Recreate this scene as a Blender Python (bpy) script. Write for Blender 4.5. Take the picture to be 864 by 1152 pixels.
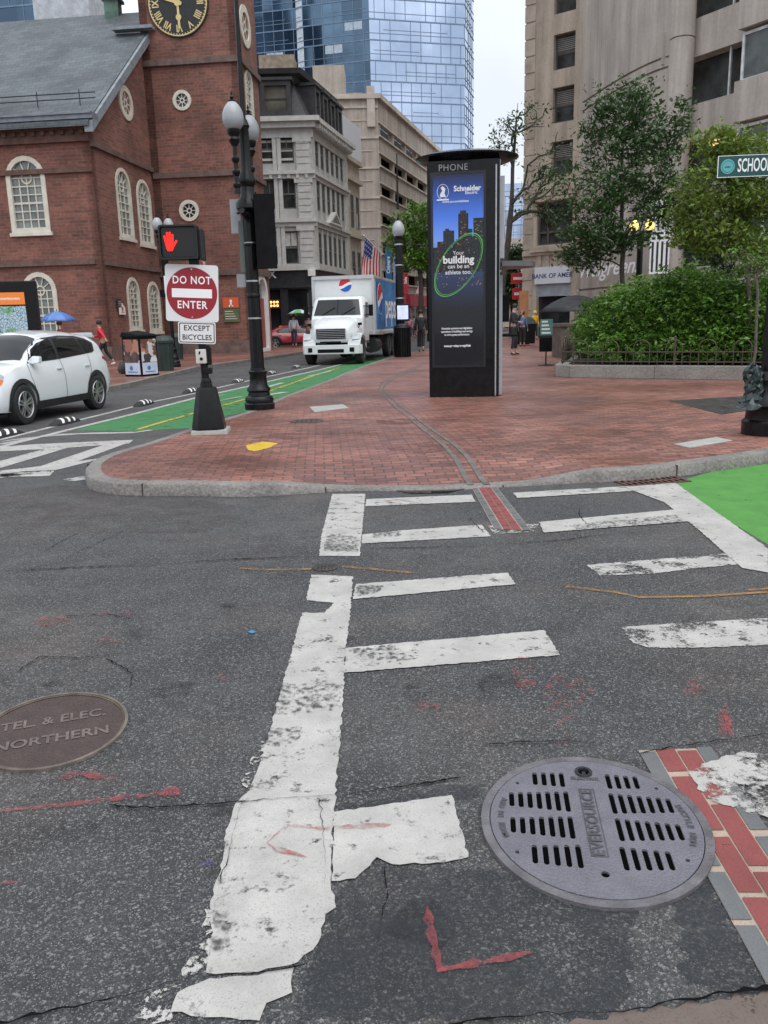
import bpy, bmesh, math, random
import numpy as np
from mathutils import Vector, Matrix
from mathutils.geometry import tessellate_polygon
R = math.radians
random.seed(7)
for o in list(bpy.data.objects): bpy.data.objects.remove(o)
SC = bpy.context.scene
COL = SC.collection
# ------------------------------------------------------------------ camera
FPX, CAMH = 940.0, 1.6
ROLL, PITCH = R(1.5), math.atan((576-360)/FPX)
_s, _c = math.sin(ROLL), math.cos(ROLL)
FW = Vector((0, math.cos(PITCH), -math.sin(PITCH)))
U0 = Vector((0, math.sin(PITCH), math.cos(PITCH)))
R0 = Vector((1, 0, 0))
RT = R0*_c - U0*_s
UP = R0*_s + U0*_c
CAM = Vector((0, 0, CAMH))
cam = bpy.data.cameras.new('camera')
cam.sensor_fit = 'VERTICAL'; cam.sensor_height = 24
cam.lens = 24*FPX/1152
cam.clip_start = .05; cam.clip_end = 3000
camo = bpy.data.objects.new('camera', cam); COL.objects.link(camo)
camo.matrix_world = Matrix(((RT.x, UP.x, -FW.x, 0), (RT.y, UP.y, -FW.y, 0), (RT.z, UP.z, -FW.z, CAMH), (0, 0, 0, 1)))
SC.camera = camo
# ------------------------------------------------------------------ sky, sun, exposure
SUN_EL, SUN_AZ = R(62), R(150)      # azimuth measured clockwise from +Y
W = bpy.data.worlds.new('World'); SC.world = W; W.use_nodes = True
nt = W.node_tree; nt.nodes.clear()
sky = nt.nodes.new('ShaderNodeTexSky'); sky.sky_type = 'NISHITA'; sky.sun_disc = False
sky.sun_elevation = SUN_EL; sky.sun_rotation = SUN_AZ; sky.air_density = 1.0; sky.dust_density = 4; sky.ozone_density = 1
hs = nt.nodes.new('ShaderNodeHueSaturation'); hs.inputs['Saturation'].default_value = .22; hs.inputs['Value'].default_value = 1.0
tc = nt.nodes.new('ShaderNodeTexCoord')
cl = nt.nodes.new('ShaderNodeTexNoise'); cl.inputs['Scale'].default_value = 2.2; cl.inputs['Detail'].default_value = 5
mr = nt.nodes.new('ShaderNodeMapRange'); mr.inputs[1].default_value = .3; mr.inputs[2].default_value = .7; mr.inputs[3].default_value = .82; mr.inputs[4].default_value = 1.12
mx = nt.nodes.new('ShaderNodeMix'); mx.data_type = 'RGBA'; mx.inputs[0].default_value = .72
mx.inputs[7].default_value = (8.6, 9.3, 10.2, 1)
mul = nt.nodes.new('ShaderNodeVectorMath'); mul.operation = 'SCALE'
bg = nt.nodes.new('ShaderNodeBackground'); bg.inputs[1].default_value = .1
wo = nt.nodes.new('ShaderNodeOutputWorld')
L = nt.links.new
L(sky.outputs[0], hs.inputs['Color']); L(hs.outputs[0], mx.inputs[6])
L(tc.outputs['Generated'], cl.inputs['Vector']); L(cl.outputs[0], mr.inputs[0])
sx_ = nt.nodes.new('ShaderNodeSeparateXYZ'); L(tc.outputs['Generated'], sx_.inputs[0])
zr = nt.nodes.new('ShaderNodeMapRange'); zr.inputs[1].default_value = 0; zr.inputs[2].default_value = 1; zr.inputs[3].default_value = .88; zr.inputs[4].default_value = 1.25
L(sx_.outputs[2], zr.inputs[0]); mm0 = nt.nodes.new('ShaderNodeMath'); mm0.operation = 'MULTIPLY'; L(zr.outputs[0], mm0.inputs[0]); L(mr.outputs[0], mm0.inputs[1])
L(mx.outputs[2], mul.inputs[0]); L(mm0.outputs[0], mul.inputs['Scale'])
L(mul.outputs[0], bg.inputs[0]); L(bg.outputs[0], wo.inputs[0])
sl = bpy.data.lights.new('sun', 'SUN'); sl.energy = .9; sl.angle = R(60); sl.color = (1, .97, .93)
so = bpy.data.objects.new('sun', sl); COL.objects.link(so); so.location = (0, 0, 60)
sd = Vector((math.sin(SUN_AZ)*math.cos(SUN_EL), math.cos(SUN_AZ)*math.cos(SUN_EL), math.sin(SUN_EL)))
so.rotation_euler = sd.to_track_quat('Z', 'Y').to_euler()
SC.view_settings.view_transform = 'Standard'; SC.view_settings.look = 'None'
SC.view_settings.exposure = 0.52; SC.view_settings.gamma = 1; SC.view_settings.use_curve_mapping = False
SC.render.resolution_x = 768; SC.render.resolution_y = 1024

# ------------------------------------------------------------------ pixel -> world helpers (864 x 1152 frame)
def ray(x, y): return FW + RT*((x-432)/FPX) + UP*((576-y)/FPX)
def G(x, y, z=0.0):
    d = ray(x, y); return CAM + d*((z-CAMH)/d.z)
def Z(x, y, Y):
    d = ray(x, y); return CAM + d*(Y/d.y)
class Fr:
    """a local plane: origin o, u to the right, v up, n = u x v out of it"""
    def __init__(s, o, u, v=(0, 0, 1)):
        s.o = Vector(o); s.u = Vector(u).normalized(); s.v = Vector(v).normalized(); s.n = s.u.cross(s.v)
    def p(s, a, b, c=0.0): return s.o + s.u*a + s.v*b + s.n*c
    def px(s, x, y):
        d = ray(x, y); t = (s.o-CAM).dot(s.n)/d.dot(s.n); q = CAM + d*t - s.o
        return q.dot(s.u), q.dot(s.v)
# ------------------------------------------------------------------ materials
MATS = {}
def _base(name):
    m = bpy.data.materials.new(name); m.use_nodes = True; n = m.node_tree
    return m, n, n.nodes['Principled BSDF']
def _noise(n, scale, detail=4, co='Object', rough=.55):
    t = n.nodes.new('ShaderNodeTexCoord'); q = n.nodes.new('ShaderNodeTexNoise')
    q.inputs['Scale'].default_value = scale; q.inputs['Detail'].default_value = detail; q.inputs['Roughness'].default_value = rough
    n.links.new(t.outputs[co], q.inputs['Vector']); return q
def _ramp(n, src, a, b, c0, c1):
    r = n.nodes.new('ShaderNodeMapRange'); r.inputs[1].default_value = a; r.inputs[2].default_value = b
    r.inputs[3].default_value = c0; r.inputs[4].default_value = c1; n.links.new(src, r.inputs[0]); return r.outputs[0]
def _mix(n, fac, a, b, blend='MIX'):
    m = n.nodes.new('ShaderNodeMix'); m.data_type = 'RGBA'; m.blend_type = blend
    for i, v in ((0, fac), (6, a), (7, b)):
        if hasattr(v, 'links'): n.links.new(v, m.inputs[i])
        else: m.inputs[i].default_value = v if i == 0 else (*v, 1)
    return m.outputs[2]
def mat(name, col, rough=.6, metal=0, var=.2, scale=3, bump=0, bscale=None, fine=0, streak=0, emit=0, spec=.5, coat=0, alpha_noise=None):
    if name in MATS: return MATS[name]
    m, n, b = _base(name)
    c = tuple(col)
    if var:
        q = _noise(n, scale)
        lo = tuple(max(0, x*(1-var)) for x in c); hi = tuple(min(1, x*(1+var)) for x in c)
        out = _mix(n, _ramp(n, q.outputs[0], .32, .68, 0, 1), lo, hi)
        if fine:
            q2 = _noise(n, scale*14, 3)
            out = _mix(n, fine, out, _mix(n, _ramp(n, q2.outputs[0], .3, .7, 0, 1), lo, hi))
        if streak:
            t0 = n.nodes.new('ShaderNodeTexCoord'); mp = n.nodes.new('ShaderNodeMapping'); mp.inputs['Scale'].default_value = (1.1, 1.1, .07)
            qs = n.nodes.new('ShaderNodeTexNoise'); qs.inputs['Scale'].default_value = 1.3; qs.inputs['Detail'].default_value = 7; qs.inputs['Roughness'].default_value = .65
            n.links.new(t0.outputs['Object'], mp.inputs[0]); n.links.new(mp.outputs[0], qs.inputs['Vector'])
            out = _mix(n, 1.0, out, _mix(n, _ramp(n, qs.outputs[0], .35, .65, 0, 1), (1-streak,)*3, (1.06,)*3), 'MULTIPLY')
        n.links.new(out, b.inputs['Base Color'])
        rr = _noise(n, scale*2.3, 3)
        n.links.new(_ramp(n, rr.outputs[0], .3, .7, max(.02, rough-.12), min(1, rough+.12)), b.inputs['Roughness'])
    else:
        b.inputs['Base Color'].default_value = (*c, 1); b.inputs['Roughness'].default_value = rough
    b.inputs['Metallic'].default_value = metal; b.inputs['Specular IOR Level'].default_value = spec
    if coat: b.inputs['Coat Weight'].default_value = coat; b.inputs['Coat Roughness'].default_value = .04
    if bump:
        q = _noise(n, bscale or scale*6, 4); u = n.nodes.new('ShaderNodeBump'); u.inputs['Strength'].default_value = bump
        u.inputs['Distance'].default_value = .02
        n.links.new(q.outputs[0], u.inputs['Height']); n.links.new(u.outputs[0], b.inputs['Normal'])
    if emit:
        b.inputs['Emission Color'].default_value = (*c, 1); b.inputs['Emission Strength'].default_value = emit
    MATS[name] = m; return m
def brick_mat(name, c1, c2, mortar, bw, bh, ms=.008, rough=.85, rot=0, bump=.3, big=.3, wet=0, var3=None, offs=.5):
    m, n, b = _base(name)
    uv = n.nodes.new('ShaderNodeUVMap'); mp = n.nodes.new('ShaderNodeMapping'); mp.inputs['Rotation'].default_value = (0, 0, rot)
    n.links.new(uv.outputs[0], mp.inputs[0])
    dist = _noise(n, 1.5, 3); vm = n.nodes.new('ShaderNodeVectorMath'); vm.operation = 'MULTIPLY_ADD'
    n.links.new(dist.outputs[1], vm.inputs[0]); vm.inputs[1].default_value = (.015,)*3; n.links.new(mp.outputs[0], vm.inputs[2])
    t = n.nodes.new('ShaderNodeTexBrick'); n.links.new(vm.outputs[0], t.inputs['Vector'])
    t.inputs['Scale'].default_value = 1; t.inputs['Brick Width'].default_value = bw; t.inputs['Row Height'].default_value = bh
    t.inputs['Mortar Size'].default_value = ms; t.inputs['Mortar Smooth'].default_value = .3; t.inputs['Bias'].default_value = 0
    t.offset = offs
    t.inputs['Color1'].default_value = (*c1, 1); t.inputs['Color2'].default_value = (*c2, 1); t.inputs['Mortar'].default_value = (*mortar, 1)
    q = _noise(n, .5, 6); q2 = _noise(n, 9, 3)
    g = _mix(n, 1.0, t.outputs[0], _mix(n, _ramp(n, q.outputs[0], .3, .7, 0, 1), (1-big,)*3, (1+big*.5,)*3), 'MULTIPLY')
    g = _mix(n, 1.0, g, _mix(n, _ramp(n, q2.outputs[0], .3, .7, 0, 1), (.8,)*3, (1.15,)*3), 'MULTIPLY')
    n.links.new(g, b.inputs['Base Color'])
    if wet:
        q3 = _noise(n, .35, 4); n.links.new(_ramp(n, q3.outputs[0], .4, .6, rough-wet, rough), b.inputs['Roughness'])
    else: b.inputs['Roughness'].default_value = rough
    u = n.nodes.new('ShaderNodeBump'); u.inputs['Strength'].default_value = bump; u.inputs['Distance'].default_value = .01; u.invert = True
    n.links.new(t.outputs['Fac'], u.inputs['Height']); n.links.new(u.outputs[0], b.inputs['Normal'])
    MATS[name] = m; return m
def asphalt_mat():
    m, n, b = _base('asphalt')
    v = n.nodes.new('ShaderNodeTexVoronoi'); v.inputs['Scale'].default_value = 135; v.inputs['Randomness'].default_value = 1
    v2 = n.nodes.new('ShaderNodeTexVoronoi'); v2.inputs['Scale'].default_value = 330
    t = n.nodes.new('ShaderNodeTexCoord')
    for q in (v, v2): n.links.new(t.outputs['Object'], q.inputs['Vector'])
    w = n.nodes.new('ShaderNodeSeparateColor'); n.links.new(v.outputs['Color'], w.inputs[0])
    w2 = n.nodes.new('ShaderNodeSeparateColor'); n.links.new(v2.outputs['Color'], w2.inputs[0])
    big = _noise(n, .55, 6); mid = _noise(n, 3.2, 6); tint = _noise(n, .9, 4)
    basec = _mix(n, _ramp(n, big.outputs[0], .35, .65, 0, 1), (.027, .030, .033), (.062, .061, .060))
    basec = _mix(n, _ramp(n, tint.outputs[0], .50, .68, 0, .6), basec, (.078, .058, .050))
    basec = _mix(n, 1.0, basec, _mix(n, _ramp(n, mid.outputs[0], .3, .7, 0, 1), (.62,)*3, (1.25,)*3), 'MULTIPLY')
    wt = n.nodes.new('ShaderNodeTexNoise'); wt.inputs['Scale'].default_value = 1; wt.inputs['Detail'].default_value = 5; mpw = n.nodes.new('ShaderNodeMapping'); mpw.inputs['Rotation'].default_value = (0, 0, R(12)); mpw.inputs['Scale'].default_value = (.18, .9, 1)
    n.links.new(t.outputs['Object'], mpw.inputs[0]); n.links.new(mpw.outputs[0], wt.inputs['Vector'])
    basec = _mix(n, 1.0, basec, _mix(n, _ramp(n, wt.outputs[0], .35, .62, 0, 1), (.72, .74, .76), (1.15, 1.13, 1.1)), 'MULTIPLY')
    basec = _mix(n, 1.0, basec, _mix(n, w.outputs[1], (.62,)*3, (1.4,)*3), 'MULTIPLY')
    # stones set in the binder
    st = _ramp(n, w.outputs[0], .84, 1.0, 0, .7); st2 = _ramp(n, w2.outputs[0], .84, 1, 0, .7)
    g = _mix(n, st, basec, (.24, .23, .215)); g = _mix(n, st2, g, (.30, .29, .275))
    dk = _ramp(n, w2.outputs[1], .7, 1, 0, .6); g = _mix(n, dk, g, (.018, .018, .02))
    # fine crazing
    cr = n.nodes.new('ShaderNodeTexVoronoi'); cr.feature = 'DISTANCE_TO_EDGE'; cr.inputs['Scale'].default_value = 1.1
    wn = _noise(n, 2.2, 8, rough=.7); va = n.nodes.new('ShaderNodeVectorMath'); va.operation = 'MULTIPLY_ADD'
    n.links.new(wn.outputs[1], va.inputs[0]); va.inputs[1].default_value = (1.1,)*3; n.links.new(t.outputs['Object'], va.inputs[2])
    n.links.new(va.outputs[0], cr.inputs['Vector'])
    ck = _ramp(n, cr.outputs['Distance'], .0, .012, 1, 0); mk = _ramp(n, _noise(n, .7, 3).outputs[0], .5, .6, 0, .8)
    mm = n.nodes.new('ShaderNodeMath'); mm.operation = 'MULTIPLY'; n.links.new(ck, mm.inputs[0]); n.links.new(mk, mm.inputs[1])
    g = _mix(n, mm.outputs[0], g, (.012, .012, .013))
    n.links.new(g, b.inputs['Base Color'])
    n.links.new(_ramp(n, big.outputs[0], .35, .65, .55, .85), b.inputs['Roughness'])
    u = n.nodes.new('ShaderNodeBump'); u.inputs['Strength'].default_value = .55; u.inputs['Distance'].default_value = .004
    n.links.new(v.outputs['Distance'], u.inputs['Height']); n.links.new(u.outputs[0], b.inputs['Normal'])
    MATS['asphalt'] = m; return m
def paint_mat(name, col, wear=.42, scale=5, soft=.05, rough=.6, speck=True, amax=1.0):
    """road paint with real gaps where it has worn off"""
    m, n, b = _base(name)
    q = _noise(n, scale, 9, rough=.72); q2 = _noise(n, 60, 4); q3 = _noise(n, .8, 4)
    ad = n.nodes.new('ShaderNodeMath'); ad.operation = 'MULTIPLY_ADD'; n.links.new(q2.outputs[0], ad.inputs[0]); ad.inputs[1].default_value = .30
    n.links.new(q.outputs[0], ad.inputs[2])
    ad2 = n.nodes.new('ShaderNodeMath'); ad2.operation = 'MULTIPLY_ADD'; n.links.new(q3.outputs[0], ad2.inputs[0]); ad2.inputs[1].default_value = .35
    n.links.new(ad.outputs[0], ad2.inputs[2])
    a = _ramp(n, ad2.outputs[0], wear+.325, wear+.325+soft, 0, amax)
    n.links.new(a, b.inputs['Alpha'])
    lo = tuple(x*.66 for x in col); q4 = _noise(n, 4, 8, rough=.7)
    g = _mix(n, _ramp(n, q4.outputs[0], .3, .7, 0, 1), lo, col)
    q5 = _noise(n, 180, 2); g = _mix(n, _ramp(n, q5.outputs[0], .54, .72, 0, .6), g, tuple(x*.35 for x in col))
    n.links.new(g, b.inputs['Base Color']); b.inputs['Roughness'].default_value = rough
    u = n.nodes.new('ShaderNodeBump'); u.inputs['Strength'].default_value = .3; u.inputs['Distance'].default_value = .003
    n.links.new(q5.outputs[0], u.inputs['Height']); n.links.new(u.outputs[0], b.inputs['Normal'])
    MATS[name] = m; return m
def glass_mat(name, col, rough=.05, metal=.0, cell=None, tilt=.04, lo=.5, spec=.8, dark=None):
    """window glass: dark body, sharp reflection; cell = pane size so neighbouring panes differ in tilt and in painted reflection tone"""
    m, n, b = _base(name)
    b.inputs['Metallic'].default_value = metal; b.inputs['Roughness'].default_value = rough; b.inputs['Specular IOR Level'].default_value = spec
    if cell:
        uv = n.nodes.new('ShaderNodeUVMap'); s = n.nodes.new('ShaderNodeVectorMath'); s.operation = 'DIVIDE'; s.inputs[1].default_value = (cell[0], cell[1], 1)
        f = n.nodes.new('ShaderNodeVectorMath'); f.operation = 'FLOOR'; w = n.nodes.new('ShaderNodeTexWhiteNoise'); w.noise_dimensions = '2D'
        n.links.new(uv.outputs[0], s.inputs[0]); n.links.new(s.outputs[0], f.inputs[0]); n.links.new(f.outputs[0], w.inputs['Vector'])
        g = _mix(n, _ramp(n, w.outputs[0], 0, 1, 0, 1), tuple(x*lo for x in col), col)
        big = _noise(n, .06, 4); g = _mix(n, _ramp(n, big.outputs[0], .42, .6, 0, .75), g, dark or tuple(x*.35 for x in col))  # pane tones and broad dark blotches put reflections into the colour
        n.links.new(g, b.inputs['Base Color'])
        ge = n.nodes.new('ShaderNodeNewGeometry'); c2 = n.nodes.new('ShaderNodeVectorMath'); c2.operation = 'MULTIPLY_ADD'
        sb = n.nodes.new('ShaderNodeVectorMath'); sb.operation = 'SUBTRACT'; sb.inputs[1].default_value = (.5,)*3
        n.links.new(w.outputs[1], sb.inputs[0]); n.links.new(sb.outputs[0], c2.inputs[0]); c2.inputs[1].default_value = (tilt,)*3
        n.links.new(ge.outputs['Normal'], c2.inputs[2]); n.links.new(c2.outputs[0], b.inputs['Normal'])
    else:
        q = _noise(n, .9, 3); n.links.new(_mix(n, _ramp(n, q.outputs[0], .35, .65, 0, 1), tuple(x*lo for x in col), col), b.inputs['Base Color'])
    MATS[name] = m; return m
def leaf_mat(name, c0, c1, c2):
    m, n, b = _base(name)
    q = _noise(n, 1.3, 3); q2 = _noise(n, 14, 2)
    g = _mix(n, _ramp(n, q.outputs[0], .38, .62, 0, 1), c0, c1); g = _mix(n, _ramp(n, q2.outputs[0], .45, .75, 0, .9), g, c2)
    n.links.new(g, b.inputs['Base Color']); b.inputs['Roughness'].default_value = .45
    tr = n.nodes.new('ShaderNodeBsdfTranslucent'); n.links.new(g, tr.inputs[0])
    ms = n.nodes.new('ShaderNodeMixShader'); ms.inputs[0].default_value = .3
    n.links.new(b.outputs[0], ms.inputs[1]); n.links.new(tr.outputs[0], ms.inputs[2]); n.links.new(ms.outputs[0], n.nodes['Material Output'].inputs[0])
    MATS[name] = m; return m
# ------------------------------------------------------------------ mesh builder
def link(o, parent=None):
    COL.objects.link(o)
    if parent is not None: o.parent = parent
    return o
_tcache = {}
def text2d(s, size, off=0.0, space=1.0, align='CENTER', shear=0):
    k = (s, size, off, space, align, shear)
    if k in _tcache: return _tcache[k]
    c = bpy.data.curves.new('tmp', 'FONT'); c.body = s; c.size = size; c.offset = off; c.space_character = space
    c.align_x = align; c.shear = shear; c.align_y = 'CENTER'; c.resolution_u = 3
    o = bpy.data.objects.new('tmp', c); COL.objects.link(o)
    dg = bpy.context.evaluated_depsgraph_get(); dg.update()
    me = bpy.data.meshes.new_from_object(o.evaluated_get(dg))
    r = ([tuple(v.co)[:2] for v in me.vertices], [tuple(p.vertices) for p in me.polygons])
    bpy.data.objects.remove(o); bpy.data.curves.remove(c); bpy.data.meshes.remove(me)
    _tcache[k] = r; return r
class MB:
    def __init__(s): s.v = []; s.f = []; s.m = []; s.k = 0
    def mi(s, k): s.k = k; return s
    def add(s, vs, fs):
        n = len(s.v); s.v += [tuple(q) for q in vs]; s.f += [tuple(i+n for i in f) for f in fs]; s.m += [s.k]*len(fs); return s
    def box(s, c, d, rz=0, top=None):
        x, y, z = (q/2 for q in d); a, b = top if top else (1, 1); ca, sa = math.cos(rz), math.sin(rz); vs = []
        for k in (-1, 1):
            sx, sy = (x, y) if k < 0 else (x*a, y*b)
            for i, j in ((-1, -1), (1, -1), (1, 1), (-1, 1)):
                px, py = i*sx, j*sy; vs.append((c[0]+px*ca-py*sa, c[1]+px*sa+py*ca, c[2]+k*z))
        return s.add(vs, [(3, 2, 1, 0), (4, 5, 6, 7), (0, 1, 5, 4), (1, 2, 6, 5), (2, 3, 7, 6), (3, 0, 4, 7)])
    def loft(s, rings, cap=True, closed=True):
        n = len(rings[0]); vs = [q for r in rings for q in r]; fs = []
        for i in range(len(rings)-1):
            for j in range(n if closed else n-1):
                k = (j+1) % n; fs.append((i*n+j, i*n+k, (i+1)*n+k, (i+1)*n+j))
        if cap: fs.append(tuple(range(n-1, -1, -1))); fs.append(tuple((len(rings)-1)*n+j for j in range(n)))
        return s.add(vs, fs)
    def lathe(s, prof, n=16, c=(0, 0, 0), flute=0, sq=0):
        rings = []
        for r, z in prof:
            ring = []
            for j in range(n):
                a = 2*math.pi*j/n; rr = r*(1-(flute if j % 2 else 0))
                ring.append((c[0]+rr*math.cos(a), c[1]+rr*math.sin(a), c[2]+z))
            rings.append(ring)
        return s.loft(rings)
    def tube(s, pts, r, n=8, cap=True):
        pts = [Vector(p) for p in pts]; rs = r if isinstance(r, (list, tuple)) else [r]*len(pts); rings = []; ref = None
        for i, p in enumerate(pts):
            t = (pts[min(i+1, len(pts)-1)]-pts[max(i-1, 0)]).normalized()
            if ref is None: ref = t.orthogonal().normalized()
            a = (ref - t*ref.dot(t))
            a = a.normalized() if a.length > 1e-5 else t.orthogonal().normalized()
            ref = a; b = t.cross(a)
            rings.append([p + (a*math.cos(2*math.pi*j/n)+b*math.sin(2*math.pi*j/n))*rs[i] for j in range(n)])
        return s.loft(rings, cap)
    def panel(s, fr, outer, holes=(), c=0.0, depth=.05, back=True):
        """polygon with holes in plane fr, front at offset c, thickness going in"""
        polys = [list(outer)]+[list(h) for h in holes]
        flat = [q for pl in polys for q in pl]
        if len(polys) > 12 or len(flat) > 300:
            bm = bmesh.new(); bv = [bm.verts.new((a, b, 0)) for a, b in flat]; be = []; st = 0
            for pl in polys:
                for i in range(len(pl)): be.append(bm.edges.new((bv[st+i], bv[st+(i+1) % len(pl)])))
                st += len(pl)
            bm.verts.index_update(); bmesh.ops.triangle_fill(bm, edges=be, use_beauty=True, use_dissolve=False); bm.verts.index_update()
            tris = [tuple(v.index for v in f.verts) for f in bm.faces]; bm.free()
        else: tris = tessellate_polygon([[Vector((a, b, 0)) for a, b in pl] for pl in polys])
        vs = [fr.p(a, b, c) for a, b in flat]; fs = []
        for t in tris:
            (ax, ay), (bx, by), (cx, cy) = (flat[i] for i in t)
            fs.append(tuple(t) if (bx-ax)*(cy-ay)-(by-ay)*(cx-ax) > 0 else tuple(reversed(t)))
        n = len(flat); nf = len(fs)
        if depth:
            vs += [fr.p(a, b, c-depth) for a, b in flat]
            if back: fs += [tuple(i+n for i in reversed(f)) for f in fs[:nf]]
            st = 0
            for k, pl in enumerate(polys):
                m = len(pl); ar = sum(pl[i][0]*pl[(i+1) % m][1]-pl[(i+1) % m][0]*pl[i][1] for i in range(m))
                for i in range(m):
                    a, b = st+i, st+(i+1) % m
                    q = (a, a+n, b+n, b)
                    if (ar < 0) != (k > 0): q = q[::-1]
                    fs.append(q)
                st += m
        return s.add(vs, fs)
    def rect(s, fr, a0, b0, a1, b1, c=0.0, depth=.03): return s.panel(fr, [(a0, b0), (a1, b0), (a1, b1), (a0, b1)], (), c, depth)
    def bar(s, fr, p, q, w, c=0.0, depth=.03):
        d = Vector((q[0]-p[0], q[1]-p[1])).normalized()*(w/2); n = (-d.y, d.x)
        return s.panel(fr, [(p[0]-n[0], p[1]-n[1]), (q[0]-n[0], q[1]-n[1]), (q[0]+n[0], q[1]+n[1]), (p[0]+n[0], p[1]+n[1])], (), c, depth)
    def disc(s, fr, a, b, r, c=0.0, depth=.02, n=20, ry=None):
        return s.panel(fr, circ(a, b, r, n, ry), (), c, depth)
    def ring(s, fr, a, b, r0, r1, c=0.0, depth=.02, n=24, ry0=None, ry1=None):
        return s.panel(fr, circ(a, b, r1, n, ry1), [circ(a, b, r0, n, ry0)], c, depth)
    def text(s, st, size, fr, a, b, c=.004, off=0.0, space=1.0, align='CENTER', sx=1.0, rot=0, shear=0, depth=0):
        v, f = text2d(st, size, off, space, align, shear); ca, sa = math.cos(rot), math.sin(rot)
        P = [fr.p(a+x*sx*ca-y*sa, b+x*sx*sa+y*ca, c) for x, y in v]
        s.add(P, f)
        return s
    def build(s, name, mats, parent=None, smooth=35, bevel=0, bseg=2):
        me = bpy.data.meshes.new(name); me.from_pydata(s.v, [], s.f)
        ms = mats if isinstance(mats, (list, tuple)) else [mats]
        for m in ms: me.materials.append(m)
        me.polygons.foreach_set('material_index', s.m)
        me.validate()
        if bevel:
            bm = bmesh.new(); bm.from_mesh(me); bmesh.ops.remove_doubles(bm, verts=bm.verts, dist=1e-5)
            es = [e for e in bm.edges if len(e.link_faces) == 2 and e.calc_face_angle(0) > R(25)]
            bmesh.ops.bevel(bm, geom=es, offset=bevel, segments=bseg, affect='EDGES', profile=.6, clamp_overlap=True)
            bm.to_mesh(me); bm.free()
        box_uv(me)
        if smooth:
            me.polygons.foreach_set('use_smooth', [True]*len(me.polygons)); me.set_sharp_from_angle(angle=R(smooth))
        o = bpy.data.objects.new(name, me); link(o, parent); return o
def circ(a, b, r, n=20, ry=None, ph=0): return [(a+r*math.cos(ph+2*math.pi*i/n), b+(ry or r)*math.sin(ph+2*math.pi*i/n)) for i in range(n)]
def box_uv(me):
    uvl = me.uv_layers.new(name='UVMap'); co = [v.co for v in me.vertices]
    dat = [0.0]*(2*len(me.loops))
    for p in me.polygons:
        n = p.normal
        if abs(n.z) > .75: ax, ay = Vector((1, 0, 0)), Vector((0, 1, 0))
        else:
            ax = Vector((-n.y, n.x, 0)).normalized(); ay = n.cross(ax); ay = ay if ay.z > 0 else -ay
        for li in p.loop_indices:
            c = co[me.loops[li].vertex_index]; dat[2*li] = c.dot(ax); dat[2*li+1] = c.dot(ay)
    uvl.data.foreach_set('uv', dat)
def tag(o, label=None, cat=None, group=None, kind=None):
    if label: o['label'] = label
    if cat: o['category'] = cat
    if group: o['group'] = group
    if kind: o['kind'] = kind
    return o
def thing(name, label, cat, loc=(0, 0, 0), rz=0, group=None, s=1.0):
    o = bpy.data.objects.new(name, None); link(o); o.location = loc; o.rotation_euler = (0, 0, rz); o.scale = (s,)*3; o.empty_display_size = .2
    return tag(o, label, cat, group)
def copy_tree(o, parent=None):
    c = o.copy(); COL.objects.link(c); c.parent = parent
    for ch in list(o.children): copy_tree(ch, c)
    return c
def struct(o): o['kind'] = 'structure'; return o
def bake(o):
    dg = bpy.context.evaluated_depsgraph_get(); dg.update()
    me = bpy.data.meshes.new_from_object(o.evaluated_get(dg)); o.modifiers.clear(); old = o.data; o.data = me; me.name = o.name
    bpy.data.meshes.remove(old); return o
XZ = Fr((0, 0, 0), (1, 0, 0), (0, 0, 1))          # local plane facing -Y
def XZat(y): return Fr((0, y, 0), (1, 0, 0), (0, 0, 1))
def arch(cx, z0, w, h, n=10):
    r = w/2; zc = z0+h-r
    return [(cx-r, z0), (cx+r, z0)]+[(cx+r*math.cos(math.pi*i/n), zc+r*math.sin(math.pi*i/n)) for i in range(n+1)]
def inset_arch(cx, z0, w, h, t): return arch(cx, z0+t, w-2*t, h-2*t)
def rectp(a0, b0, a1, b1): return [(a0, b0), (a1, b0), (a1, b1), (a0, b1)]
# ------------------------------------------------------------------ palette
M = {}
asphalt_mat()
M['black'] = mat('black_enamel', (.0045, .0045, .005), .34, var=.3, scale=6, spec=.3)
M['blackm'] = mat('black_matt', (.006, .006, .0065), .7, var=.3, scale=4, spec=.15)
M['iron'] = mat('cast_iron', (.03, .03, .032), .5, metal=.3, var=.35, scale=9, bump=.3, bscale=60)
M['granite'] = mat('granite', (.19, .175, .16), .8, var=.5, scale=2.5, bump=.9, bscale=26, fine=.6)
M['graniteL'] = mat('granite_light', (.36, .35, .33), .8, var=.25, scale=4, bump=.4, bscale=40, fine=.5)
M['white'] = mat('white_paint', (.78, .77, .73), .5, var=.06, scale=4)
M['trim'] = mat('cream_trim', (.62, .59, .50), .6, var=.12, scale=3)
M['rubber'] = mat('rubber', (.02, .02, .021), .8, var=.2, scale=10)
M['steel'] = mat('galvanised_steel', (.42, .43, .44), .4, metal=.7, var=.15, scale=8)
M['glassd'] = glass_mat('dark_glass', (.03, .035, .04), .04)
M['glassw'] = glass_mat('window_glass', (.10, .12, .13), .06, lo=.3)
M['redp'] = mat('sign_red', (.52, .02, .03), .4, var=.06)
M['whitep'] = mat('sign_white', (.80, .80, .80), .45, var=.03)
M['letter'] = mat('white_lettering', (.85, .85, .85), .5, var=0)
M['letterk'] = mat('black_lettering', (.02, .02, .02), .5, var=0)
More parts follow.
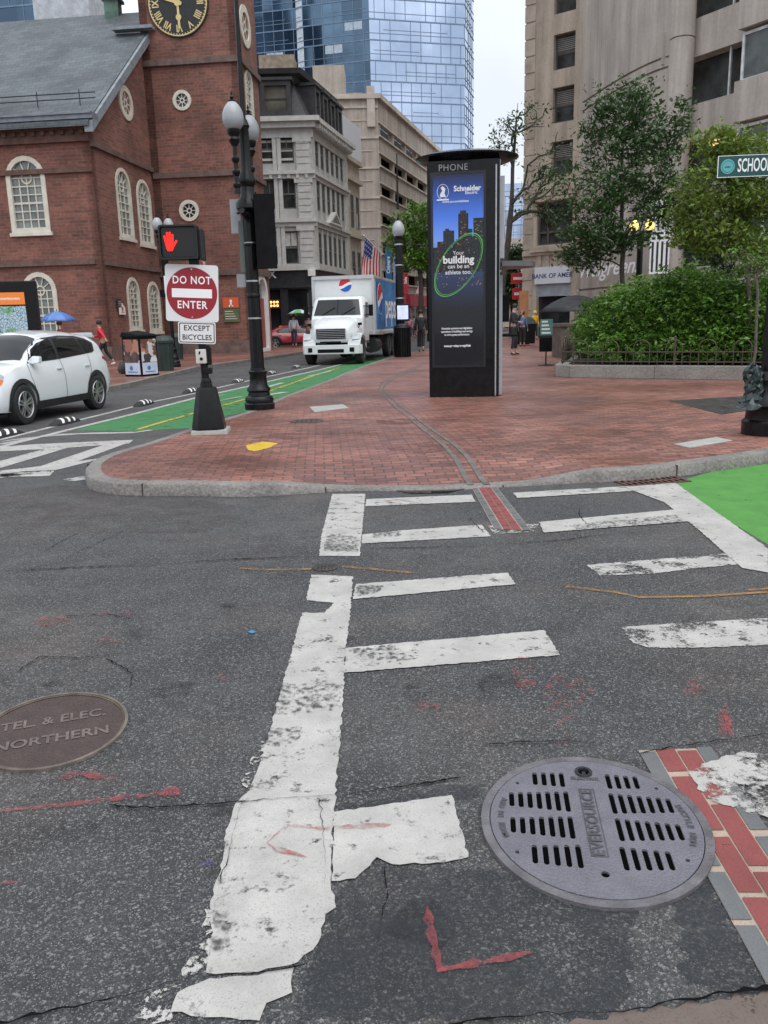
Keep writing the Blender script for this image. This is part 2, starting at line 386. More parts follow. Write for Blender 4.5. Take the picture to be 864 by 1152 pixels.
# ================================================================== ground
M['paver'] = brick_mat('paver_brick', (.36, .152, .112), (.19, .080, .063), (.085, .062, .053), .205, .10, ms=.009, rough=.62, wet=.3, rot=R(-4), big=.5)
M['granite_kerb'] = M['granite']
HN = 160
b = MB(); b.add([(-900, -60, 0), (900, -60, 0), (900, 1500, 0), (-900, 1500, 0)], [(0, 1, 2, 3)])
struct(b.build('road', MATS['asphalt'], smooth=0))
FLATZ = Fr((0, 0, 0), (1, 0, 0), (0, 1, 0))
def catmull(pts, n=6):
    P = [Vector(p) for p in pts]; P = [P[0]*2-P[1]]+P+[P[-1]*2-P[-2]]; out = []
    for i in range(1, len(P)-2):
        for k in range(n):
            t = k/n; a, b_, c, d = P[i-1], P[i], P[i+1], P[i+2]
            out.append(.5*((2*b_)+(c-a)*t+(2*a-5*b_+4*c-d)*t*t+(3*b_-a-3*c+d)*t*t*t))
    out.append(P[-2]); return out
SWZ = .12
def gp(x, y, z=SWZ): q = G(x, y, z); return (q.x, q.y)
def offset_in(pts, d):
    out = []
    for i, p in enumerate(pts):
        a = pts[max(0, i-1)]; c = pts[min(len(pts)-1, i+1)]; t = Vector((c[0]-a[0], c[1]-a[1])).normalized()
        out.append((p[0]-t.y*d, p[1]+t.x*d))
    return out
# kerb line of the brick plaza, walked from the far street end to the right-hand side
far_end = Vector(gp(439, 401.7))
kerb_pts = [tuple(far_end+Vector((.235, 1))*70), tuple(far_end+Vector((.235, 1))*30), tuple(far_end+Vector((.235, 1))*8), tuple(far_end)]
kerb_pts += [gp(*q) for q in ((397, 415.6), (367, 428), (320, 445), (274, 463.6), (216, 481), (170, 496), (125, 509), (104, 518))]
def _zk(x):
    a = min(1, max(0, (x-270)/150)) if x < 500 else min(1, max(0, (760-x)/150))
    return SWZ+(.03-SWZ)*a*a*(3-2*a)
kerb_near = [gp(q[0], q[1], _zk(q[0])) for q in ((96, 527), (101, 537), (122, 542), (160, 544), (215, 544), (270, 545), (330, 546), (390, 548), (450, 549), (500, 548), (545, 546), (600, 543), (660, 537), (720, 529), (790, 519), (864, 508))]
kerb_pts += kerb_near
q = Vector(kerb_near[-1]); kerb_pts += [(q.x+2, q.y+1.35), (q.x+8, q.y+6), (q.x+30, q.y+26)]
K = [tuple(v[:2]) for v in catmull([(x, y, 0) for x, y in kerb_pts], 5)]
def kz(p):     # kerb height above the road: dropped at the ramp in the middle of the crossing and low along the cycle lane
    x, y = p
    if y < 9.2:
        a = min(1, max(0, (abs(x-.55)-.75)/1.0)); return .022+(SWZ-.022)*a*a*(3-2*a)
    return SWZ
KW = .16
Kin = offset_in(K, KW); Krp = [tuple(Vector(a)+(Vector(b)-Vector(a))*(.12+1.03*(lambda u: u*u*(3-2*u))(min(1, max(0, (c[0]+2.2)/1.5)))*(1 if c[1] < 9.5 and c[0] > -2.4 else 0))) for a, b, c in zip(Kin, offset_in(K, KW+1.0), K)]
zs = [kz(p) for p in K]
km = MB(); rng = random.Random(3)
vs = []; fs = []
for i, p in enumerate(K):
    z = zs[i]; j = Kin[i]; w = .012*rng.uniform(-1, 1)
    n = Vector((j[0]-p[0], j[1]-p[1])).normalized()
    vs += [(p[0]-n.x*.01+w*.4, p[1]-n.y*.01, -.02), (p[0]+w*.3, p[1]+w*.2, z-.018), (p[0]+n.x*.022, p[1]+n.y*.022, z), (j[0], j[1], z+.002), (j[0], j[1], -.02)]
for i in range(len(K)-1):
    for k in range(4): fs.append((i*5+k, (i+1)*5+k, (i+1)*5+k+1, i*5+k+1))
km.add(vs, [f[::-1] for f in fs])
struct(km.build('kerb', M['granite_kerb'], smooth=50))
# joints between the kerb stones
jm = MB(); acc = 0
for i in range(1, len(K)):
    acc += math.dist(K[i], K[i-1])
    if acc > 1.7 and K[i][1] < 30:
        acc = 0; p, j = Vector((*K[i], 0)), Vector((*Kin[i], 0)); t = (j-p).normalized(); s_ = Vector((-t.y, t.x, 0))*.0035
        jm.loft([[p-t*.014-s_, p-t*.014+s_, p-t*.014+s_+Vector((0, 0, zs[i]-.004)), p-t*.014-s_+Vector((0, 0, zs[i]-.004))],
                 [j-s_, j+s_, j+s_+Vector((0, 0, zs[i]+.003)), j-s_+Vector((0, 0, zs[i]+.003))]])
struct(jm.build('kerb_joint', mat('joint', (.03, .028, .025), .9), smooth=0))
from mathutils.geometry import delaunay_2d_cdt
def zpav(p):
    if p[1] > 11.5: return SWZ
    k = min(range(len(K)), key=lambda i: (K[i][0]-p[0])**2+(K[i][1]-p[1])**2); d = math.dist(K[k], p); u = min(1, max(0, (d-KW)/1.1))
    return zs[k]+(SWZ-zs[k])*u*u*(3-2*u)
outl = [Vector(p) for p in Kin]+[Vector((60, 40)), Vector((60, 140)), Vector((20, 140))]; nb_ = len(outl)
gridp = []
yy_ = 7.5
while yy_ < 10.2:
    xx_ = -2.6
    while xx_ < 5.5:
        q = (xx_+.0131*math.sin(yy_*40), yy_)
        if min((Kin[k][0]-q[0])**2+(Kin[k][1]-q[1])**2 for k in range(len(Kin))) > .0064: gridp.append(Vector(q))
        xx_ += .16
    yy_ += .14
cd_ = delaunay_2d_cdt(outl+gridp, [], [list(range(nb_))], 1, 1e-5)
PV = [(v.x, v.y, (zs[cd_[3][i][0]] if (cd_[3][i] and cd_[3][i][0] < len(Kin)) else zpav((v.x, v.y)))) for i, v in enumerate(cd_[0])]
me = bpy.data.meshes.new('pavement'); me.from_pydata(PV, [], [tuple(f) for f in cd_[2]]); me.materials.append(M['paver'])
bm = bmesh.new(); bm.from_mesh(me)
for f in bm.faces:
    f.normal_update()
    if f.normal.z < 0: f.normal_flip()
bm.to_mesh(me); bm.free(); box_uv(me); me.polygons.foreach_set('use_smooth', [True]*len(me.polygons))
o = bpy.data.objects.new('pavement', me); link(o); struct(o)
# pavement across the street
FK = [gp(140, 431), gp(218, 412.5), gp(281, 404), gp(340, 395.3)]
d0 = (Vector(FK[1])-Vector(FK[0])).normalized(); d1 = (Vector(FK[3])-Vector(FK[2])).normalized()
FKL = [tuple(Vector(FK[0])-Vector((.17, 1))*14)]+FK+[tuple(Vector(FK[3])+Vector((.2, 1))*80)]
m_ = MB(); m_.panel(Fr((0, 0, 0), (1, 0, 0), (0, 1, 0)), [(p[0], p[1]) for p in FKL]+[(-60, 130), (-60, FKL[0][1])], (), SWZ, .15); struct(m_.build('pavement', M['paver'], smooth=0))
km = MB(); oo = offset_in(FKL, -.16)
km.panel(FLATZ, [*FKL, *oo[::-1]], (), SWZ+.003, .16); struct(km.build('kerb', M['granite'], smooth=0))
# ------------------------------------------------------------------ road paint
PW = paint_mat('road_paint_white', (.50, .485, .45), wear=.30, scale=11, soft=.13)
PW2 = paint_mat('road_paint_worn', (.50, .485, .45), wear=.44, scale=6, soft=.09)
PGN = paint_mat('cycle_lane_green', (.045, .215, .065), wear=.36, rough=.7)
PGN2 = paint_mat('cycle_box_green', (.085, .29, .05), wear=.32, rough=.75)
PYL = paint_mat('road_paint_yellow', (.62, .42, .06), wear=.42)
SPR = paint_mat('spray_red', (.46, .08, .085), wear=.33, scale=16, soft=.35, amax=.7)
SPO = paint_mat('spray_orange', (.50, .25, .05), wear=.34, scale=9, soft=.25, amax=.75)
def jag(pts, amp, step=.04, seed=1, closed=True):
    r = random.Random(seed); out = []; m = len(pts)
    for i in range(m if closed else m-1):
        a, b_ = Vector(pts[i]), Vector(pts[(i+1) % m]); L_ = (b_-a).length; k = max(1, int(L_/step)); t = (b_-a)/max(L_, 1e-6); nn = Vector((-t.y, t.x))
        for j in range(k): out.append(tuple(a+(b_-a)*j/k+nn*r.uniform(-amp, amp)*(0 if j == 0 else 1)))
    if not closed: out.append(tuple(pts[-1]))
    return out
def marking(name, polys, mt, z=.004, amp=.005, zg=0.0, step=.022):
    m_ = MB()
    for i, pl in enumerate(polys):
        g = [gp(x, y, zg) for x, y in pl]; ar = sum(g[k][0]*g[(k+1) % len(g)][1]-g[(k+1) % len(g)][0]*g[k][1] for k in range(len(g)))
        if ar < 0: g = g[::-1]
        m_.panel(FLATZ, jag(g, amp, step, i), (), zg+z+.0003*i, 0)
    o = m_.build(name, mt, smooth=0); return struct(o)
def ribbon(m_, g, w, z, amp=0, seed=0, taper=True):
    g = jag(jag(g, amp, .16, seed, False), amp*.35, .022, seed+1, False) if amp else g
    P = [Vector(p) for p in g]; L1, R1 = [], []; r = random.Random(seed)
    for i, p in enumerate(P):
        t = (P[min(i+1, len(P)-1)]-P[max(i-1, 0)]).normalized(); nn = Vector((-t.y, t.x))
        ww = (w*(r.uniform(.3, 1.1)*(.65+.5*math.sin(i*.13+seed)) if amp else 1))/2
        if taper and amp and i in (0, len(P)-1): ww *= .1
        L1.append((*(p+nn*ww), z)); R1.append((*(p-nn*ww), z))
    k = len(P); m_.add(R1+L1, [(i, i+1, k+i+1, k+i) for i in range(k-1)])
def lines(name, items, mt, z=.004, zg=0.0, amp=0):
    m_ = MB()
    for i, (pl, w) in enumerate(items): ribbon(m_, [gp(x, y, zg) for x, y in pl], w, zg+z+.0003*i, amp, i)
    return struct(m_.build(name, mt, smooth=0))
marking('road_marking', [
 [(374, 556), (411, 556), (408, 590), (405, 626), (380, 626), (359, 626), (362, 600), (368, 578)],
 [(350, 647), (397, 649), (394, 690), (388, 740), (386, 790), (381, 850), (376, 915), (373, 960), (372, 990), (378, 1022), (366, 1030), (358, 1062), (335, 1084), (290, 1095), (232, 1096), (240, 1050), (236, 1020), (247, 985), (254, 940), (265, 905), (281, 890), (300, 835), (318, 770), (334, 712), (340, 690), (365, 690), (376, 679), (345, 676)],
 [(200, 1118), (236, 1102), (290, 1099), (331, 1089), (329, 1118), (300, 1130), (292, 1150), (240, 1146), (192, 1140)],
 [(412, 562), (531, 557), (535, 565), (411, 570)],
 [(408, 602), (455, 597), (542, 591), (552, 604), (407, 612)],
 [(400, 658), (571, 645), (580, 658), (397, 675)],
 [(389, 730), (612, 710), (630, 738), (387, 758)],
 [(376, 915), (508, 896), (527, 966), (500, 972), (441, 974), (424, 966), (400, 990), (373, 993)],
 [(577, 555), (700, 548), (712, 553), (582, 561)],
 [(700, 548), (760, 544), (778, 557), (864, 618), (864, 645), (835, 640), (812, 620), (790, 600), (748, 566)],
 [(606, 588), (770, 573), (778, 587), (612, 600)],
], PW)
marking('road_marking', [
 [(660, 636), (830, 622), (850, 634), (790, 639), (735, 646), (675, 648)],
 [(698, 706), (728, 704), (864, 696), (864, 726), (800, 729), (732, 730), (712, 724)],
 [(548, 592), (606, 590), (600, 599), (556, 601)],
 [(0, 532), (62, 529), (56, 536), (0, 537)], [(70, 540), (148, 527), (140, 535), (80, 542)]], PW2)
marking('road_marking', [[(0, 503), (40, 500), (150, 495), (146, 499), (60, 505), (0, 508)], [(15, 535), (128, 497), (148, 497), (50, 533)], [(0, 519), (70, 500), (90, 500), (0, 527)], [(0, 530), (36, 526), (120, 515), (60, 530), (0, 538)]], PW)
lines('road_marking', [([(-160, 510), (0, 495), (88, 473), (145, 459), (172, 452), (208, 445), (255, 434), (300, 424), (340, 415.5), (372, 408)], .11),
 ([(-160, 520), (0, 503), (80, 483), (150, 466), (219, 448), (280, 434.5), (320, 425), (360, 416), (400, 406)], .13),
 ([(0, 500), (60, 489), (150, 487), (170, 484)], .12),
 ([(150, 486.5), (100, 487.5), (40, 492), (0, 497)], .10)], PW)
marking('cycle_lane', [[(84, 484), (150, 485.4), (216, 481.5), (255, 468), (274, 463.6), (310, 451.5), (320, 446), (367, 429), (397, 416.6), (439, 402.5), (412, 404), (360, 416), (320, 425), (280, 434.5), (219, 448), (150, 466)]], PGN, z=.002, amp=.01, step=.5)
lines('road_marking', [([(154, 484), (180, 476), (219, 465), (250, 457), (274, 450), (320, 434.5), (345, 425.5), (381, 414)], .10)], PYL, z=.008)
lines('road_marking', [([(224, 448.5), (252, 444.5)], .09), ([(242, 452), (272, 446.5)], .09), ([(292, 446), (322, 441.5)], .2), ([(300, 436), (318, 431)], .15), ([(345, 424), (372, 418)], .1)], PW, z=.010)
marking('cycle_box', [[(746, 547), (800, 531), (864, 521.5), (1000, 502), (1300, 640), (1000, 700), (864, 613), (800, 574)]], PGN2, z=.002, step=.3)
marking('road_marking', [[(776, 868), (800, 858), (830, 849), (880, 848), (880, 925), (845, 918), (806, 905), (784, 890)]], PW2, z=.0085, amp=.01)
# spray marks and surveyors' lines
lines('spray_marking', [([(270, 640), (300, 642), (350, 641)], .035), ([(385, 638), (430, 642), (468, 646)], .035), ([(637, 661), (690, 667), (720, 673), (790, 672), (864, 667)], .03), ([(842, 665), (880, 662)], .03)], SPO, z=.0065)
lines('spray_marking', [([(0, 914), (60, 908), (130, 900), (195, 893)], .03), ([(185, 888), (203, 896)], .05), ([(70, 875), (95, 872), (130, 878)], .05), ([(0, 995), (22, 994)], .03),
 ([(322, 930), (300, 950), (312, 960), (347, 967)], .065), ([(310, 955), (345, 966)], .05), ([(322, 930), (360, 934), (440, 930)], .03), ([(480, 1022), (487, 1060), (495, 1094), (600, 1074)], .035),
 ([(815, 800), (822, 830)], .03), ([(430, 565), (460, 562), (446, 568), (432, 563)], .05)], SPR, z=.0065, amp=.006)
SPF = paint_mat('spray_red_faint', (.50, .09, .09), wear=.50, scale=14, soft=.25, amax=.55)
marking('spray_marking', [[(x+rx*math.cos(a), y+ry*math.sin(a)) for a in [2*math.pi*i/14 for i in range(14)]] for x, y, rx, ry in ((590, 758, 16, 20), (632, 826, 12, 14), (640, 785, 30, 26), (780, 776, 14, 11), (480, 796, 16, 7), (90, 877, 26, 7), (185, 893, 16, 7), (815, 815, 8, 22), (60, 700, 22, 6), (255, 762, 14, 5), (130, 692, 20, 4), (120, 724, 22, 4))], SPF, z=.0062, amp=.01)
marking('spray_marking', [[(232+7*math.cos(a), 972+6*math.sin(a)) for a in [2*math.pi*i/12 for i in range(12)]]], paint_mat('spray_blue', (.10, .08, .35), wear=.42, scale=30, soft=.3, amax=.8), z=.0065, amp=.004, step=.01)
lines('spray_marking', [([(281, 711), (286, 713)], .03)], paint_mat('spray_cyan', (.04, .25, .5), wear=.3), z=.0065)
marking('paint_patch', [[(277, 501), (296, 497), (313, 499), (303, 504), (287, 508), (278, 506)]], paint_mat('pavement_yellow', (.75, .50, .03), wear=.30), zg=SWZ, z=.003, amp=.01)
WS = paint_mat('worn_speckle', (.06, .06, .06), wear=.475, scale=34, soft=.16, amax=.85)
marking('road_stain', [[(312, 772), (386, 768), (384, 800), (304, 806)], [(300, 822), (340, 820), (330, 842), (296, 842)], [(392, 732), (440, 727), (470, 742), (410, 752)], [(402, 660), (432, 660), (425, 668), (402, 672)],
 [(368, 600), (404, 606), (402, 622), (364, 620)], [(640, 592), (760, 580), (770, 588), (650, 597)], [(232, 1040), (250, 1000), (262, 1040), (246, 1090)], [(420, 600), (450, 597), (450, 604), (420, 607)]], WS, z=.0082, amp=.01)
# gum spots and stains on the bricks, oil drips on the road
rs = random.Random(12)
def spots(name, n_, area, rmin, rmax, mt, z):
    m_ = MB(); k = 0
    while k < n_:
        x, y = rs.uniform(*area[0]), rs.uniform(*area[1]); g = gp(x, y, z if z > .05 else 0); r_ = rs.uniform(rmin, rmax)*rs.random()**.5; k += 1
        m_.panel(FLATZ, [(g[0]+r_*rs.uniform(.6, 1.2)*math.cos(a), g[1]+r_*rs.uniform(.6, 1.2)*math.sin(a)) for a in [2*math.pi*i/11 for i in range(11)]], (), z+.0036+k*.00001, 0)
    struct(m_.build(name, mt, smooth=0))
spots('pavement_stain', 90, ((260, 840), (440, 515)), .02, .07, paint_mat('gum_stain', (.05, .04, .038), wear=.38, soft=.3, amax=.55), SWZ)
spots('pavement_stain', 14, ((300, 840), (445, 505)), .2, .6, paint_mat('damp_stain', (.13, .055, .045), wear=.42, scale=4, soft=.3, amax=.5), SWZ)
marking('road_marking', [[(205, 1100), (222, 1050), (236, 1010), (250, 1010), (240, 1050), (232, 1096)], [(150, 1150), (175, 1115), (205, 1108), (195, 1150)], [(272, 880), (292, 835), (302, 835), (282, 892)]], paint_mat('road_paint_flaked', (.50, .485, .45), wear=.50, scale=16, soft=.03), z=.0035, amp=.01)
marking('road_patch', [[(640, 1152), (700, 1140), (800, 1128), (880, 1112), (900, 1180), (640, 1180)]], paint_mat('concrete_patch', (.16, .12, .10), wear=.3, scale=5), z=.0028, amp=.012)
spots('road_stain', 26, ((40, 840), (580, 1050)), .03, .14, paint_mat('oil_stain', (.018, .018, .018), wear=.42, scale=9, soft=.3, amax=.5), 0)
# darker patched asphalt
PT = paint_mat('patched_asphalt', (.036, .041, .049), wear=.36, scale=2, soft=.3, rough=.8, amax=.7)
marking('road_patch', [[(380, 1000), (430, 975), (540, 975), (640, 1010), (720, 1015), (700, 1150), (330, 1150), (340, 1100), (372, 1040)],
 [(760, 1000), (795, 990), (830, 1050), (862, 1110), (820, 1115), (770, 1110)], [(385, 905), (540, 880), (530, 900), (390, 912)]], PT, z=.002, amp=.02)
marking('road_patch', [[(0, 560), (60, 545), (200, 556), (290, 575), (230, 600), (100, 600), (0, 590)]], paint_mat('reddish_wear', (.10, .07, .065), wear=.42, scale=3, soft=.3, amax=.4), z=.002, amp=.02)
# cracks
CK = mat('crack_fill', (.006, .006, .007), 1, var=0, spec=.1)
cm = MB()
for i, (pl, w) in enumerate([([(0, 643), (60, 641), (150, 637), (230, 632), (300, 629), (352, 627)], .030), ([(412, 618), (470, 617), (560, 614), (640, 608), (712, 597)], .022),
 ([(120, 908), (170, 911), (265, 904), (330, 899), (378, 897), (430, 890), (520, 877)], .022), ([(-40, 1165), (60, 1139), (120, 1128), (200, 1106), (250, 1100), (300, 1096), (345, 1087)], .022),
 ([(480, 1160), (560, 1148), (640, 1142), (700, 1142), (800, 1122), (880, 1112)], .03), ([(20, 640), (60, 615), (90, 600)], .012), ([(60, 636), (110, 612), (160, 588)], .012),
 ([(0, 770), (45, 740), (90, 742), (150, 735)], .014), ([(70, 695), (120, 692), (150, 698)], .016), ([(120, 742), (150, 760), (146, 775)], .014), ([(432, 975), (436, 1010), (425, 1060), (440, 1110)], .010),
 ([(270, 600), (300, 608), (360, 605)], .014), ([(272, 905), (258, 960), (246, 1000)], .008), ([(430, 560), (520, 575), (545, 600)], .012), ([(720, 850), (760, 842), (864, 828)], .014),
 ([(545, 840), (640, 835), (720, 845)], .012), ([(360, 900), (365, 1000)], .006), ([(640, 560), (660, 590), (700, 600)], .012)]):
    ribbon(cm, [gp(x, y, 0) for x, y in pl], w*.55, .0085+.0001*i, .016, i+5)
struct(cm.build('road_crack', CK, smooth=0))
# ------------------------------------------------------------------ brick trail line set in the ground
gr = paint_mat('trail_grey', (.15, .155, .155), wear=.12); rd = paint_mat('trail_red', (.27, .065, .06), wear=.26); jt = paint_mat('trail_joint', (.46, .36, .28), wear=.05)
def trail(path_l, path_r, z, cols, joint_every=.2, joint=.008, jm=None):
    """cols: list of (fraction0, fraction1, material key)"""
    P0 = [Vector(p) for p in path_l]; P1 = [Vector(p) for p in path_r]
    def at(f, s):
        n_ = len(P0)-1; k = min(int(s*n_), n_-1); t = s*n_-k
        a = P0[k].lerp(P0[k+1], t); b_ = P1[k].lerp(P1[k+1], t); return a.lerp(b_, f)
    Lg = sum((P0[i+1]-P0[i]).length for i in range(len(P0)-1)); nb = max(1, int(Lg/joint_every))
    mb = {}
    g = mb.setdefault('j', MB()); N = max(nb, 12)
    vs = [(*at(0, i/N), z) for i in range(N+1)]+[(*at(1, i/N), z) for i in range(N+1)]
    g.add(vs, [(i, i+N+1, i+N+2, i+1) for i in range(N)])
    for ci, (f0, f1, mk) in enumerate(cols):
        q = mb.setdefault(mk, MB()); sh = (ci % 2)*.5
        for i in range(-1, nb+1):
            s0 = (i+sh)/nb+joint/Lg; s1 = (i+1+sh)/nb-joint/Lg; s0 = max(0, s0); s1 = min(1, s1)
            if s1-s0 < .2/nb: continue
            q.add([(*at(f0, s0), z+.003), (*at(f1, s0), z+.003), (*at(f1, s1), z+.003), (*at(f0, s1), z+.003)], [(0, 1, 2, 3)])
    for k, q in mb.items():
        o = q.build('trail_line', {'j': jm or jt, 'g': gr, 'r': rd}[k], smooth=0); struct(o)
        bm = bmesh.new(); bm.from_mesh(o.data)
        for f in bm.faces:
            if f.normal.z < 0: f.normal_flip()
        bm.to_mesh(o.data); bm.free()
trail([gp(529, 546, 0), gp(556, 596, 0)], [gp(557, 546, 0), gp(598, 598, 0)], .006, [(.02, .22, 'g'), (.26, .49, 'r'), (.51, .74, 'r'), (.78, .98, 'g')], .21)
trail([gp(718, 845, 0), gp(792, 980, 0), gp(864, 1112, 0), gp(892, 1165, 0)], [gp(800, 842, 0), gp(895, 980, 0), gp(990, 1112, 0), gp(1030, 1165, 0)], .003, [(.0, .21, 'g'), (.235, .49, 'r'), (.515, .77, 'r'), (.795, 1, 'g')], .2, .011)
rl = [(526, 545), (497, 505), (470, 480), (440, 455), (424, 439), (428, 431), (452, 419), (476, 408)]
rr = [(552, 545), (515, 505), (483, 480), (450, 455), (431, 439), (435, 432), (459, 419), (482, 408)]
def dens(P):
    out = []
    for i in range(len(P)-1):
        for j in range(8): f = j/8; out.append((P[i][0]+(P[i+1][0]-P[i][0])*f, P[i][1]+(P[i+1][1]-P[i][1])*f))
    return out+[P[-1]]
def sheet(polyL, polyR, name, mt, z):
    ga = dens([gp(x, y, SWZ if y < 500 else (.08 if y < 530 else .03)) for x, y in polyL]); gc = dens([gp(x, y, SWZ if y < 500 else (.08 if y < 530 else .03)) for x, y in polyR])
    a = [(*p, zpav(p)+z) for p in ga]; c = [(*p, zpav(p)+z) for p in gc]; n_ = len(a)
    q = MB(); q.add(a+c, [(i, i+n_, i+n_+1, i+1) for i in range(n_-1)][::1]); o = q.build(name, mt, smooth=0)
    bm = bmesh.new(); bm.from_mesh(o.data)
    for f in bm.faces:
        if f.normal.z < 0: f.normal_flip()
    bm.to_mesh(o.data); bm.free(); struct(o)
TG = mat('trail_granite', (.13, .115, .105), .8, var=.3, scale=6)
mixp = lambda f: [(l[0]+(r_[0]-l[0])*f, l[1]+(r_[1]-l[1])*f) for l, r_ in zip(rl, rr)]
sheet(mixp(0), mixp(.29), 'trail_line', TG, .006); sheet(mixp(.71), mixp(1), 'trail_line', TG, .006)
# ================================================================== ironwork in the ground
def manhole_big():
    c = G(668, 928); up = (G(650, 862)-G(672, 968)); up.z = 0; up.normalize(); ang = math.atan2(up.y, up.x)-math.pi/2
    t = thing('manhole_cover', 'large round grey iron utility cover with rows of vent slots, set in the asphalt', 'manhole cover', (c.x, c.y, 0), ang); t.scale = (1, 1.13, 1)
    Rr = .35; fr = Fr((0, 0, 0), (1, 0, 0), (0, 1, 0))
    def slot(x, y0, y1, w=.0085):
        return [(x+w*math.cos(a), y1+w*math.sin(a)) for a in [math.pi*i/6 for i in range(7)]]+[(x+w*math.cos(a), y0+w*math.sin(a)) for a in [math.pi+math.pi*i/6 for i in range(7)]]
    holes = []
    for sg in (-1, 1):
        for (yc, hh, xs) in ((.215, .034, [.08+.031*i for i in range(4)]), (.095, .046, [.075+.0305*i for i in range(7)]), (-.035, .046, [.075+.0305*i for i in range(7)]), (-.165, .042, [.066+.033*i for i in range(5)])):
            for k, x in enumerate(xs):
                h2 = hh*(1-.06*k); holes.append(slot(sg*x, yc-h2, yc+h2))
    holes += [circ(0, -.235, .013, 12), circ(0, .262, .026, 14), circ(-.235, .185, .007, 8), circ(.235, .185, .007, 8), circ(-.25, -.16, .007, 8), circ(.25, -.16, .007, 8)]
    grey = mat('grey_cover_iron', (.17, .165, .19), .55, metal=.25, var=.22, scale=12, bump=.5, bscale=160, fine=.5)
    m_ = MB(); m_.panel(fr, circ(0, 0, Rr-.020, 72), holes, .014, .03, back=False); m_.build('cover_plate', grey, t, 30)
    m_ = MB(); m_.ring(fr, 0, 0, Rr-.017, Rr+.010, .013, .03, 72); m_.build('frame_ring', mat('ring_iron', (.15, .14, .15), .6, metal=.25, var=.3, scale=14, bump=.4, bscale=120), t, 30)
    m_ = MB(); m_.disc(fr, 0, 0, Rr, -.002, .0, 48); m_ .v = [(x, y, .0062) for x, y, z in m_.v]; m_.build('pit', mat('pit_shade', (.004, .004, .004), 1, var=0, spec=0), t, 0)  # flat black disc painted for the darkness below the slots
    m_ = MB()
    m_.text('EVERSOURCE', .052, fr, -.004, .0, .0175, off=.0012, rot=math.pi/2, space=1.05)
    m_.panel(fr, rectp(-.030, -.165, .022, .165), [rectp(-.027, -.162, .019, .162)], .0165, .0)
    m_.text('ELECTRIC', .022, fr, 0, .222, .0175, off=.0008)
    for sg, s_ in ((-1, 'MADE IN USA'), (1, 'DUCTILE IRON')):
        for i, ch in enumerate(s_):
            a = (math.pi/2+sg*-.0)+0; th = math.pi+(.32-.064*i)*1 if sg < 0 else (.32-.058*i)
            th = math.pi+.3-.06*i if sg < 0 else .3-.055*i
            rr_ = .297; m_.text(ch, .026, fr, rr_*math.cos(th), rr_*math.sin(th), .0175, rot=th+(math.pi/2 if sg < 0 else -math.pi/2), off=.001)
    m_.build('lettering', mat('raised_iron', (.085, .08, .09), .5, metal=.3, var=.2, scale=20), t, 0)
    m_ = MB(); m_.ring(fr, 0, .262, .020, .030, .019, .012, 20); m_.box((0, .248, .012), (.012, .03, .01)); m_.build('lift_ring', M['iron'], t)
manhole_big()
def manhole_left():
    c = G(60, 821); e = (G(138, 800)-G(0, 835)); ang = math.atan2(e.y, e.x)
    t = thing('manhole_cover', 'worn brown iron manhole cover sunk in the road at the left edge', 'manhole cover', (c.x, c.y, 0), ang*.6); t.scale = (1, 1.15, 1)
    fr = FLATZ; Rr = .295
    rust = mat('brown_iron', (.075, .05, .045), .6, metal=.2, var=.35, scale=10, bump=.6, bscale=110, fine=.5)
    m_ = MB(); m_.disc(fr, 0, 0, Rr-.02, .004, .01, 48); m_.build('cover_plate', rust, t)
    m_ = MB(); m_.ring(fr, 0, 0, Rr-.012, Rr, .011, .02, 60); m_.build('frame_ring', mat('ring_rust', (.14, .115, .10), .6, metal=.2, var=.4, scale=10), t)
    m_ = MB(); m_.ring(fr, 0, 0, Rr-.021, Rr-.011, .0065, .0, 60); m_.build('gap_ring', mat('sand_joint', (.10, .08, .055), 1, var=.6, scale=9), t)
    m_ = MB(); m_.text('TEL. & ELEC.', .085, fr, 0, .07, .0065, off=.002, sx=.9); m_.text('NORTHERN', .085, fr, 0, -.08, .0065, off=.002, sx=.95)
    m_.build('lettering', mat('worn_iron_face', (.16, .125, .115), .5, metal=.3, var=.3, scale=20), t, 0)
manhole_left()
def small_cover(px, py, r, z, label, col=(.06, .05, .045)):
    c = G(px, py, z); t = thing('valve_cover', label, 'utility cover', (c.x, c.y, z))
    m_ = MB(); m_.lathe([(r, 0), (r, .008), (r*.88, .011), (r*.86, .007), (0.001, .007)], 28); m_.build('cover_plate', mat('cover_'+str(px), col, .6, metal=.2, var=.4, scale=14, bump=.5, bscale=90), t)
    m_ = MB()
    for i in range(-2, 3): m_.box((i*r*.28, 0, .0095), (r*.08, r*1.1, .004))
    m_.build('grip_rib', M['iron'], t)
small_cover(366, 639, .085, 0, 'small round iron valve cover between the two lengths of the long white line')
small_cover(345, 474, .26, SWZ, 'dark round cover in the brick pavement right of the lamp post', (.07, .06, .055))
def slab(pl, label, mt, z=SWZ, name='paving_slab', th=.006):
    m_ = MB(); g = [gp(x, y, z) for x, y in pl]
    if sum(g[k][0]*g[(k+1) % len(g)][1]-g[(k+1) % len(g)][0]*g[k][1] for k in range(len(g))) < 0: g = g[::-1]
    c = (sum(p[0] for p in g)/len(g), sum(p[1] for p in g)/len(g)); t = thing(name, label, 'slab', (c[0], c[1], z))
    m_.panel(FLATZ, [(x-c[0], y-c[1]) for x, y in g], (), th, th); m_.build('slab_plate', mt, t); return t
slab([(348, 458), (386, 455), (392, 459), (354, 464)], 'pale concrete access slab in the brick pavement left of the kiosk', M['graniteL'])
slab([(758, 500), (806, 492), (824, 496), (776, 504)], 'pale granite slab flush in the bricks beside the right-hand kerb', M['graniteL'])
slab([(752, 451), (838, 446), (842, 462), (812, 466.5)], 'dark square tree pit cover beside the right-hand lamp base', mat('wet_slate', (.055, .05, .048), .4, var=.4, scale=4))
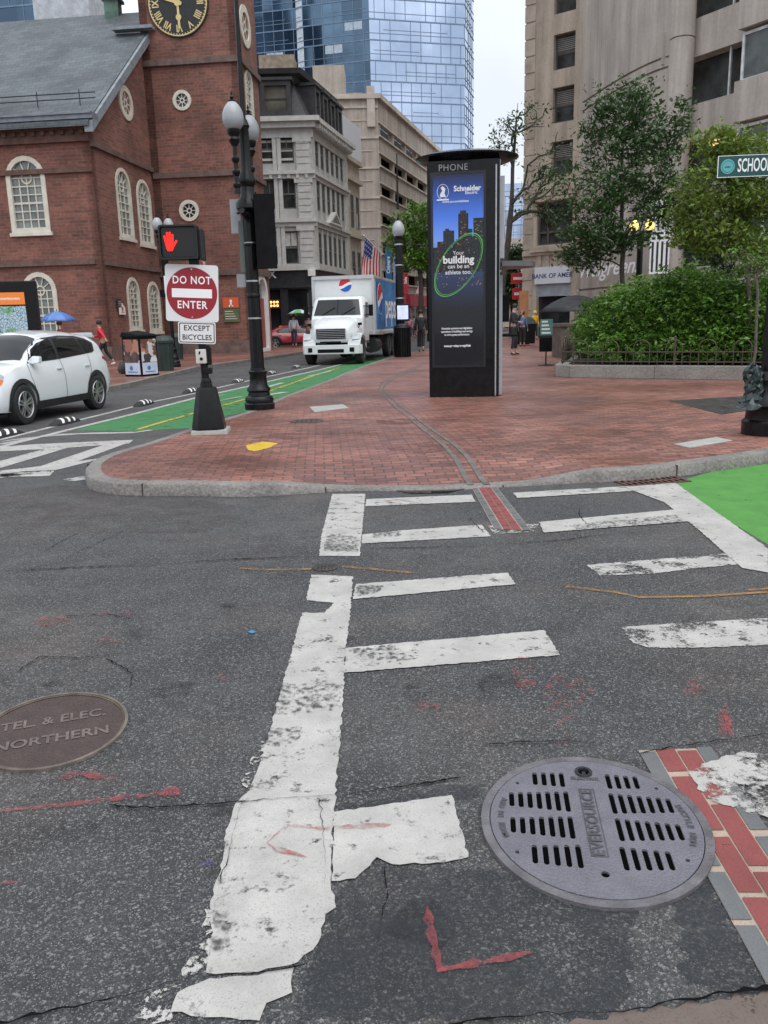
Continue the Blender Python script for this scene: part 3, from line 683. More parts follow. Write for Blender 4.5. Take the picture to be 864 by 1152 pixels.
def grate():
    c = G(730, 541); t = thing('storm_grate', 'rusty slotted storm drain grate in the gutter by the green paint', 'drain grate', (c.x, c.y, 0), R(14))
    m_ = MB(); fr = FLATZ; w, d = .34, .2
    holes = [rectp(-w+.03+i*.064, -d+.03+j*.13, -w+.03+i*.064+.04, -d+.03+j*.13+.10) for i in range(10) for j in range(3)]
    m_.panel(fr, rectp(-w, -d, w, d+.06), holes, .012, .03, back=False); m_.build('grate_plate', mat('rust_grate', (.10, .05, .04), .7, metal=.2, var=.4, scale=12), t, 0)
    m_ = MB(); m_.rect(fr, -w, -d, w, d+.06, .0055, 0); m_.build('pit', MATS['pit_shade'], t, 0)  # flat black sheet stands in for the shade under the grate bars
grate()
# puddle by the dropped kerb
marking('puddle', [[(440, 551), (470, 546), (510, 546), (524, 550), (505, 555), (462, 556)]], mat('water', (.02, .018, .015), .05, var=0, spec=.8), z=.006, amp=.01)
# ================================================================== buildings
BR = brick_mat('red_brick', (.27, .108, .078), (.165, .072, .056), (.21, .145, .12), .42, .14, ms=.012, rough=.9, big=.35)
SL = brick_mat('slate_roof', (.115, .13, .14), (.075, .09, .10), (.04, .045, .05), .5, .28, ms=.012, rough=.55, big=.45)
FRM = M['trim']; PANE = glass_mat('old_window_glass', (.22, .25, .24), .08, lo=.45)
def window(fr, parent, cx, z0, w, h, ar=True, nx=3, nz=5, fm=None, pm_=None, t=.13, mt=.045, deep=.12, proud=.05, fan=False):
    fm = fm or FRM; pm_ = pm_ or PANE
    mk = (lambda i: inset_arch(cx, z0, w, h, i)) if ar else (lambda i: rectp(cx-w/2+i, z0+i, cx+w/2-i, z0+h-i))
    m_ = MB(); m_.panel(fr, mk(0), [mk(t)], proud, deep+proud)
    iw, ih, iz = w-2*t, h-2*t, z0+t; top = iz+ih-(iw/2 if ar else 0)
    for i in range(1, nx): x = cx-iw/2+iw*i/nx; m_.rect(fr, x-mt/2, iz, x+mt/2, top, -deep*.35, mt)
    for j in range(1, nz+1 if ar else nz):
        zz = iz+(top-iz)*j/nz; q = mt*(1.9 if j == nz//2 else 1); m_.rect(fr, cx-iw/2, zz-q/2, cx+iw/2, zz+q/2, -deep*.33, mt)
    if ar:
        r = iw/2
        for a in (36, 72, 108, 144): m_.bar(fr, (cx+.3*r*math.cos(R(a)), top+.3*r*math.sin(R(a))), (cx+r*math.cos(R(a)), top+r*math.sin(R(a))), mt, -deep*.34, mt)
        m_.ring(fr, cx, top, .28*r, .34*r+mt*.5, -deep*.36, mt, 16)
    m_.rect(fr, cx-w/2-.08, z0-.14, cx+w/2+.08, z0+.0, proud+.06, .2)
    wn = m_.build('window', fm, parent, 0)
    g = MB(); g.panel(fr, mk(t*.6), (), -deep*.75, .01); g.build('pane', pm_, wn, 0); return wn
def oculus(fr, parent, a, b, r, seg=8, name='window'):
    m_ = MB(); m_.ring(fr, a, b, r*.66, r, .07, .2, 28); m_.ring(fr, a, b, r*.15, r*.27, .02, .06, 12)
    for k in range(seg):
        th = 2*math.pi*k/seg; m_.bar(fr, (a+r*.2*math.cos(th), b+r*.2*math.sin(th)), (a+r*.7*math.cos(th), b+r*.7*math.sin(th)), r*.07, .018, .05)
    w = m_.build(name, M['trim'], parent, 30)
    g = MB(); g.disc(fr, a, b, r*.7, -.06, .01, 24); g.build('pane', M['glassd'], w, 0)
# ---------------- church
CA = math.atan(.12); e2 = Vector((math.cos(CA), -math.sin(CA), 0)); e1 = Vector((math.sin(CA), math.cos(CA), 0))
C0 = Z(104, 135, 38); C0.z = 0; C0 = Z(112, 270, 38); C0.z = 0
church = thing('brick_church', 'old red brick church with slate roof, arched white windows and a square clock tower', 'church', tuple(C0))
def local(fr, root):  # express a world frame in the coordinates of an unrotated root
    return Fr(fr.o-Vector(root.location), fr.u, fr.v)
FSw = Fr(C0, e2); FGw = Fr(C0, e1); TD = FGw.px(172.5, 215)[0]; print('TD', TD)
T0 = C0+e1*TD; FTw = Fr(T0, e2)
Wt = FTw.px(270, 100)[0]; T1 = T0+e2*Wt; FRw = Fr(T1, e1); TR = FRw.px(299, 250)[0]
FS, FG, FT, FRr = (local(f, church) for f in (FSw, FGw, FTw, FRw))
ze = FSw.px(104, 133)[1]; slope = (FGw.px(159, 44)[1]-ze)/TD; hw = TD
while hw < 14:
    q_ = C0-e2*6+e1*hw; q_.z = ze+hw*slope+.3; d_ = q_-CAM
    if 576-FPX*d_.dot(UP)/d_.dot(FW) < 22: break
    hw += .1
print('church', TD, slope, hw, ze)
def op(frw, x, y0, y1, wpx0, wpx1):   # opening from pixel extents: left, right at mid height, top, bottom
    a0, _ = frw.px(wpx0, (y0+y1)/2); a1, _ = frw.px(wpx1, (y0+y1)/2); _, zt = frw.px(x, y0); _, zb = frw.px(x, y1)
    return (a0+a1)/2, zb, a1-a0, zt-zb
front_w = [op(FSw, 31, 175, 262, 9, 53), op(FSw, 46, 306, 388, 28, 66)]
w0 = front_w[0]; front_w += [(w0[0]-4.4, w0[1], w0[2], w0[3]), (front_w[1][0]-4.4, front_w[1][1], front_w[1][2], front_w[1][3])]
wl = MB(); wl.panel(FS, rectp(-26, 0, 0, ze), [inset_arch(*w, .03) for w in front_w], 0, .35)
gable_w = [op(FGw, 139, 190, 267, 131.5, 147.5), op(FGw, 162, 203, 275, 155, 170), op(FGw, 150, 312, 371, 143.5, 157.5), op(FGw, 173, 317, 373, 166.5, 180)]
gable_w = [g for g in gable_w]
g0 = gable_w[0]
wl.panel(FG, [(0, 0), (hw*2, 0), (hw*2, ze), (hw, ze+hw*slope), (0, ze)], [inset_arch(*w, .03) for w in gable_w if w[0]+w[2]/2 < TD], 0, .35)
wl.build('wall', BR, church, 0)
for w in front_w: window(FS, church, *w, nx=4, nz=6, t=.2)
for w in gable_w:
    if w[0]+w[2]/2 < TD+.2: window(FG, church, *w, nx=3, nz=6, t=.16)
a, z_ = FGw.px(141, 116); oculus(FG, church, a, z_, .75)
# brick plinth + belts
bl = MB()
bz = FSw.px(60, 293)[1]; bl.rect(FS, -26, bz-.22, -.25, bz, .14, .16)
az = FGw.px(121, 293)[1]; bl.rect(FG, .25, az-.22, TD, az, .14, .16)
az = FGw.px(110, 162)[1]; bl.rect(FG, .0, az-.22, TD, az, .14, .16)
az2 = FTw.px(210, 194)[1]; bl.rect(FT, .1, az2-.25, Wt+.14, az2, .16, .18); bl.rect(FRr, .0, az2-.25, TR, az2, .16, .18)
az3 = FTw.px(210, 66)[1]; bl.rect(FT, .0, az3-.28, Wt+.14, az3, .16, .18); bl.rect(FRr, .0, az3-.28, TR, az3, .16, .18)
az4 = FTw.px(250, 304)[1]; bl.rect(FT, .0, az4-.25, Wt+.14, az4, .16, .18); bl.rect(FRr, .0, az4-.25, TR, az4, .16, .18)
bl.build('belt_course', mat('brownstone', (.13, .085, .07), .8, var=.3, scale=3), church, 0)
# cornice and gutter
cz = MB()
cz.rect(FS, -26, ze-.9, .02, ze-.45, .22, .25); cz.rect(FS, -26, ze-.45, .1, ze-.12, .38, .4); cz.rect(FS, -26, ze-2.1, 0, ze-1.9, .12, .14)
for i in range(60): cz.rect(FS, -.3-.43*i, ze-.62, -.12-.43*i, ze-.46, .34, .3)
cz.build('cornice', mat('dark_cornice', (.12, .065, .05), .8, var=.3), church, 0)
gt = MB(); gt.rect(FS, -26.3, ze-.12, .45, ze+.06, .62, .66); gt.rect(FS, -26.3, ze+.06, .45, ze+.14, .7, .7)
gt.build('gutter', mat('gutter_grey', (.20, .22, .25), .5, metal=.3, var=.2), church, 0)
# roof
rf = MB(); o_ = -.7; th = .18
def rp3(a, t, up=0): q = FS.p(a, 0, 0)+e1*t; return (q.x, q.y, ze+t*slope+.1+up)
for (tA, tB) in ((o_, hw),):
    A, B, C_, D = rp3(-26.5, tA), rp3(.32, tA), rp3(.32, tB), rp3(-26.5, tB)
    rf.loft([[A, B, C_, D], [(p[0], p[1], p[2]+th) for p in (A, B, C_, D)]])
bk = lambda a, t, up=0: tuple(FS.p(a, 0, 0)+e1*t)[:2]+(ze+(2*hw-t)*slope+.1+up,)
A, B, C_, D = bk(-26.5, hw), bk(.32, hw), bk(.32, 2*hw+.7), bk(-26.5, 2*hw+.7)
rf.loft([[A, B, C_, D], [(p[0], p[1], p[2]+th) for p in (A, B, C_, D)]])
roof = rf.build('roof', SL, church, 0)
rk = MB(); q0, q1 = Vector(rp3(.35, o_+.1, .12)), Vector(rp3(.35, TD, .12))
rk.loft([[q0+Vector((-.25, 0, 0)), q0+Vector((.1, 0, 0)), q0+Vector((.1, 0, -.42)), q0+Vector((-.25, 0, -.42))], [q1+Vector((-.25, 0, 0)), q1+Vector((.1, 0, 0)), q1+Vector((.1, 0, -.42)), q1+Vector((-.25, 0, -.42))]])
q2 = q1+Vector((0, 0, .1)); rk.box((q2.x-.6, q2.y-.2, q2.z+.05), (2.0, .5, .14), rz=-CA)
rk.build('rake_trim', mat('rake_grey', (.22, .25, .27), .5, var=.2), church, 0)
sn = MB(); 
for i in range(2): 
    a_, b__ = Vector(rp3(-26, .5+.0*i, .45+.22*i)), Vector(rp3(.2, .5, .45+.22*i)); sn.tube([a_, b__], .025, 5)
for i in range(14): p_ = Vector(rp3(-.5-1.9*i, .5, .1)); sn.tube([p_, p_+Vector((0, 0, .7))], .025, 5)
sn.build('snow_rail', M['iron'], church, 0)
# ridge copper vent
rv = Vector(rp3(FSw.px(43, 20)[0]*1.27, hw, 0))
m_ = MB(); m_.box((rv.x, rv.y, rv.z+.3), (.7, .7, .9)); m_.box((rv.x, rv.y, rv.z+.8), (.95, .95, .12)); m_.box((rv.x, rv.y, rv.z+1.2), (.6, .6, .7)); m_.box((rv.x, rv.y, rv.z+1.7), (.9, .9, .3), top=(.3, .3))
m_.build('chimney', mat('verdigris', (.10, .17, .13), .7, var=.3), church, 0)
# tower
tw = MB()
tfront = [(FTw.px(205, 113), 10), (FTw.px(213, 237), 11)]
rad = lambda px_: px_/940*44
doorA, doorZ0, doorW, doorH = op(FRw, 295, 308, 392, 289, 301)
arT = op(FRw, 280, 80, 150, 276.5, 284.5)
tw.panel(FT, rectp(0, 0, Wt, 36), [circ(q[0], q[1], rad(r_)*.95, 24) for q, r_ in tfront], 0, .4)
tw.panel(FRr, rectp(0.0, 0, TR, 36), [inset_arch(*arT, .03), inset_arch(doorA, .1, doorW, doorZ0+doorH-.1, .03)], 0, .4)
lf = Fr(Vector(T0)-Vector(church.location), e1); tw.panel(Fr(lf.o, -e1), rectp(-TD-1, 0, 0, 36), (), 0, .4)
tw.build('tower_wall', BR, church, 0)
for q, r_ in tfront: oculus(FT, church, q[0], q[1], rad(r_), 8)
q = FRw.px(275, 30); oculus(FRr, church, q[0], q[1], .95, 6)
window(FRr, church, *arT, nx=2, nz=6, t=.15)
# tower door
dm = MB(); oa = arch(doorA, .12, doorW, doorZ0+doorH-.12); dm.panel(FRr, oa, [inset_arch(doorA, .0, doorW, doorZ0+doorH, .28)], .08, .3)
dd = dm.build('door', M['white'], church, 0)
m_ = MB(); m_.rect(FRr, doorA-doorW/2+.25, .2, doorA+doorW/2-.25, 2.9, -.1, .08); m_.build('door_leaf', mat('red_door', (.25, .03, .03), .4), dd, 0)
m_ = MB(); m_.panel(FRr, inset_arch(doorA, .12, doorW, doorZ0+doorH-.12, .24), (), -.2, .02); m_.build('pane', PANE, dd, 0)
# clock
cq = FTw.px(200.5, 4); rc = rad(32)
ck = MB(); ck.disc(FT, cq[0], cq[1], rc, .10, .12, 48); clk = ck.build('clock', mat('clock_black', (.012, .012, .012), .5), church, 0)
GOLD = mat('gold_leaf', (.62, .48, .22), .4, metal=.4, var=.1)
m_ = MB(); m_.ring(FT, cq[0], cq[1], rc*.93, rc*.965, .108, .01, 48)
for k in range(60):
    th = 2*math.pi*k/60; m_.bar(FT, (cq[0]+rc*.89*math.cos(th), cq[1]+rc*.89*math.sin(th)), (cq[0]+rc*.93*math.cos(th), cq[1]+rc*.93*math.sin(th)), .04, .108, .01)
for k, s_ in enumerate(('XII', 'I', 'II', 'III', 'IIII', 'V', 'VI', 'VII', 'VIII', 'IX', 'X', 'XI')):
    th = math.pi/2-2*math.pi*k/12; m_.text(s_, rc*.30, FT, cq[0]+rc*.73*math.cos(th), cq[1]+rc*.73*math.sin(th), .112, off=.012, rot=th-math.pi/2, sx=.8)
m_.build('clock_numerals', GOLD, clk, 0)
m_ = MB(); m_.bar(FT, (cq[0], cq[1]+.3), (cq[0]+.02, cq[1]-rc*.75), .11, .14, .02); m_.disc(FT, cq[0]+.01, cq[1]-rc*.42, .14, .142, .02, 12)
m_.bar(FT, (cq[0]+.2, cq[1]-.06), (cq[0]-rc*.5, cq[1]+rc*.18), .15, .15, .02); m_.disc(FT, cq[0], cq[1], .16, .16, .03, 16)
m_.build('clock_hand', GOLD, clk, 0)
# base plinth in stone
m_ = MB(); m_.rect(FS, -26, 0, .12, .75, .12, .14); m_.rect(FG, 0, 0, TD, .75, .12, .14); m_.rect(FT, 0, 0, Wt+.12, .75, .12, .14); m_.rect(FRr, 0, 0, doorA-doorW/2-.1, .75, .12, .14)
m_.build('plinth', mat('plinth_stone', (.15, .10, .085), .8, var=.3), church, 0)
# notices on the church
def notice(frw, px0, py0, px1, py1, label, build, name='notice_board', cat='notice'):
    a0, b1 = frw.px(px0, py0); a1, b0 = frw.px(px1, py1); o = frw.p((a0+a1)/2, b0, .06)
    t = thing(name, label, cat, tuple(o)); build(Fr((0, 0, 0), frw.u, frw.v), abs(a1-a0), b1-b0, t); return t
ORG = mat('orange_print', (.62, .10, .03), .5, var=.05); GRN = mat('olive_print', (.09, .12, .05), .5, var=.2); CRM = mat('cream_print', (.62, .58, .5), .5, var=.1)
def bd1(fr, w, h, t):
    m_ = MB(); m_.rect(fr, -w/2, h*.58, w/2, h, .07, .05); m_.build('upper_panel', ORG, t, 0)
    m_ = MB(); m_.rect(fr, -w/2, 0, w/2, h*.55, .06, .05); m_.build('lower_panel', GRN, t, 0)
    m_ = MB(); m_.disc(fr, .02, h*.86, .07, .078, .003, 10); m_.bar(fr, (.02, h*.8), (0, h*.7), .09, .078, .003); m_.bar(fr, (0, h*.72), (-.1, h*.63), .05, .078, .003); m_.bar(fr, (.0, h*.72), (.12, h*.64), .05, .078, .003); m_.build('walking_figure', M['letter'], t, 0)
    m_ = MB()
    for i in range(4): m_.rect(fr, -w*.4, h*(.12+.1*i), w*(.35-.08*i), h*(.15+.1*i), .066, .003)
    m_.build('lettering', CRM, t, 0)
notice(FTw, 251, 335, 270.5, 362, 'orange and olive notice board on the tower wall between the sign post and the lamp', bd1)
def bd2(fr, w, h, t):
    m_ = MB(); m_.panel(fr, [(-w/2, 0), (w/2, 0), (w/2, h*.6), (0, h), (-w/2, h*.6)], (), .05, .05); m_.build('board', M['white'], t, 0)
    m_ = MB(); m_.disc(fr, 0, h*.5, w*.16, .055, .003, 10); m_.rect(fr, -w*.3, h*.15, w*.3, h*.2, .055, .003); m_.rect(fr, -w*.25, h*.27, w*.25, h*.3, .055, .003); m_.build('emblem', mat('plaque_red', (.45, .08, .06), .5), t, 0)
notice(FGw, 131.5, 341, 139, 354, 'small white house-shaped plaque on the church gable wall', bd2, 'wall_plaque', 'plaque')
def bd3(fr, w, h, t):
    m_ = MB(); m_.rect(fr, -w/2, 0, w/2, h, .05, .05); m_.build('board', mat('dark_plaque', (.05, .05, .05), .4), t, 0)
    m_ = MB()
    for i in range(3): m_.rect(fr, -w*.35, h*(.25+.2*i), w*.35, h*(.3+.2*i), .053, .002)
    m_.build('lettering', CRM, t, 0)
notice(FGw, 129.6, 336, 134.5, 346, 'dark plaque just above the white plaque on the gable wall', bd3, 'wall_plaque', 'plaque')
# free-standing boards on the pavement by the church
def stand_board(px, py, w, h, label, topm, botm, rz=0):
    c = G(px, py, SWZ); t = thing('notice_stand', label, 'notice stand', (c.x, c.y, SWZ), rz)
    m_ = MB(); m_.box((0, 0, h/2), (w, .3, h)); m_.build('case', topm, t, 0, bevel=.02)
    m_ = MB(); m_.rect(XZ, -w*.42, h*.08, w*.42, h*.45, .153, .003); m_.disc(XZ, -w*.1, h*.3, w*.2, .158, .003, 16); m_.build('lower_panel', botm, t, 0)
    m_ = MB()
    for i in range(3): m_.rect(XZ, -w*.35, h*(.6+.1*i), w*.3, h*(.64+.1*i), .153, .003)
    m_.build('lettering', mat('teal_print', (.05, .3, .3), .5), t, 0)
stand_board(275, 394, .75, .95, 'low pale and blue notice box standing at the foot of the tower', mat('pale_panel', (.5, .55, .42), .5), mat('cyan_print', (.03, .32, .5), .5))
# pale stone shaft far left behind the map stand
# ---------------- mansard corner building
K0 = Z(350, 200, 60); K0.z = 0
mansard = thing('stone_building', 'pale grey stone corner building with a dark mansard roof and black shopfront', 'building', tuple(K0))
uF = Vector((1, .0, 0)); uS = Vector((.22, 1, 0)).normalized(); KFw = Fr(K0, uF); KSw = Fr(K0, uS); SLn = KSw.px(388, 150)[0]; print('SLn', SLn); KF, KS = local(KFw, mansard), local(KSw, mansard)
zc = KFw.px(348, 138)[1]; zm = KFw.px(348, 74)[1]; zshop = KFw.px(348, 303)[1]
STN = mat('grey_stone', (.46, .45, .43), .8, streak=.3, var=.15, scale=1.5, fine=.4); DKP = mat('black_shopfront', (.025, .027, .03), .4, var=.3)
LW = 13.0
def rows(frw, xref, ys): return [(frw.px(xref, y1)[1], frw.px(xref, y0)[1]) for y0, y1 in ys]
rowsF = rows(KFw, 322, [(150, 184), (201, 235), (260, 297)])
fx = [KFw.px(302, 200)[0], KFw.px(323.5, 200)[0]]; ww = 1.0; fx += [fx[0]-2.0, fx[0]-4.0]
holesF = [rectp(x-ww/2, z0, x+ww/2, z1) for x in fx for z0, z1 in rowsF]
sp6 = (SLn-1.7)/6; sx = [.85+sp6*(i+.5) for i in range(6)]
rowsS = rowsF
holesS = [rectp(x-.36, z0, x+.36, z1) for x in sx for z0, z1 in rowsS]
m_ = MB(); m_.panel(KF, rectp(-LW, zshop, 0, zc), holesF, 0, .4); m_.panel(KS, rectp(0, zshop, SLn, zc), holesS, 0, .4)
m_.build('wall', STN, mansard, 0)
DW = glass_mat('dim_window_glass', (.07, .075, .075), .06, lo=.3)
BL = mat('white_blind', (.55, .54, .5), .8); WRM = mat('warm_interior', (.75, .42, .14), .6, var=.3, emit=.5)
def swin(fr, par, cx, z0, w, h, kind=0, off=0.0):
    fr = Fr(fr.p(0, 0, off), fr.u, fr.v)
    m_ = MB(); m_.panel(fr, rectp(cx-w/2, z0, cx+w/2, z0+h), [rectp(cx-w/2+.09, z0+.09, cx+w/2-.09, z0+h-.09)], -.14, .1); m_.rect(fr, cx-w/2, z0+h*.5-.05, cx+w/2, z0+h*.5+.05, -.15, .08); m_.rect(fr, cx-.03, z0+h*.5, cx+.03, z0+h, -.16, .05)
    wn = m_.build('window', mat('window_frame_grey', (.12, .12, .115), .5), par, 0)
    g = MB(); g.rect(fr, cx-w/2+.03, z0+.03, cx+w/2-.03, z0+h-.03, -.2, .01); g.build('pane', DW, wn, 0)
    if kind == 1: g = MB(); g.rect(fr, cx-w/2+.08, z0+h*.55, cx+w/2-.08, z0+h-.08, -.19, .004); g.build('blind', BL, wn, 0)
    if kind == 2:
        g = MB()
        for k in range(3): g.rect(fr, cx-w/2+.09, z0+h*(.12+.3*k), cx+w/2-.09, z0+h*(.2+.3*k), -.19, .004)
        g.build('interior_shelf', CRM, wn, 0)
for x in fx:
    for k, (z0, z1) in enumerate(rowsF): swin(KF, mansard, x, z0, ww, z1-z0, (2, 0, 1)[k])
for x in sx:
    for z0, z1 in rowsS: swin(KS, mansard, x, z0, .72, z1-z0, 0, .15)
# string courses, pilasters, cornices
m_ = MB()
lv = [KFw.px(348, y)[1] for y in (193, 247)]
for z_ in lv:
    for fr, a0, a1 in ((KF, -LW, .3), (KS, -.0, SLn)): m_.rect(fr, a0, z_-.16, a1, z_+.06, .30, .34); m_.rect(fr, a0, z_-.42, a1, z_-.16, .14, .16)
for fr, a0, a1 in ((KF, -LW, .75), (KS, -.0, SLn+.3)):
    m_.rect(fr, a0, zc-.35, a1-.3, zc+.0, .5, .6); m_.rect(fr, a0, zc, a1, zc+.3, .75, .8); m_.rect(fr, a0, zc-.9, a1-.5, zc-.35, .12, .14); m_.rect(fr, a0, zshop-.05, a1-.4, zshop+.35, .35, .36)
rr_ = [(a_, b_) for a_, b_ in zip([zshop+.35]+[l+.06 for l in lv], [lv[1]-.42, lv[0]-.42, zc-.9])]
rr_ = [(zshop+.35, lv[1]-.42), (lv[1]+.06, lv[0]-.42), (lv[0]+.06, zc-.9)]
for z0, z1 in rr_:
    m_.rect(KF, -.95, z0, -.02, z1, .12, .14); m_.rect(KF, -1.15, z1-.3, .1, z1, .2, .2)
    m_.rect(KS, .0, z0, .8, z1, .12, .14); m_.rect(KS, SLn-.7, z0, SLn, z1, .12, .14)
    for x in fx[:1]+[fx[1]]:
        for d in (-.8, .8): m_.rect(KF, x+d-.13, z0, x+d+.13, z1, .08, .1)
    for i in range(7): m_.rect(KS, .85+sp6*i-.12, z0, .85+sp6*i+.12, z1, .05, .07)
    k = 0
    while z0+k*.42+.38 < z1: m_.rect(KF, -.9, z0+k*.42+.03, -.07, z0+k*.42+.36, .17, .07); k += 1
for k in range(int(SLn/.56)): m_.rect(KS, .3+.55*k, zc-.3, .5+.55*k, zc+0.0, .68, .3)
for k in range(20): m_.rect(KF, -.4-.6*k, lv[0]-.42, -.2-.6*k, lv[0]-.16, .26, .2)
m_.panel(KS, [(3, lv[1]+.06), (6.6, lv[1]+.06), (4.8, lv[1]+1.0)], [[(3.6, lv[1]+.2), (6.0, lv[1]+.2), (4.8, lv[1]+.8)]], .4, .4)
m_.build('cornice', mat('stone_trim', (.52, .51, .48), .75, var=.12), mansard, 0)
# mansard
MS = brick_mat('mansard_slate', (.05, .05, .055), (.075, .075, .08), (.03, .03, .03), .4, .22, rough=.6)
nF, nS = KF.n, KS.n
def rc_(a, t, ins, z): # corner points: a along front, t along side, inset
    p = KF.p(a, 0, -ins)+uS*t; return Vector((p.x, p.y, z))
zb = zc+.3
ring0 = [KF.p(-LW, 0, -.1)+Vector((0, 0, zb)), KF.p(-.1, 0, -.1)+Vector((0, 0, zb)), KS.p(SLn, 0, -.1)+Vector((0, 0, zb)), KS.p(SLn, 0, -.1)+Vector((-LW, 0, zb))]
ring1 = [KF.p(-LW, 0, -1.1)+Vector((0, 0, zm-.5)), KF.p(-1.2, 0, -1.1)+Vector((0, 0, zm-.5)), KS.p(SLn-.8, 0, -1.1)+Vector((0, 0, zm-.5)), KS.p(SLn-.8, 0, -1.1)+Vector((-LW+1, 0, zm-.5))]
m_ = MB(); m_.loft([ring0, ring1]); rfm = m_.build('roof', MS, mansard, 0)
BKW = mat('black_woodwork', (.035, .035, .037), .5, var=.3)
m_ = MB()
cr = lambda d, z: [KF.p(-LW, 0, -1.1+d)+Vector((0, 0, z)), KF.p(-1.2+d, 0, -1.1+d)+Vector((0, 0, z)), KS.p(SLn-.8, 0, -1.1+d)+Vector((0, 0, z)), KS.p(SLn-.8, 0, -1.1+d)+Vector((-LW+1, 0, z))]
m_.loft([cr(.15, zm-.8), cr(.35, zm-.45), cr(.7, zm-.3), cr(.8, zm), cr(.2, zm+.08)])
m_.build('roof_cornice', BKW, mansard, 0)
def dormer(fr, a, w, nm='dormer'):
    z0, z1 = zb+.1, zm-.85; m_ = MB(); m_.panel(fr, rectp(a-w/2, z0, a+w/2, z1), [rectp(a-w/2+.28, z0+.35, a+w/2-.28, z1-.3)], .12, 1.4)
    m_.rect(fr, a-w/2-.15, z1, a+w/2+.15, z1+.18, .25, 1.2); m_.rect(fr, a-w/2-.12, z0-.02, a+w/2+.12, z0+.12, .22, .4)
    d = m_.build(nm, BKW, mansard, 0)
    g = MB(); g.rect(fr, a-w/2+.25, z0+.3, a+w/2-.25, z1-.25, -.05, .01); g.build('pane', glass_mat('curtained_glass', (.16, .15, .12), .1) if 'curtained_glass' not in MATS else MATS['curtained_glass'], d, 0)
    g = MB(); g.rect(fr, a-w/2+.2, (z0+z1)/2-.04, a+w/2-.2, (z0+z1)/2+.04, .0, .05); g.build('sash_bar', BKW, d, 0)
dormer(KF, KFw.px(310, 105)[0], 2.0); dormer(KF, KFw.px(310, 105)[0]-3.6, 2.0)
for i in range(4): dormer(KS, 2.0+(SLn-2.6)/3.6*i, 1.3)
m_ = MB(); q = KF.p(-2.2, 0, -3.5); m_.box((q.x, q.y, zm+.6), (2.4, 2.2, 1.6)); q = KF.p(-6, 0, -2.5); m_.box((q.x, q.y, zm+.15), (.6, .6, .5)); m_.build('chimney', mat('tan_brick', (.30, .24, .18), .9, var=.3), mansard, 0)
# shopfront
m_ = MB(); m_.panel(KF, rectp(-LW, 0, .0, zshop-.05), [rectp(-LW+.4+2.1*i, .8, -LW+2.1+2.1*i, zshop-1.3) for i in range(5)]+[rectp(-2.0, .15, -.5, zshop-1.3)], 0, .4)
m_.panel(KS, rectp(0, 0, SLn, zshop-.05), [rectp(.6+2.3*i, .8, 2.5+2.3*i, zshop-1.3) for i in range(int((SLn-.6)/2.3))], 0, .4)
m_.rect(KF, -LW, zshop-1.2, .3, zshop-1.05, .25, .25); m_.rect(KS, 0, zshop-1.2, SLn, zshop-1.05, .25, .25)
shp = m_.build('shopfront', DKP, mansard, 0)
m_ = MB(); m_.rect(KF, -LW, .2, -.2, zshop-1.2, -.3, .02); m_.rect(KS, .2, .2, SLn, zshop-1.2, -.3, .02); m_.build('pane', M['glassd'], shp, 0)
q = KFw.px(302.5, 309); m_ = MB(); m_.text('LENOX', .75, KF, q[0]-.75, q[1], .03, off=.02); m_.build('lettering', M['letter'], shp, 0)
m_ = MB(); q = KFw.px(349.5, 307); m_.box(tuple(KF.p(-.2, q[1], .35)), (.5, .5, .45)); m_.build('lamp', mat('white_lamp', (.8, .8, .75), .4), shp, 20)
hl = thing('heat_lamp_panel', 'glowing orange cluster of lamps in the dark shopfront window beside the tower', 'lamp cluster', tuple(KFw.p(KFw.px(309, 342)[0], KFw.px(309, 342)[1], .12)))
m_ = MB(); m_.box((0, 0, 0), (.75, .2, .6)); m_.build('lamp_housing', BKW, hl, 0)
m_ = MB()
for i in range(3):
    for j in range(2): m_.disc(XZ, -.22+.22*i, -.12+.24*j, .085, .115, .02, 10)
m_.build('bulb', mat('orange_bulb', (1, .42, .12), .5, var=0, emit=2.2), hl, 0)
# round white clock/lamp on the church corner
# ---------------- small tan infill building
S0 = KSw.p(SLn, 0, -.3); infill = thing('infill_building', 'narrow tan stone building with tall windows, between the mansard corner and the garage', 'building', tuple(S0))
ISw = Fr(S0, Vector((.25, 1, 0))); IS = local(ISw, infill); IL = ISw.px(402.5, 150)[0]; print('IL', IL); zi = ISw.px(392, 176)[1]
TAN = mat('tan_stone', (.46, .40, .32), .85, var=.15, scale=1.2)
lvI = [KFw.px(348, y)[1]*1.12 for y in (300, 262, 215)]
ni = 3; iw_ = IL/ni; hs_ = [rectp(iw_*i+iw_*.2, z, iw_*i+iw_*.8, z+2.6) for i in range(ni) for z in (4.6, 9.0, 13.2) if z+3 < zi]
m_ = MB(); m_.panel(IS, rectp(0, 0, IL, zi), hs_, 0, .4); m_.panel(Fr(IS.o, Vector((1, 0, 0))), rectp(-6, 0, 0, zi), (), 0, .4); m_.build('wall', TAN, infill, 0)
for i in range(ni):
    for z in (4.6, 9.0, 13.2):
        if z+3 < zi: swin(IS, infill, iw_*(i+.5), z, iw_*.6, 2.6, 0, .15)
m_ = MB(); m_.rect(IS, -.2, zi, IL, zi+2.6, .25, .4); m_.build('parapet_panel', mat('white_panel', (.62, .64, .68), .5, var=.05), infill, 0)
m_ = MB()
for z in (3.9, 8.2, 12.5, zi-.4): m_.rect(IS, 0, z, IL, z+.35, .35, .36)
m_.rect(IS, 0.3, .3, IL-.5, 3.4, .02, .05); m_.build('belt_course', mat('tan_trim', (.45, .41, .33), .8), infill, 0)
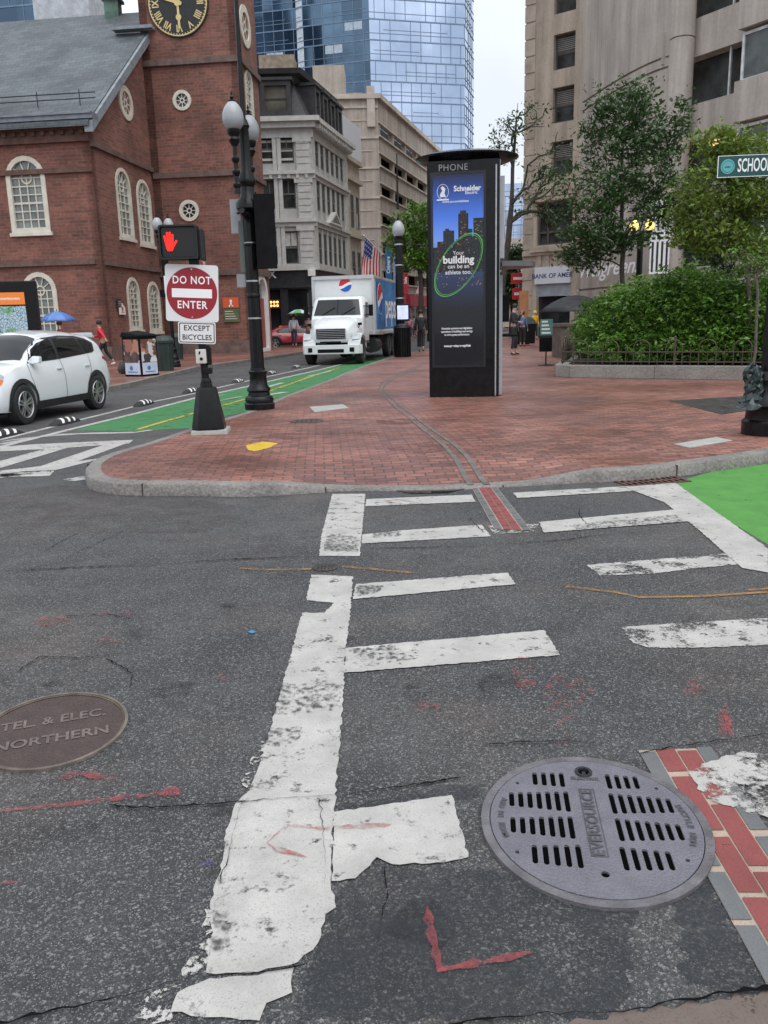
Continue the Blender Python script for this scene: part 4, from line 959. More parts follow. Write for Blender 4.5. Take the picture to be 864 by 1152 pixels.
# ---------------- concrete garage
Q0 = Z(427, 200, 92); Q0.z = 0
garage = thing('parking_garage', 'tan concrete parking garage with long dark open slots on each level', 'parking garage', tuple(Q0))
GFw = Fr(Q0, (1, .02, 0)); GSw = Fr(Q0, Vector((.28, 1, 0))); GF, GS = local(GFw, garage), local(GSw, garage); GL = 48
zt = GFw.px(425, 107)[1]; CON = mat('tan_concrete', (.46, .40, .345), .9, streak=.35, var=.22, scale=.5, fine=.5, bump=.2)
pitch = 2.9; slots = [zt-2.6-pitch*k for k in range(8)]
m_ = MB()
hs_ = []
for z in slots:
    if z < 5: continue
    i = 0
    while .7+i*5.6+5.2 < GL: hs_.append(rectp(.7+i*5.6, z-1.15, .7+i*5.6+5.2, z)); i += 1
m_.panel(GS, rectp(0, 0, GL, zt), hs_, 0, .5); m_.panel(GF, rectp(-14, 0, -.0, zt), (), 0, .5)
m_.build('wall', CON, garage, 0)
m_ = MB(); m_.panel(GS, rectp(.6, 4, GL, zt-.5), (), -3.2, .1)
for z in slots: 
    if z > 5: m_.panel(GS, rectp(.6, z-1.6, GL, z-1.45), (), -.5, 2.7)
m_.build('deck', mat('garage_inner_shade', (.03, .028, .025), .95), garage, 0)  # inner sheet and slabs coloured near black as shade behind the slots
m_ = MB(); 
for k in range(9): m_.rect(GF, -14, zt-1.2-pitch*k, .0, zt-1.0-pitch*k, .12, .14); m_.rect(GF, -14, zt-2.4-pitch*k, -.7, zt-2.32-pitch*k, .06, .1)
m_.rect(GF, -14, zt-.35, .3, zt+.1, .35, .5); m_.rect(GS, .0, zt-.35, GL, zt+.1, .35, .5); m_.rect(GF, -1.1, zt-3.0, -.3, zt+.8, .3, .5); 
for z in slots:
    if z > 5: m_.rect(GS, 0, z-1.3, GL, z-1.15, .2, .2); m_.rect(GS, 0, z, GL, z+.14, .12, .14)
m_.build('spandrel_trim', mat('concrete_trim', (.50, .44, .38), .9, var=.2, scale=.6), garage, 0)
m_ = MB(); q = GF.p(-6, 0, -8); m_.box((q.x+1.5, q.y+6, zt+1.2), (6, 8, 3)); m_.box((q.x+1.0, q.y, zt+2.2), (3.4, 4, 4.6)); m_.build('stair_tower', CON, garage, 0)
RDA = mat('red_awning', (.45, .02, .05), .6)
m_ = MB()
for i in range(5): m_.rect(GS, 2+7*i, 3.1, 7+7*i, 4.4, .9, .9)
aw = m_.build('awning', RDA, garage, 0)
m_ = MB()
for i in range(5): m_.rect(GS, 1.5+7*i, .3, 7.5+7*i, 2.9, .05, .05)
m_.build('shop_window', M['glassw'], garage, 0)
# ---------------- shops beyond, at the end of the street
e0 = Vector((Z(455, 300, 132).x, 132, 0)); far = thing('department_store', 'pale distant store front with red awnings at the end of the street', 'building', tuple(e0))
m_ = MB(); FE = Fr((0, 0, 0), (1, -.05, 0)); m_.panel(FE, rectp(-2, 0, 24, 13), [rectp(-1+3*i, 5.5+3.6*j, 1.2+3*i, 8+3.6*j) for i in range(8) for j in range(2)], 0, .4); m_.build('wall', mat('pale_stone', (.42, .38, .33), .8), far, 0)
m_ = MB(); m_.rect(FE, -2, .5, 24, 11.6, -.25, .05); m_.build('pane', M['glassw'], far, 0)
m_ = MB()
for i in range(7): m_.rect(FE, -1.5+3.4*i, 3.2+(i % 2)*.3, 1.2+3.4*i, 4.4+(i % 2)*.3, .9, .9)
m_.build('awning', mat('crimson_awning', (.52, .03, .07), .6), far, 0)
m_ = MB()
for i in range(7): m_.text('*', 1.6, FE, -.2+3.4*i, 3.4+(i % 2)*.3, .93, off=.05)
m_.build('emblem', M['letter'], far, 0)
# ---------------- glass towers
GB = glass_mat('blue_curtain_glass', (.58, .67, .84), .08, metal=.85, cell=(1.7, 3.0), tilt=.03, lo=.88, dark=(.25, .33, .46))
GD = glass_mat('curtain_glass_dark_reflection', (.20, .31, .43), .08, metal=.85, cell=(1.7, 3.0), tilt=.09, lo=.35, dark=(.05, .08, .12))  # darker colour stands in for reflections of dark buildings
MUL = mat('mullion_blue', (.16, .23, .33), .5, metal=.3)
BLD = mat('pale_blinds', (.42, .50, .58), .7)
def glass_tower(label, name, y0, corners, H_, mats_, zb=0, seed=1, px0=None):
    P = [Vector((Z(x, 200, y).x, y, 0)) for x, y in corners]; t = thing(name, label, 'skyscraper', tuple(P[0])); rg = random.Random(seed)
    loc = Vector(t.location)
    for i in range(len(P)-1):
        u = P[i+1]-P[i]; L_ = u.length; fr = Fr(P[i]-loc, u)
        m_ = MB(); m_.panel(fr, rectp(0, zb, L_, H_), (), 0, .6); m_.build('curtain_wall', mats_[i], t, 0)
        m_ = MB(); z = zb; wv = 1.7
        while z < H_: m_.rect(fr, 0, z-.09, L_, z+.09, .08, .08); m_.rect(fr, 0, z+.95, L_, z+1.03, .06, .06); z += 3.0
        z = zb; k = 0
        while z < H_:
            off = rg.choice((0, .5, .25))*wv*2; a = off
            while a < L_:
                if rg.random() < .85: m_.rect(fr, a-.04, z, a+.04, z+3.0, .07, .07)
                a += wv*(1 if mats_[i] is GD else 1.0)
            if rg.random() < .6: m_.rect(fr, rg.uniform(0, L_*.5), z+1.5, rg.uniform(L_*.5, L_), z+1.57, .06, .06)
            z += 3.0
        m_.build('mullion_grid', MUL, t, 0)
        if mats_[i] is GD:
            m_ = MB()
            for k in range(int(L_*H_/45)):
                a = rg.randrange(0, int(L_/3.4))*3.4; z = zb+rg.randrange(0, int((H_-zb)/3.0))*3.0
                m_.rect(fr, a+.25, z+1.1+rg.random()*.6, a+3.15, z+2.85, .02, .02)
            m_.build('blind', BLD, t, 0)
    return t
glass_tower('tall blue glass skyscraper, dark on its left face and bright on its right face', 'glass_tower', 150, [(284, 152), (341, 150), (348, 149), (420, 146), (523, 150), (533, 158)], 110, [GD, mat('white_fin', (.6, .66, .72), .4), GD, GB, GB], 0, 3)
glass_tower('glass office tower glimpsed above the church roof at the top left', 'glass_tower', 110, [(-60, 112), (60, 110), (150, 116)], 70, [GD, GD], 0, 8)
glass_tower('low distant glass block in the gap between kiosk and stone building', 'glass_block', 190, [(560, 192), (620, 190)], Z(583, 205, 190).z, [GB], 0, 5)
# rooftop plant behind the church ridge
pt_ = Z(100, 12, 62); t = thing('rooftop_building', 'pale rooftop plant block showing above the church ridge', 'building', (pt_.x, 62, 0))
m_ = MB(); m_.box((-1, 0, 12), (3.6, 5, 24.6)); m_.build('wall', mat('pale_plant', (.5, .52, .55), .6), t, 0, bevel=.05)
m_ = MB(); m_.rect(XZat(-2.5), -2.4, 22.6, -1.2, 23.6, .05, .05); m_.rect(XZat(-2.5), -.9, 22.4, .4, 23.8, .05, .05); m_.build('vent', mat('grey_louvre', (.2, .22, .24), .6), t, 0)
# ---------------- right: limestone block, curved wall, modern bays
P0 = Z(590, 200, 59.5); P0.z = 0; P1 = Z(652, 200, 57); P1.z = 0; P2 = Z(764, 200, 47); P2.z = 0
HB = 36
stone = thing('limestone_building', 'tall tan limestone building with a curved blank corner and modern bays on the right', 'building', tuple(P0))
LS = mat('limestone', (.46, .385, .31), .85, var=.18, scale=.7, fine=.5, bump=.15, streak=.32); LS2 = mat('pale_panel_stone', (.52, .465, .41), .85, var=.16, scale=.5, fine=.4, streak=.32)
F0w = Fr(P0, P1-P0); F0 = local(F0w, stone); L0 = (P1-P0).length
ent = (F0w.px(603, 350)[0], F0w.px(641, 350)[0], .1, F0w.px(622, 319)[1])
big = (F0w.px(604, 250)[0], F0w.px(644, 250)[0], F0w.px(622, 275)[1], F0w.px(622, 227)[1])
wx0, wx1 = F0w.px(622, 100)[0], F0w.px(646, 100)[0]
wr = [(F0w.px(634, b_)[1], F0w.px(634, a_)[1]) for a_, b_ in ((-26, 14), (37, 77), (97, 137), (158, 196))]
holes = [rectp(*[ent[0], ent[2], ent[1], ent[3]]), rectp(big[0], big[2], big[1], big[3])]+[rectp(wx0, a_, wx1, b_) for a_, b_ in wr]
m_ = MB(); m_.panel(F0, rectp(0, 0, L0, HB), holes, 0, .5)
m_.panel(Fr(F0.o, Vector((-.168, -1, 0))), rectp(-50, 0, 0, HB), (), 0, .5)
m_.build('wall', LS, stone, 0)
WF = mat('brown_window_frame', (.07, .06, .05), .5)
for a_, b_ in wr:
    m_ = MB(); m_.panel(F0, rectp(wx0, a_, wx1, b_), [rectp(wx0+.12, a_+.12, wx1-.12, b_-.1)], -.3, .1); m_.rect(F0, wx0, (a_+b_)/2-.06, wx1, (a_+b_)/2+.06, -.31, .06)
    w_ = m_.build('window', WF, stone, 0); g = MB(); g.rect(F0, wx0+.05, a_+.05, wx1-.05, b_-.05, -.36, .01); g.build('pane', DW, w_, 0)
    g = MB()
    for k in range(9): g.rect(F0, wx0+.12, b_-.25-.11*k, wx1-.12, b_-.19-.11*k, -.345, .01)
    g.build('blind', mat('grey_blind', (.22, .21, .19), .7), w_, 0)
m_ = MB(); m_.panel(F0, rectp(big[0], big[2], big[1], big[3]), [rectp(big[0]+.15, big[2]+.9, big[0]+.65, big[3]-.15), rectp(big[0]+.8, big[2]+.9, big[1]-.15, big[3]-.15), rectp(big[0]+.15, big[2]+.12, big[0]+.65, big[2]+.75), rectp(big[0]+.8, big[2]+.12, big[1]-.15, big[2]+.75)], -.2, .15)
w_ = m_.build('window', WF, stone, 0); g = MB(); g.rect(F0, big[0]+.05, big[2]+.05, big[1]-.05, big[3]-.05, -.4, .01); g.build('pane', DW, w_, 0)
m_ = MB()
for y_ in (283, 217, 213): z_ = F0w.px(620, y_)[1]; m_.rect(F0, 0, z_-.2, L0, z_+.1, .22, .24)
m_.rect(F0, big[0]-.3, big[2]-.45, big[1]+.3, big[2]-.1, .4, .4); m_.rect(F0, big[0]-.2, big[3]+.05, big[1]+.2, big[3]+.3, .3, .3)
for k in range(5): m_.rect(F0, big[0]+.1+.6*k, big[2]-1.8, big[0]+.4+.6*k, big[2]-.6, .12, .12)
k = .0
while k < HB: m_.rect(F0, -.05, k, .7, k+.9, .05, .06); k += 1.0
m_.build('belt_course', mat('limestone_trim', (.41, .34, .275), .85, var=.25, scale=1), stone, 0)
k = 0; m_ = MB()
q = F0.p(-.7, 24.6, .3); m_.box(tuple(q), (1.6, 3, .8)); m_.build('side_balcony', mat('dark_ledge', (.10, .08, .065), .8), stone, 0)
# sign band + entrance
sb = MB(); sz1 = F0w.px(622, 300)[1]; sb.rect(F0, ent[0]-.05, ent[3]+.0, ent[1]+.05, sz1, .2, .25); sgn = sb.build('shop_sign', mat('white_sign', (.62, .64, .68), .5, var=.05), stone, 0)
m_ = MB(); m_.text('BANK OF AMER', .42, F0, (ent[0]+ent[1])/2, (ent[3]+sz1)/2-.05, .206, off=.008); m_.build('lettering', mat('navy_letter', (.03, .04, .14), .5), sgn, 0)
m_ = MB(); m_.rect(F0, ent[0], ent[3]-.8, ent[1], ent[3]-.02, .02, .1); m_.build('transom', mat('grey_transom', (.28, .31, .34), .5), stone, 0)
m_ = MB(); m_.rect(F0, ent[0], .1, ent[1], ent[3]-.8, -.4, .02); m_.build('entrance_glass', M['glassd'], stone, 0)
# curved wall
Cc = Vector((P1.x+1.2, 47.2, 0)); arc = []
for i in range(25):
    t_ = i/24; arc.append(P1*(1-t_)**2+Cc*2*t_*(1-t_)+P2*t_*t_)
arcl = [p-Vector(stone.location) for p in arc]
m_ = MB(); z_edges = [0]; grooves = []
for y_ in (60, 72, 126, 190, 240, 318): grooves.append(Z(764, y_, 47).z)
grooves = sorted([max(.5, g) for g in grooves]); lv_ = [0]
prof = [(0, 0)]
for g in grooves: prof += [(g-.06, 0), (g-.06, .14), (g+.06, .14), (g+.06, 0)]
prof.append((HB, 0))
ringz = []
for zz, ins in prof:
    r_ = []
    for i, p in enumerate(arcl):
        a = arcl[max(0, i-1)]; c = arcl[min(24, i+1)]; tt = (c-a).normalized(); nn = Vector((tt.y, -tt.x, 0)); q = p-nn*ins; r_.append((q.x, q.y, zz))
    ringz.append(r_)
m_.loft(ringz, cap=False, closed=False); m_.v = m_.v
o = m_.build('curved_wall', LS2, stone, 40)
a_, b_ = arc[9], arc[17]
WGw = Fr(a_, b_-a_); WG = local(WGw, stone)
q = WGw.px(692, 302); m_ = MB(); m_.text('Walgreens', 1.25, WG, q[0], q[1], .55, off=.015, shear=.35, sx=1.2); m_.build('lettering', M['letter'], stone, 0)
# modern bays running toward the right foreground
uq = Vector((.49, -.87, 0)); FQw = Fr(P2+Vector((.1, .3, 0)), uq); FQ = local(FQw, stone); LQ = 20
zz_ = lambda y_, x_=800: FQw.px(x_, y_)[1]
st = 4.05; zw0, zw1 = zz_(112), zz_(58)
lev = [zw0+st*k for k in range(-4, 5)]
MG = glass_mat('bay_glass', (.09, .10, .10), .04, lo=.4)
m_ = MB()
for z_ in lev:
    if z_ > 1: m_.rect(FQ, -.3, z_-(st-(zw1-zw0)), LQ, z_, .0, .8)
    if z_ > 1: m_.rect(FQ, 4.2, z_-(st-(zw1-zw0))+.1, LQ, z_+.12, 1.3, 1.6)
m_.build('spandrel', LS2, stone, 0)
m_ = MB(); m_.rect(FQ, -.2, 0, LQ, HB-4, -.9, .1); gl = m_.build('bay_glazing', MG, stone, 0)
m_ = MB()
ncol = FQ.p(.25, 0, .55); 
for z_ in lev:
    if z_ > -2: m_.lathe([(.62, 0), (.62, st-.08), (.56, st-.06), (.56, st-.02)], 20, (ncol.x, ncol.y, z_-.9))
nc2 = FQ.p(-1.0, 0, .0)
m_.box((nc2.x, nc2.y, zw1+.7), (1.1, 1.0, 1.5)); m_.box((nc2.x, nc2.y, zw1+.7-st*2), (1.1, 1.0, 1.5)); m_.box((nc2.x, nc2.y, zw1+.7+st*2), (1.1, 1.0, 1.5)); m_.box((nc2.x-.1, nc2.y+.5, HB/2), (.6, .6, HB))
m_.build('column', LS2, stone, 30)
WM = mat('white_mullion', (.6, .62, .63), .4)
m_ = MB()
for z_ in lev:
    if z_ < 1: continue
    z1_ = z_+(zw1-zw0)
    for a_ in (4.3, 6.0, 7.8, 9.6, 11.4): m_.rect(FQ, a_, z_, a_+.12, z1_, 1.05, .12)
    m_.rect(FQ, 4.3, z_+.1, LQ, z_+.22, 1.04, .1); m_.rect(FQ, 4.3, z1_-.15, LQ, z1_-.02, 1.04, .1)
    for a_ in (2.6, 3.5): m_.rect(FQ, a_, z_, a_+.09, z1_, -.2, .1)
m_.build('mullion', WM, stone, 0)
m_ = MB()
for z_ in lev:
    if z_ > 1: m_.rect(FQ, 4.35, z_+.1, LQ, z_+(zw1-zw0)-.05, .98, .02)
m_.build('bay_window', glass_mat('bright_bay_glass', (.16, .19, .19), .04, lo=.5), stone, 0)
m_ = MB(); k = zz_(152, 810); m_.rect(FQ, 1.2, k-.28, LQ, k+.35, -.7, .05); m_.build('lit_ceiling_strip', mat('warm_strip', (1, .62, .25), .5, var=.4, scale=.8, emit=.9), stone, 0)
# striped vertical totem on the wall
tq = Z(741, 308, 46.2); t = thing('striped_wall_sign', 'tall black and white striped panel on the curved wall above the hedge', 'sign', (tq.x, tq.y, tq.z), R(-20))
hT = Z(741, 225, 46.2).z-tq.z; m_ = MB(); m_.box((0, 0, hT/2), (1.0, .12, hT)); m_.build('panel', M['whitep'], t, 0)
m_ = MB()
for x in (-.36, -.12, .12, .36): m_.rect(XZ, x-.055, .1, x+.055, hT*.44, .066, .01); m_.rect(XZ, x-.055, hT*.6, x+.055, hT-.05, .066, .01)
m_.rect(XZ, -.42, hT*.47, .42, hT*.57, .066, .01); m_.build('black_stripe', mat('stripe_black', (.02, .02, .02), .6), t, 0)
m_ = MB()
for x in (-.2, .2): m_.rect(XZ, x-.04, hT*.46, x+.04, hT*.58, .08, .01)
m_.rect(XZ, -.44, hT*.505, .44, hT*.535, .081, .01); m_.build('white_cross_bar', M['whitep'], t, 0)
# ================================================================== street lamps
GLOBE = glass_mat('frosted_globe', (.42, .44, .46), .22, lo=.6, spec=.5)
def acorn(parent, x, y, z, s=1.0, lit=None, stem=True, stemh=1.15):
    m_ = MB(); m_.lathe([(.08, 0), (.16, .04), (.21, .12), (.228, .22), (.218, .33), (.18, .43), (.13, .50), (.085, .55), (.05, .57)], 20, (0, 0, 0)); m_.v = [(x+a*s, y+b*s, z+c*s) for a, b, c in m_.v]
    g = m_.build('globe', lit or GLOBE, parent)
    m_ = MB(); m_.lathe([(.085, 0), (.085, .03), (.03, .05), (.045, .10), (.02, .14), (.028, .17), (.004, .24)], 12); m_.v = [(x+a*s, y+b*s, z+.55*s+c*s) for a, b, c in m_.v]; m_.build('finial', M['black'], g)
    m_ = MB(); m_.lathe([(.045, -.32), (.06, -.30), (.10, -.24), (.12, -.18), (.09, -.12), (.135, -.06), (.14, .02), (.10, .03)], 14); m_.v = [(x+a*s, y+b*s, z+c*s) for a, b, c in m_.v]; m_.build('fitter', M['black'], g)
    if stem:
        pr = [(.07, -stemh-.1)]
        k = -stemh
        while k < -.42: pr += [(.06, k), (.085, k+.04), (.085, k+.09), (.05, k+.13), (.045, k+.24)]; k += .26
        pr += [(.05, -.30)]
        m_ = MB(); m_.lathe(pr, 12); m_.v = [(x+a*s, y+b*s, z+c*s) for a, b, c in m_.v]; m_.build('stem', M['black'], g)
    return g
def lamp_base(m_, s=1.0):
    m_.lathe([(.27*s, 0), (.275*s, .10), (.25*s, .12), (.26*s, .17), (.235*s, .22), (.20*s, .24), (.19*s, .30), (.215*s, .33), (.205*s, .37), (.16*s, .42), (.15*s, .60), (.165*s, .62), (.165*s, .66), (.135*s, .68), (.13*s, .72)], 16)
def pole_of(m_, z0, z1, r0, r1, n=16, fl=.07): 
    rings = []
    for i in range(9):
        t_ = i/8; r_ = r0+(r1-r0)*t_; rings.append([((r_*(1-(fl if j % 2 else 0)))*math.cos(2*math.pi*j/n), (r_*(1-(fl if j % 2 else 0)))*math.sin(2*math.pi*j/n), z0+(z1-z0)*t_) for j in range(n)])
    m_.loft(rings)
g_ = G(292.5, 460, SWZ)
lamp = thing('street_lamp', 'tall black ornate street lamp with two white globes, beside the cycle lane', 'street lamp', (g_.x, g_.y, SWZ), group=None)
m_ = MB(); lamp_base(m_, .98); m_.build('base', M['black'], lamp, 40)
m_ = MB(); pole_of(m_, .7, 3.35, .118, .102, 20); m_.build('pole', M['black'], lamp, 30)
m_ = MB(); m_.lathe([(.11, 1.9), (.12, 1.92), (.12, 1.96), (.11, 1.98)], 16); m_.lathe([(.10, 2.75), (.115, 2.77), (.115, 2.80), (.10, 2.82)], 16); m_.lathe([(.12, 3.3), (.2, 3.36), (.2, 3.44), (.13, 3.55), (.11, 3.7), (.15, 3.76), (.15, 3.82), (.09, 3.95), (.08, 4.6), (.10, 4.65), (.06, 4.75)], 16)
m_.tube([(0, 0, 4.7), (0, 0, 7.6)], [.045, .028], 8); m_.build('mast', M['black'], lamp, 40)
m_ = MB()
for k in range(3): m_.lathe([(.105-.003*k, 1.55+.62*k), (.117-.003*k, 1.552+.62*k), (.117-.003*k, 1.578+.62*k), (.105-.003*k, 1.58+.62*k)], 20)
m_.build('steel_band', M['steel'], lamp, 40)
for dy in (-.42, .5):
    gl_ = acorn(lamp, -.10 if dy < 0 else .02, dy, 4.50, .76)
    m_ = MB(); m_.tube([(0, 0, 3.3), (0, dy*.6, 3.2), (-.05, dy, 3.28)], [.06, .055, .05], 8); m_.build('bracket_arm', M['black'], lamp)
# traffic signal seen from the back
m_ = MB(); m_.box((.26, .0, 2.97), (.27, .33, 1.08)); m_.box((.29, -.18, 2.97), (.34, .02, 1.2)); sg = m_.build('signal_housing', M['blackm'], lamp, 0, bevel=.02)
for k in range(3):
    m_ = MB(); m_.tube([(.26, .15, 2.63+.34*k), (.26, .33, 2.60+.34*k)], [.13, .13], 12); m_.build('visor', M['blackm'], sg)
for q_ in (((-.23, .05, 3.25), (.17, .02, .55)), ((-.20, .05, 2.20), (.15, .02, .22))): m_ = MB(); m_.box(*q_); m_.build('sign_back', mat('weathered_aluminium', (.30, .30, .31), .5, metal=.3, var=.15), lamp, 0)
m_ = MB(); m_.box((-.14, .04, 2.75), (.10, .05, .85)); m_.build('cable_box', mat('dull_green', (.10, .12, .11), .6), lamp, 0, bevel=.01)
m_ = MB(); m_.tube([(0, 0, 2.6), (.15, 0, 2.6)], .03); m_.tube([(0, 0, 3.35), (.15, 0, 3.35)], .03); m_.tube([(0, 0, 3.3), (-.2, .04, 3.3)], .015); m_.build('bracket', M['black'], lamp)
# ================================================================== sign post
g_ = G(236, 487, SWZ)
sp = thing('sign_post', 'black pedestal post with a do-not-enter sign and a red hand crossing signal', 'sign post', (g_.x, g_.y, SWZ), R(4))
m_ = MB(); m_.box((.02, .0, .03), (.50, .50, .06), top=(.96, .96)); m_.build('footing', M['graniteL'], sp, 0, bevel=.008)
m_ = MB()
def oct_(w, z, ox=0): 
    h = w/2; c = h*.42; return [(ox-h+c, -h, z), (ox+h-c, -h, z), (ox+h, -h+c, z), (ox+h, h-c, z), (ox+h-c, h, z), (ox-h+c, h, z), (ox-h, h-c, z), (ox-h, -h+c, z)]
m_.loft([oct_(.44, .06), oct_(.44, .10), oct_(.27, .60), oct_(.24, .635), oct_(.16, .64), oct_(.15, .70)]); m_.build('base', M['black'], sp, 20)
lean = lambda z: (-.035*(z-.6), 0, z)
m_ = MB(); m_.tube([lean(.62), lean(1.6), lean(2.72)], .052, 14); m_.lathe([(.07, .68), (.075, .72), (.06, .76)], 14, (0, 0, 0)); m_.lathe([(.06, 1.12), (.06, 1.2)], 14, lean(.0)[:2]+(0,)); m_.build('pole', M['black'], sp)
LNK = Fr((0, 0, 0), (math.cos(R(-3.2)), 0, math.sin(R(-3.2))), (math.sin(R(3.2)), 0, math.cos(R(3.2))))
frw = Fr((g_.x, g_.y-.09, SWZ), (1, 0, 0)); sc_ = frw.px(215.5, 330); sc2 = frw.px(221, 374.5); sc3 = frw.px(201.5, 273); sc4 = frw.px(226.5, 401)
RET = mat('sign_sheeting', (.72, .72, .72), .35, var=.03)
tf = Fr((sc_[0], -.085, sc_[1]), LNK.u, LNK.v)
def rrect(w, h, r, n=5):
    out = []
    for cx, cy, a0 in ((w/2-r, -h/2+r, -90), (w/2-r, h/2-r, 0), (-w/2+r, h/2-r, 90), (-w/2+r, -h/2+r, 180)):
        for i in range(n+1): a = R(a0+90*i/n); out.append((cx+r*math.cos(a), cy+r*math.sin(a)))
    return out
m_ = MB(); m_.panel(tf, rrect(.70, .74, .04), (), 0, .004); dne = m_.build('do_not_enter_sign', RET, sp, 0)
m_ = MB(); m_.disc(tf, 0, 0, .335, .003, .0, 48); m_.build('red_disc', mat('faded_sign_red', (.30, .010, .022), .4, var=.08), dne, 0)
m_ = MB(); m_.rect(tf, -.265, -.058, .265, .058, .0055, 0); m_.text('DO NOT', .140, tf, 0, .165, .0055, off=.0025, space=1.12, sx=.84); m_.text('ENTER', .140, tf, 0, -.155, .0055, off=.0025, space=1.12, sx=.88); m_.build('lettering', M['letter'], dne, 0)
m_ = MB(); 
for b_ in (.335, -.335): m_.disc(tf, 0, b_*.93, .012, .008, .006, 10)
m_.build('bolt', M['steel'], dne, 0)
ef = Fr((sc2[0], -.083, sc2[1]), LNK.u, LNK.v)
m_ = MB(); m_.panel(ef, rrect(.50, .29, .03), (), 0, .004); ex = m_.build('except_bicycles_sign', RET, sp, 0)
m_ = MB(); m_.text('EXCEPT', .098, ef, 0, .06, .003, off=.0012, space=1.1, sx=.95); m_.text('BICYCLES', .098, ef, 0, -.062, .003, off=.0012, space=1.02, sx=.93)
m_.panel(ef, rrect(.47, .26, .025), [rrect(.45, .24, .02)], .003, 0); m_.build('lettering', M['letterk'], ex, 0)
# pedestrian signal
sgx, sgz = sc3; m_ = MB(); m_.box((sgx, -.02, sgz), (.50, .26, .43)); psg = m_.build('crossing_signal', M['blackm'], sp, 0, bevel=.03)
hf = Fr((sgx, -.155, sgz), (1, 0, 0)); m_ = MB(); m_.panel(hf, rrect(.44, .37, .03), (), 0, .004); m_.panel(hf, rrect(.50, .43, .04), [rrect(.455, .385, .03)], .05, .06); m_.build('signal_face', mat('signal_black', (.006, .006, .006), .3, var=0), psg, 0)
hand = MB(); hx, hz, hs_ = -.115, -.01, 1.0
def cap(p, q, w, k=0): 
    d = (Vector(q)-Vector(p)).normalized(); n_ = Vector((-d.y, d.x)); out = []
    a0 = math.atan2(-n_.y, -n_.x)
    for i in range(7): a = a0+math.pi*i/6*-1*-1; out.append((p[0]+w*math.cos(a0-math.pi*0+math.pi*-i/6), p[1]+w*math.sin(a0+math.pi*-i/6)))
    a1 = math.atan2(n_.y, n_.x)
    for i in range(7): out.append((q[0]+w*math.cos(a1-math.pi*i/6), q[1]+w*math.sin(a1-math.pi*i/6)))
    hand.panel(hf, out[::-1], (), .006+k*.0006, 0)
cap((hx-.045, hz+.0), (hx-.062, hz+.085), .0125, 1); cap((hx-.018, hz+.0), (hx-.025, hz+.125), .0130, 2); cap((hx+.010, hz+.0), (hx+.010, hz+.128), .0130, 3); cap((hx+.036, hz+.0), (hx+.044, hz+.10), .0120, 4)
cap((hx+.045, hz-.04), (hx+.088, hz+.022), .0130, 5); hand.panel(hf, [(hx-.058, hz+.02), (hx-.05, hz-.06), (hx-.032, hz-.10), (hx+.028, hz-.10), (hx+.055, hz-.045), (hx+.048, hz+.02)], (), .0055, 0)
hand.build('red_hand', mat('lit_red', (1, .012, .005), .5, var=0, emit=1.1), psg, 0)
m_ = MB(); m_.box((sgx+.16, .0, sgz-.27), (.12, .12, .14)); m_.tube([(sgx+.16, 0, sgz-.3), (lean(2.4)[0], 0, sgz-.42)], .045, 10); m_.build('mounting_bracket', M['black'], psg)
# back-to-back signal housing facing the other crossing
m_ = MB(); m_.box((sgx+.27, .10, sgz-.02), (.05, .34, .40)); m_.build('side_signal', M['iron'], sp, 0, bevel=.015)
m_ = MB(); m_.box((sc4[0]-.01, -.06, sc4[1]), (.14, .10, .19)); pb = m_.build('push_button', mat('button_plate', (.55, .54, .50), .5, var=.1), sp, 0, bevel=.01)
m_ = MB(); bf = Fr((sc4[0]-.01, -.112, sc4[1]), (1, 0, 0)); m_.disc(bf, .005, -.03, .02, .012, .012, 14); m_.bar(bf, (-.02, .03), (-.01, .07), .02, .002, 0); m_.build('button', M['blackm'], pb, 0)
m_ = MB(); m_.box((sc4[0]+.09, .0, sc4[1]), (.05, .12, .24)); m_.box((sc4[0]+.06, .0, sc4[1]-.2), (.11, .14, .08)); m_.build('clamp', M['black'], sp, 0, bevel=.008)
# ================================================================== right lamp base, street sign, wrapped plastic
g_ = G(862, 488, SWZ)
lr = thing('street_lamp', 'heavy black lamp post cut by the right edge, only its stepped round base in view', 'street lamp', (g_.x, g_.y, SWZ))
m_ = MB(); m_.lathe([(.29, 0), (.295, .16), (.26, .19), (.25, .30), (.27, .33), (.30, .36), (.29, .40), (.22, .47), (.19, .52), (.17, .62), (.19, .66), (.17, .70), (.12, .76)], 22); m_.build('base', M['black'], lr, 40)
m_ = MB(); pole_of(m_, .75, 4.3, .115, .095, 18); m_.build('pole', M['black'], lr, 30); acorn(lr, 0, 0, 4.7, 1, stem=True, stemh=.6)
wp = thing('plastic_wrap', 'crumpled dark green plastic bag tied to the right-hand lamp base', 'plastic bag', (g_.x-.2, g_.y-.05, SWZ+.33))
rg = random.Random(4); m_ = MB(); rings = []
for k in range(15):
    t_ = k/14; z_ = .52*t_; r_ = [.165, .16, .13, .12, .105, .10, .11, .10, .095, .10, .105, .09, .085, .06, .03][k]
    rings.append([(-.02+.03*math.sin(5*t_)+(r_+rg.uniform(-.028, .028))*math.cos(2*math.pi*j/22)*(1+.2*(1-t_)), (r_+rg.uniform(-.028, .028))*math.sin(2*math.pi*j/22), z_+rg.uniform(-.015, .015)) for j in range(22)])
m_.loft(rings); m_.build('bag', mat('green_black_plastic', (.010, .022, .022), .35, var=.5, scale=12, spec=.7), wp, 0)
fs_ = Z(803, 190, g_.y); zt_, zb_ = Z(803, 178, g_.y).z, Z(803, 201, g_.y).z
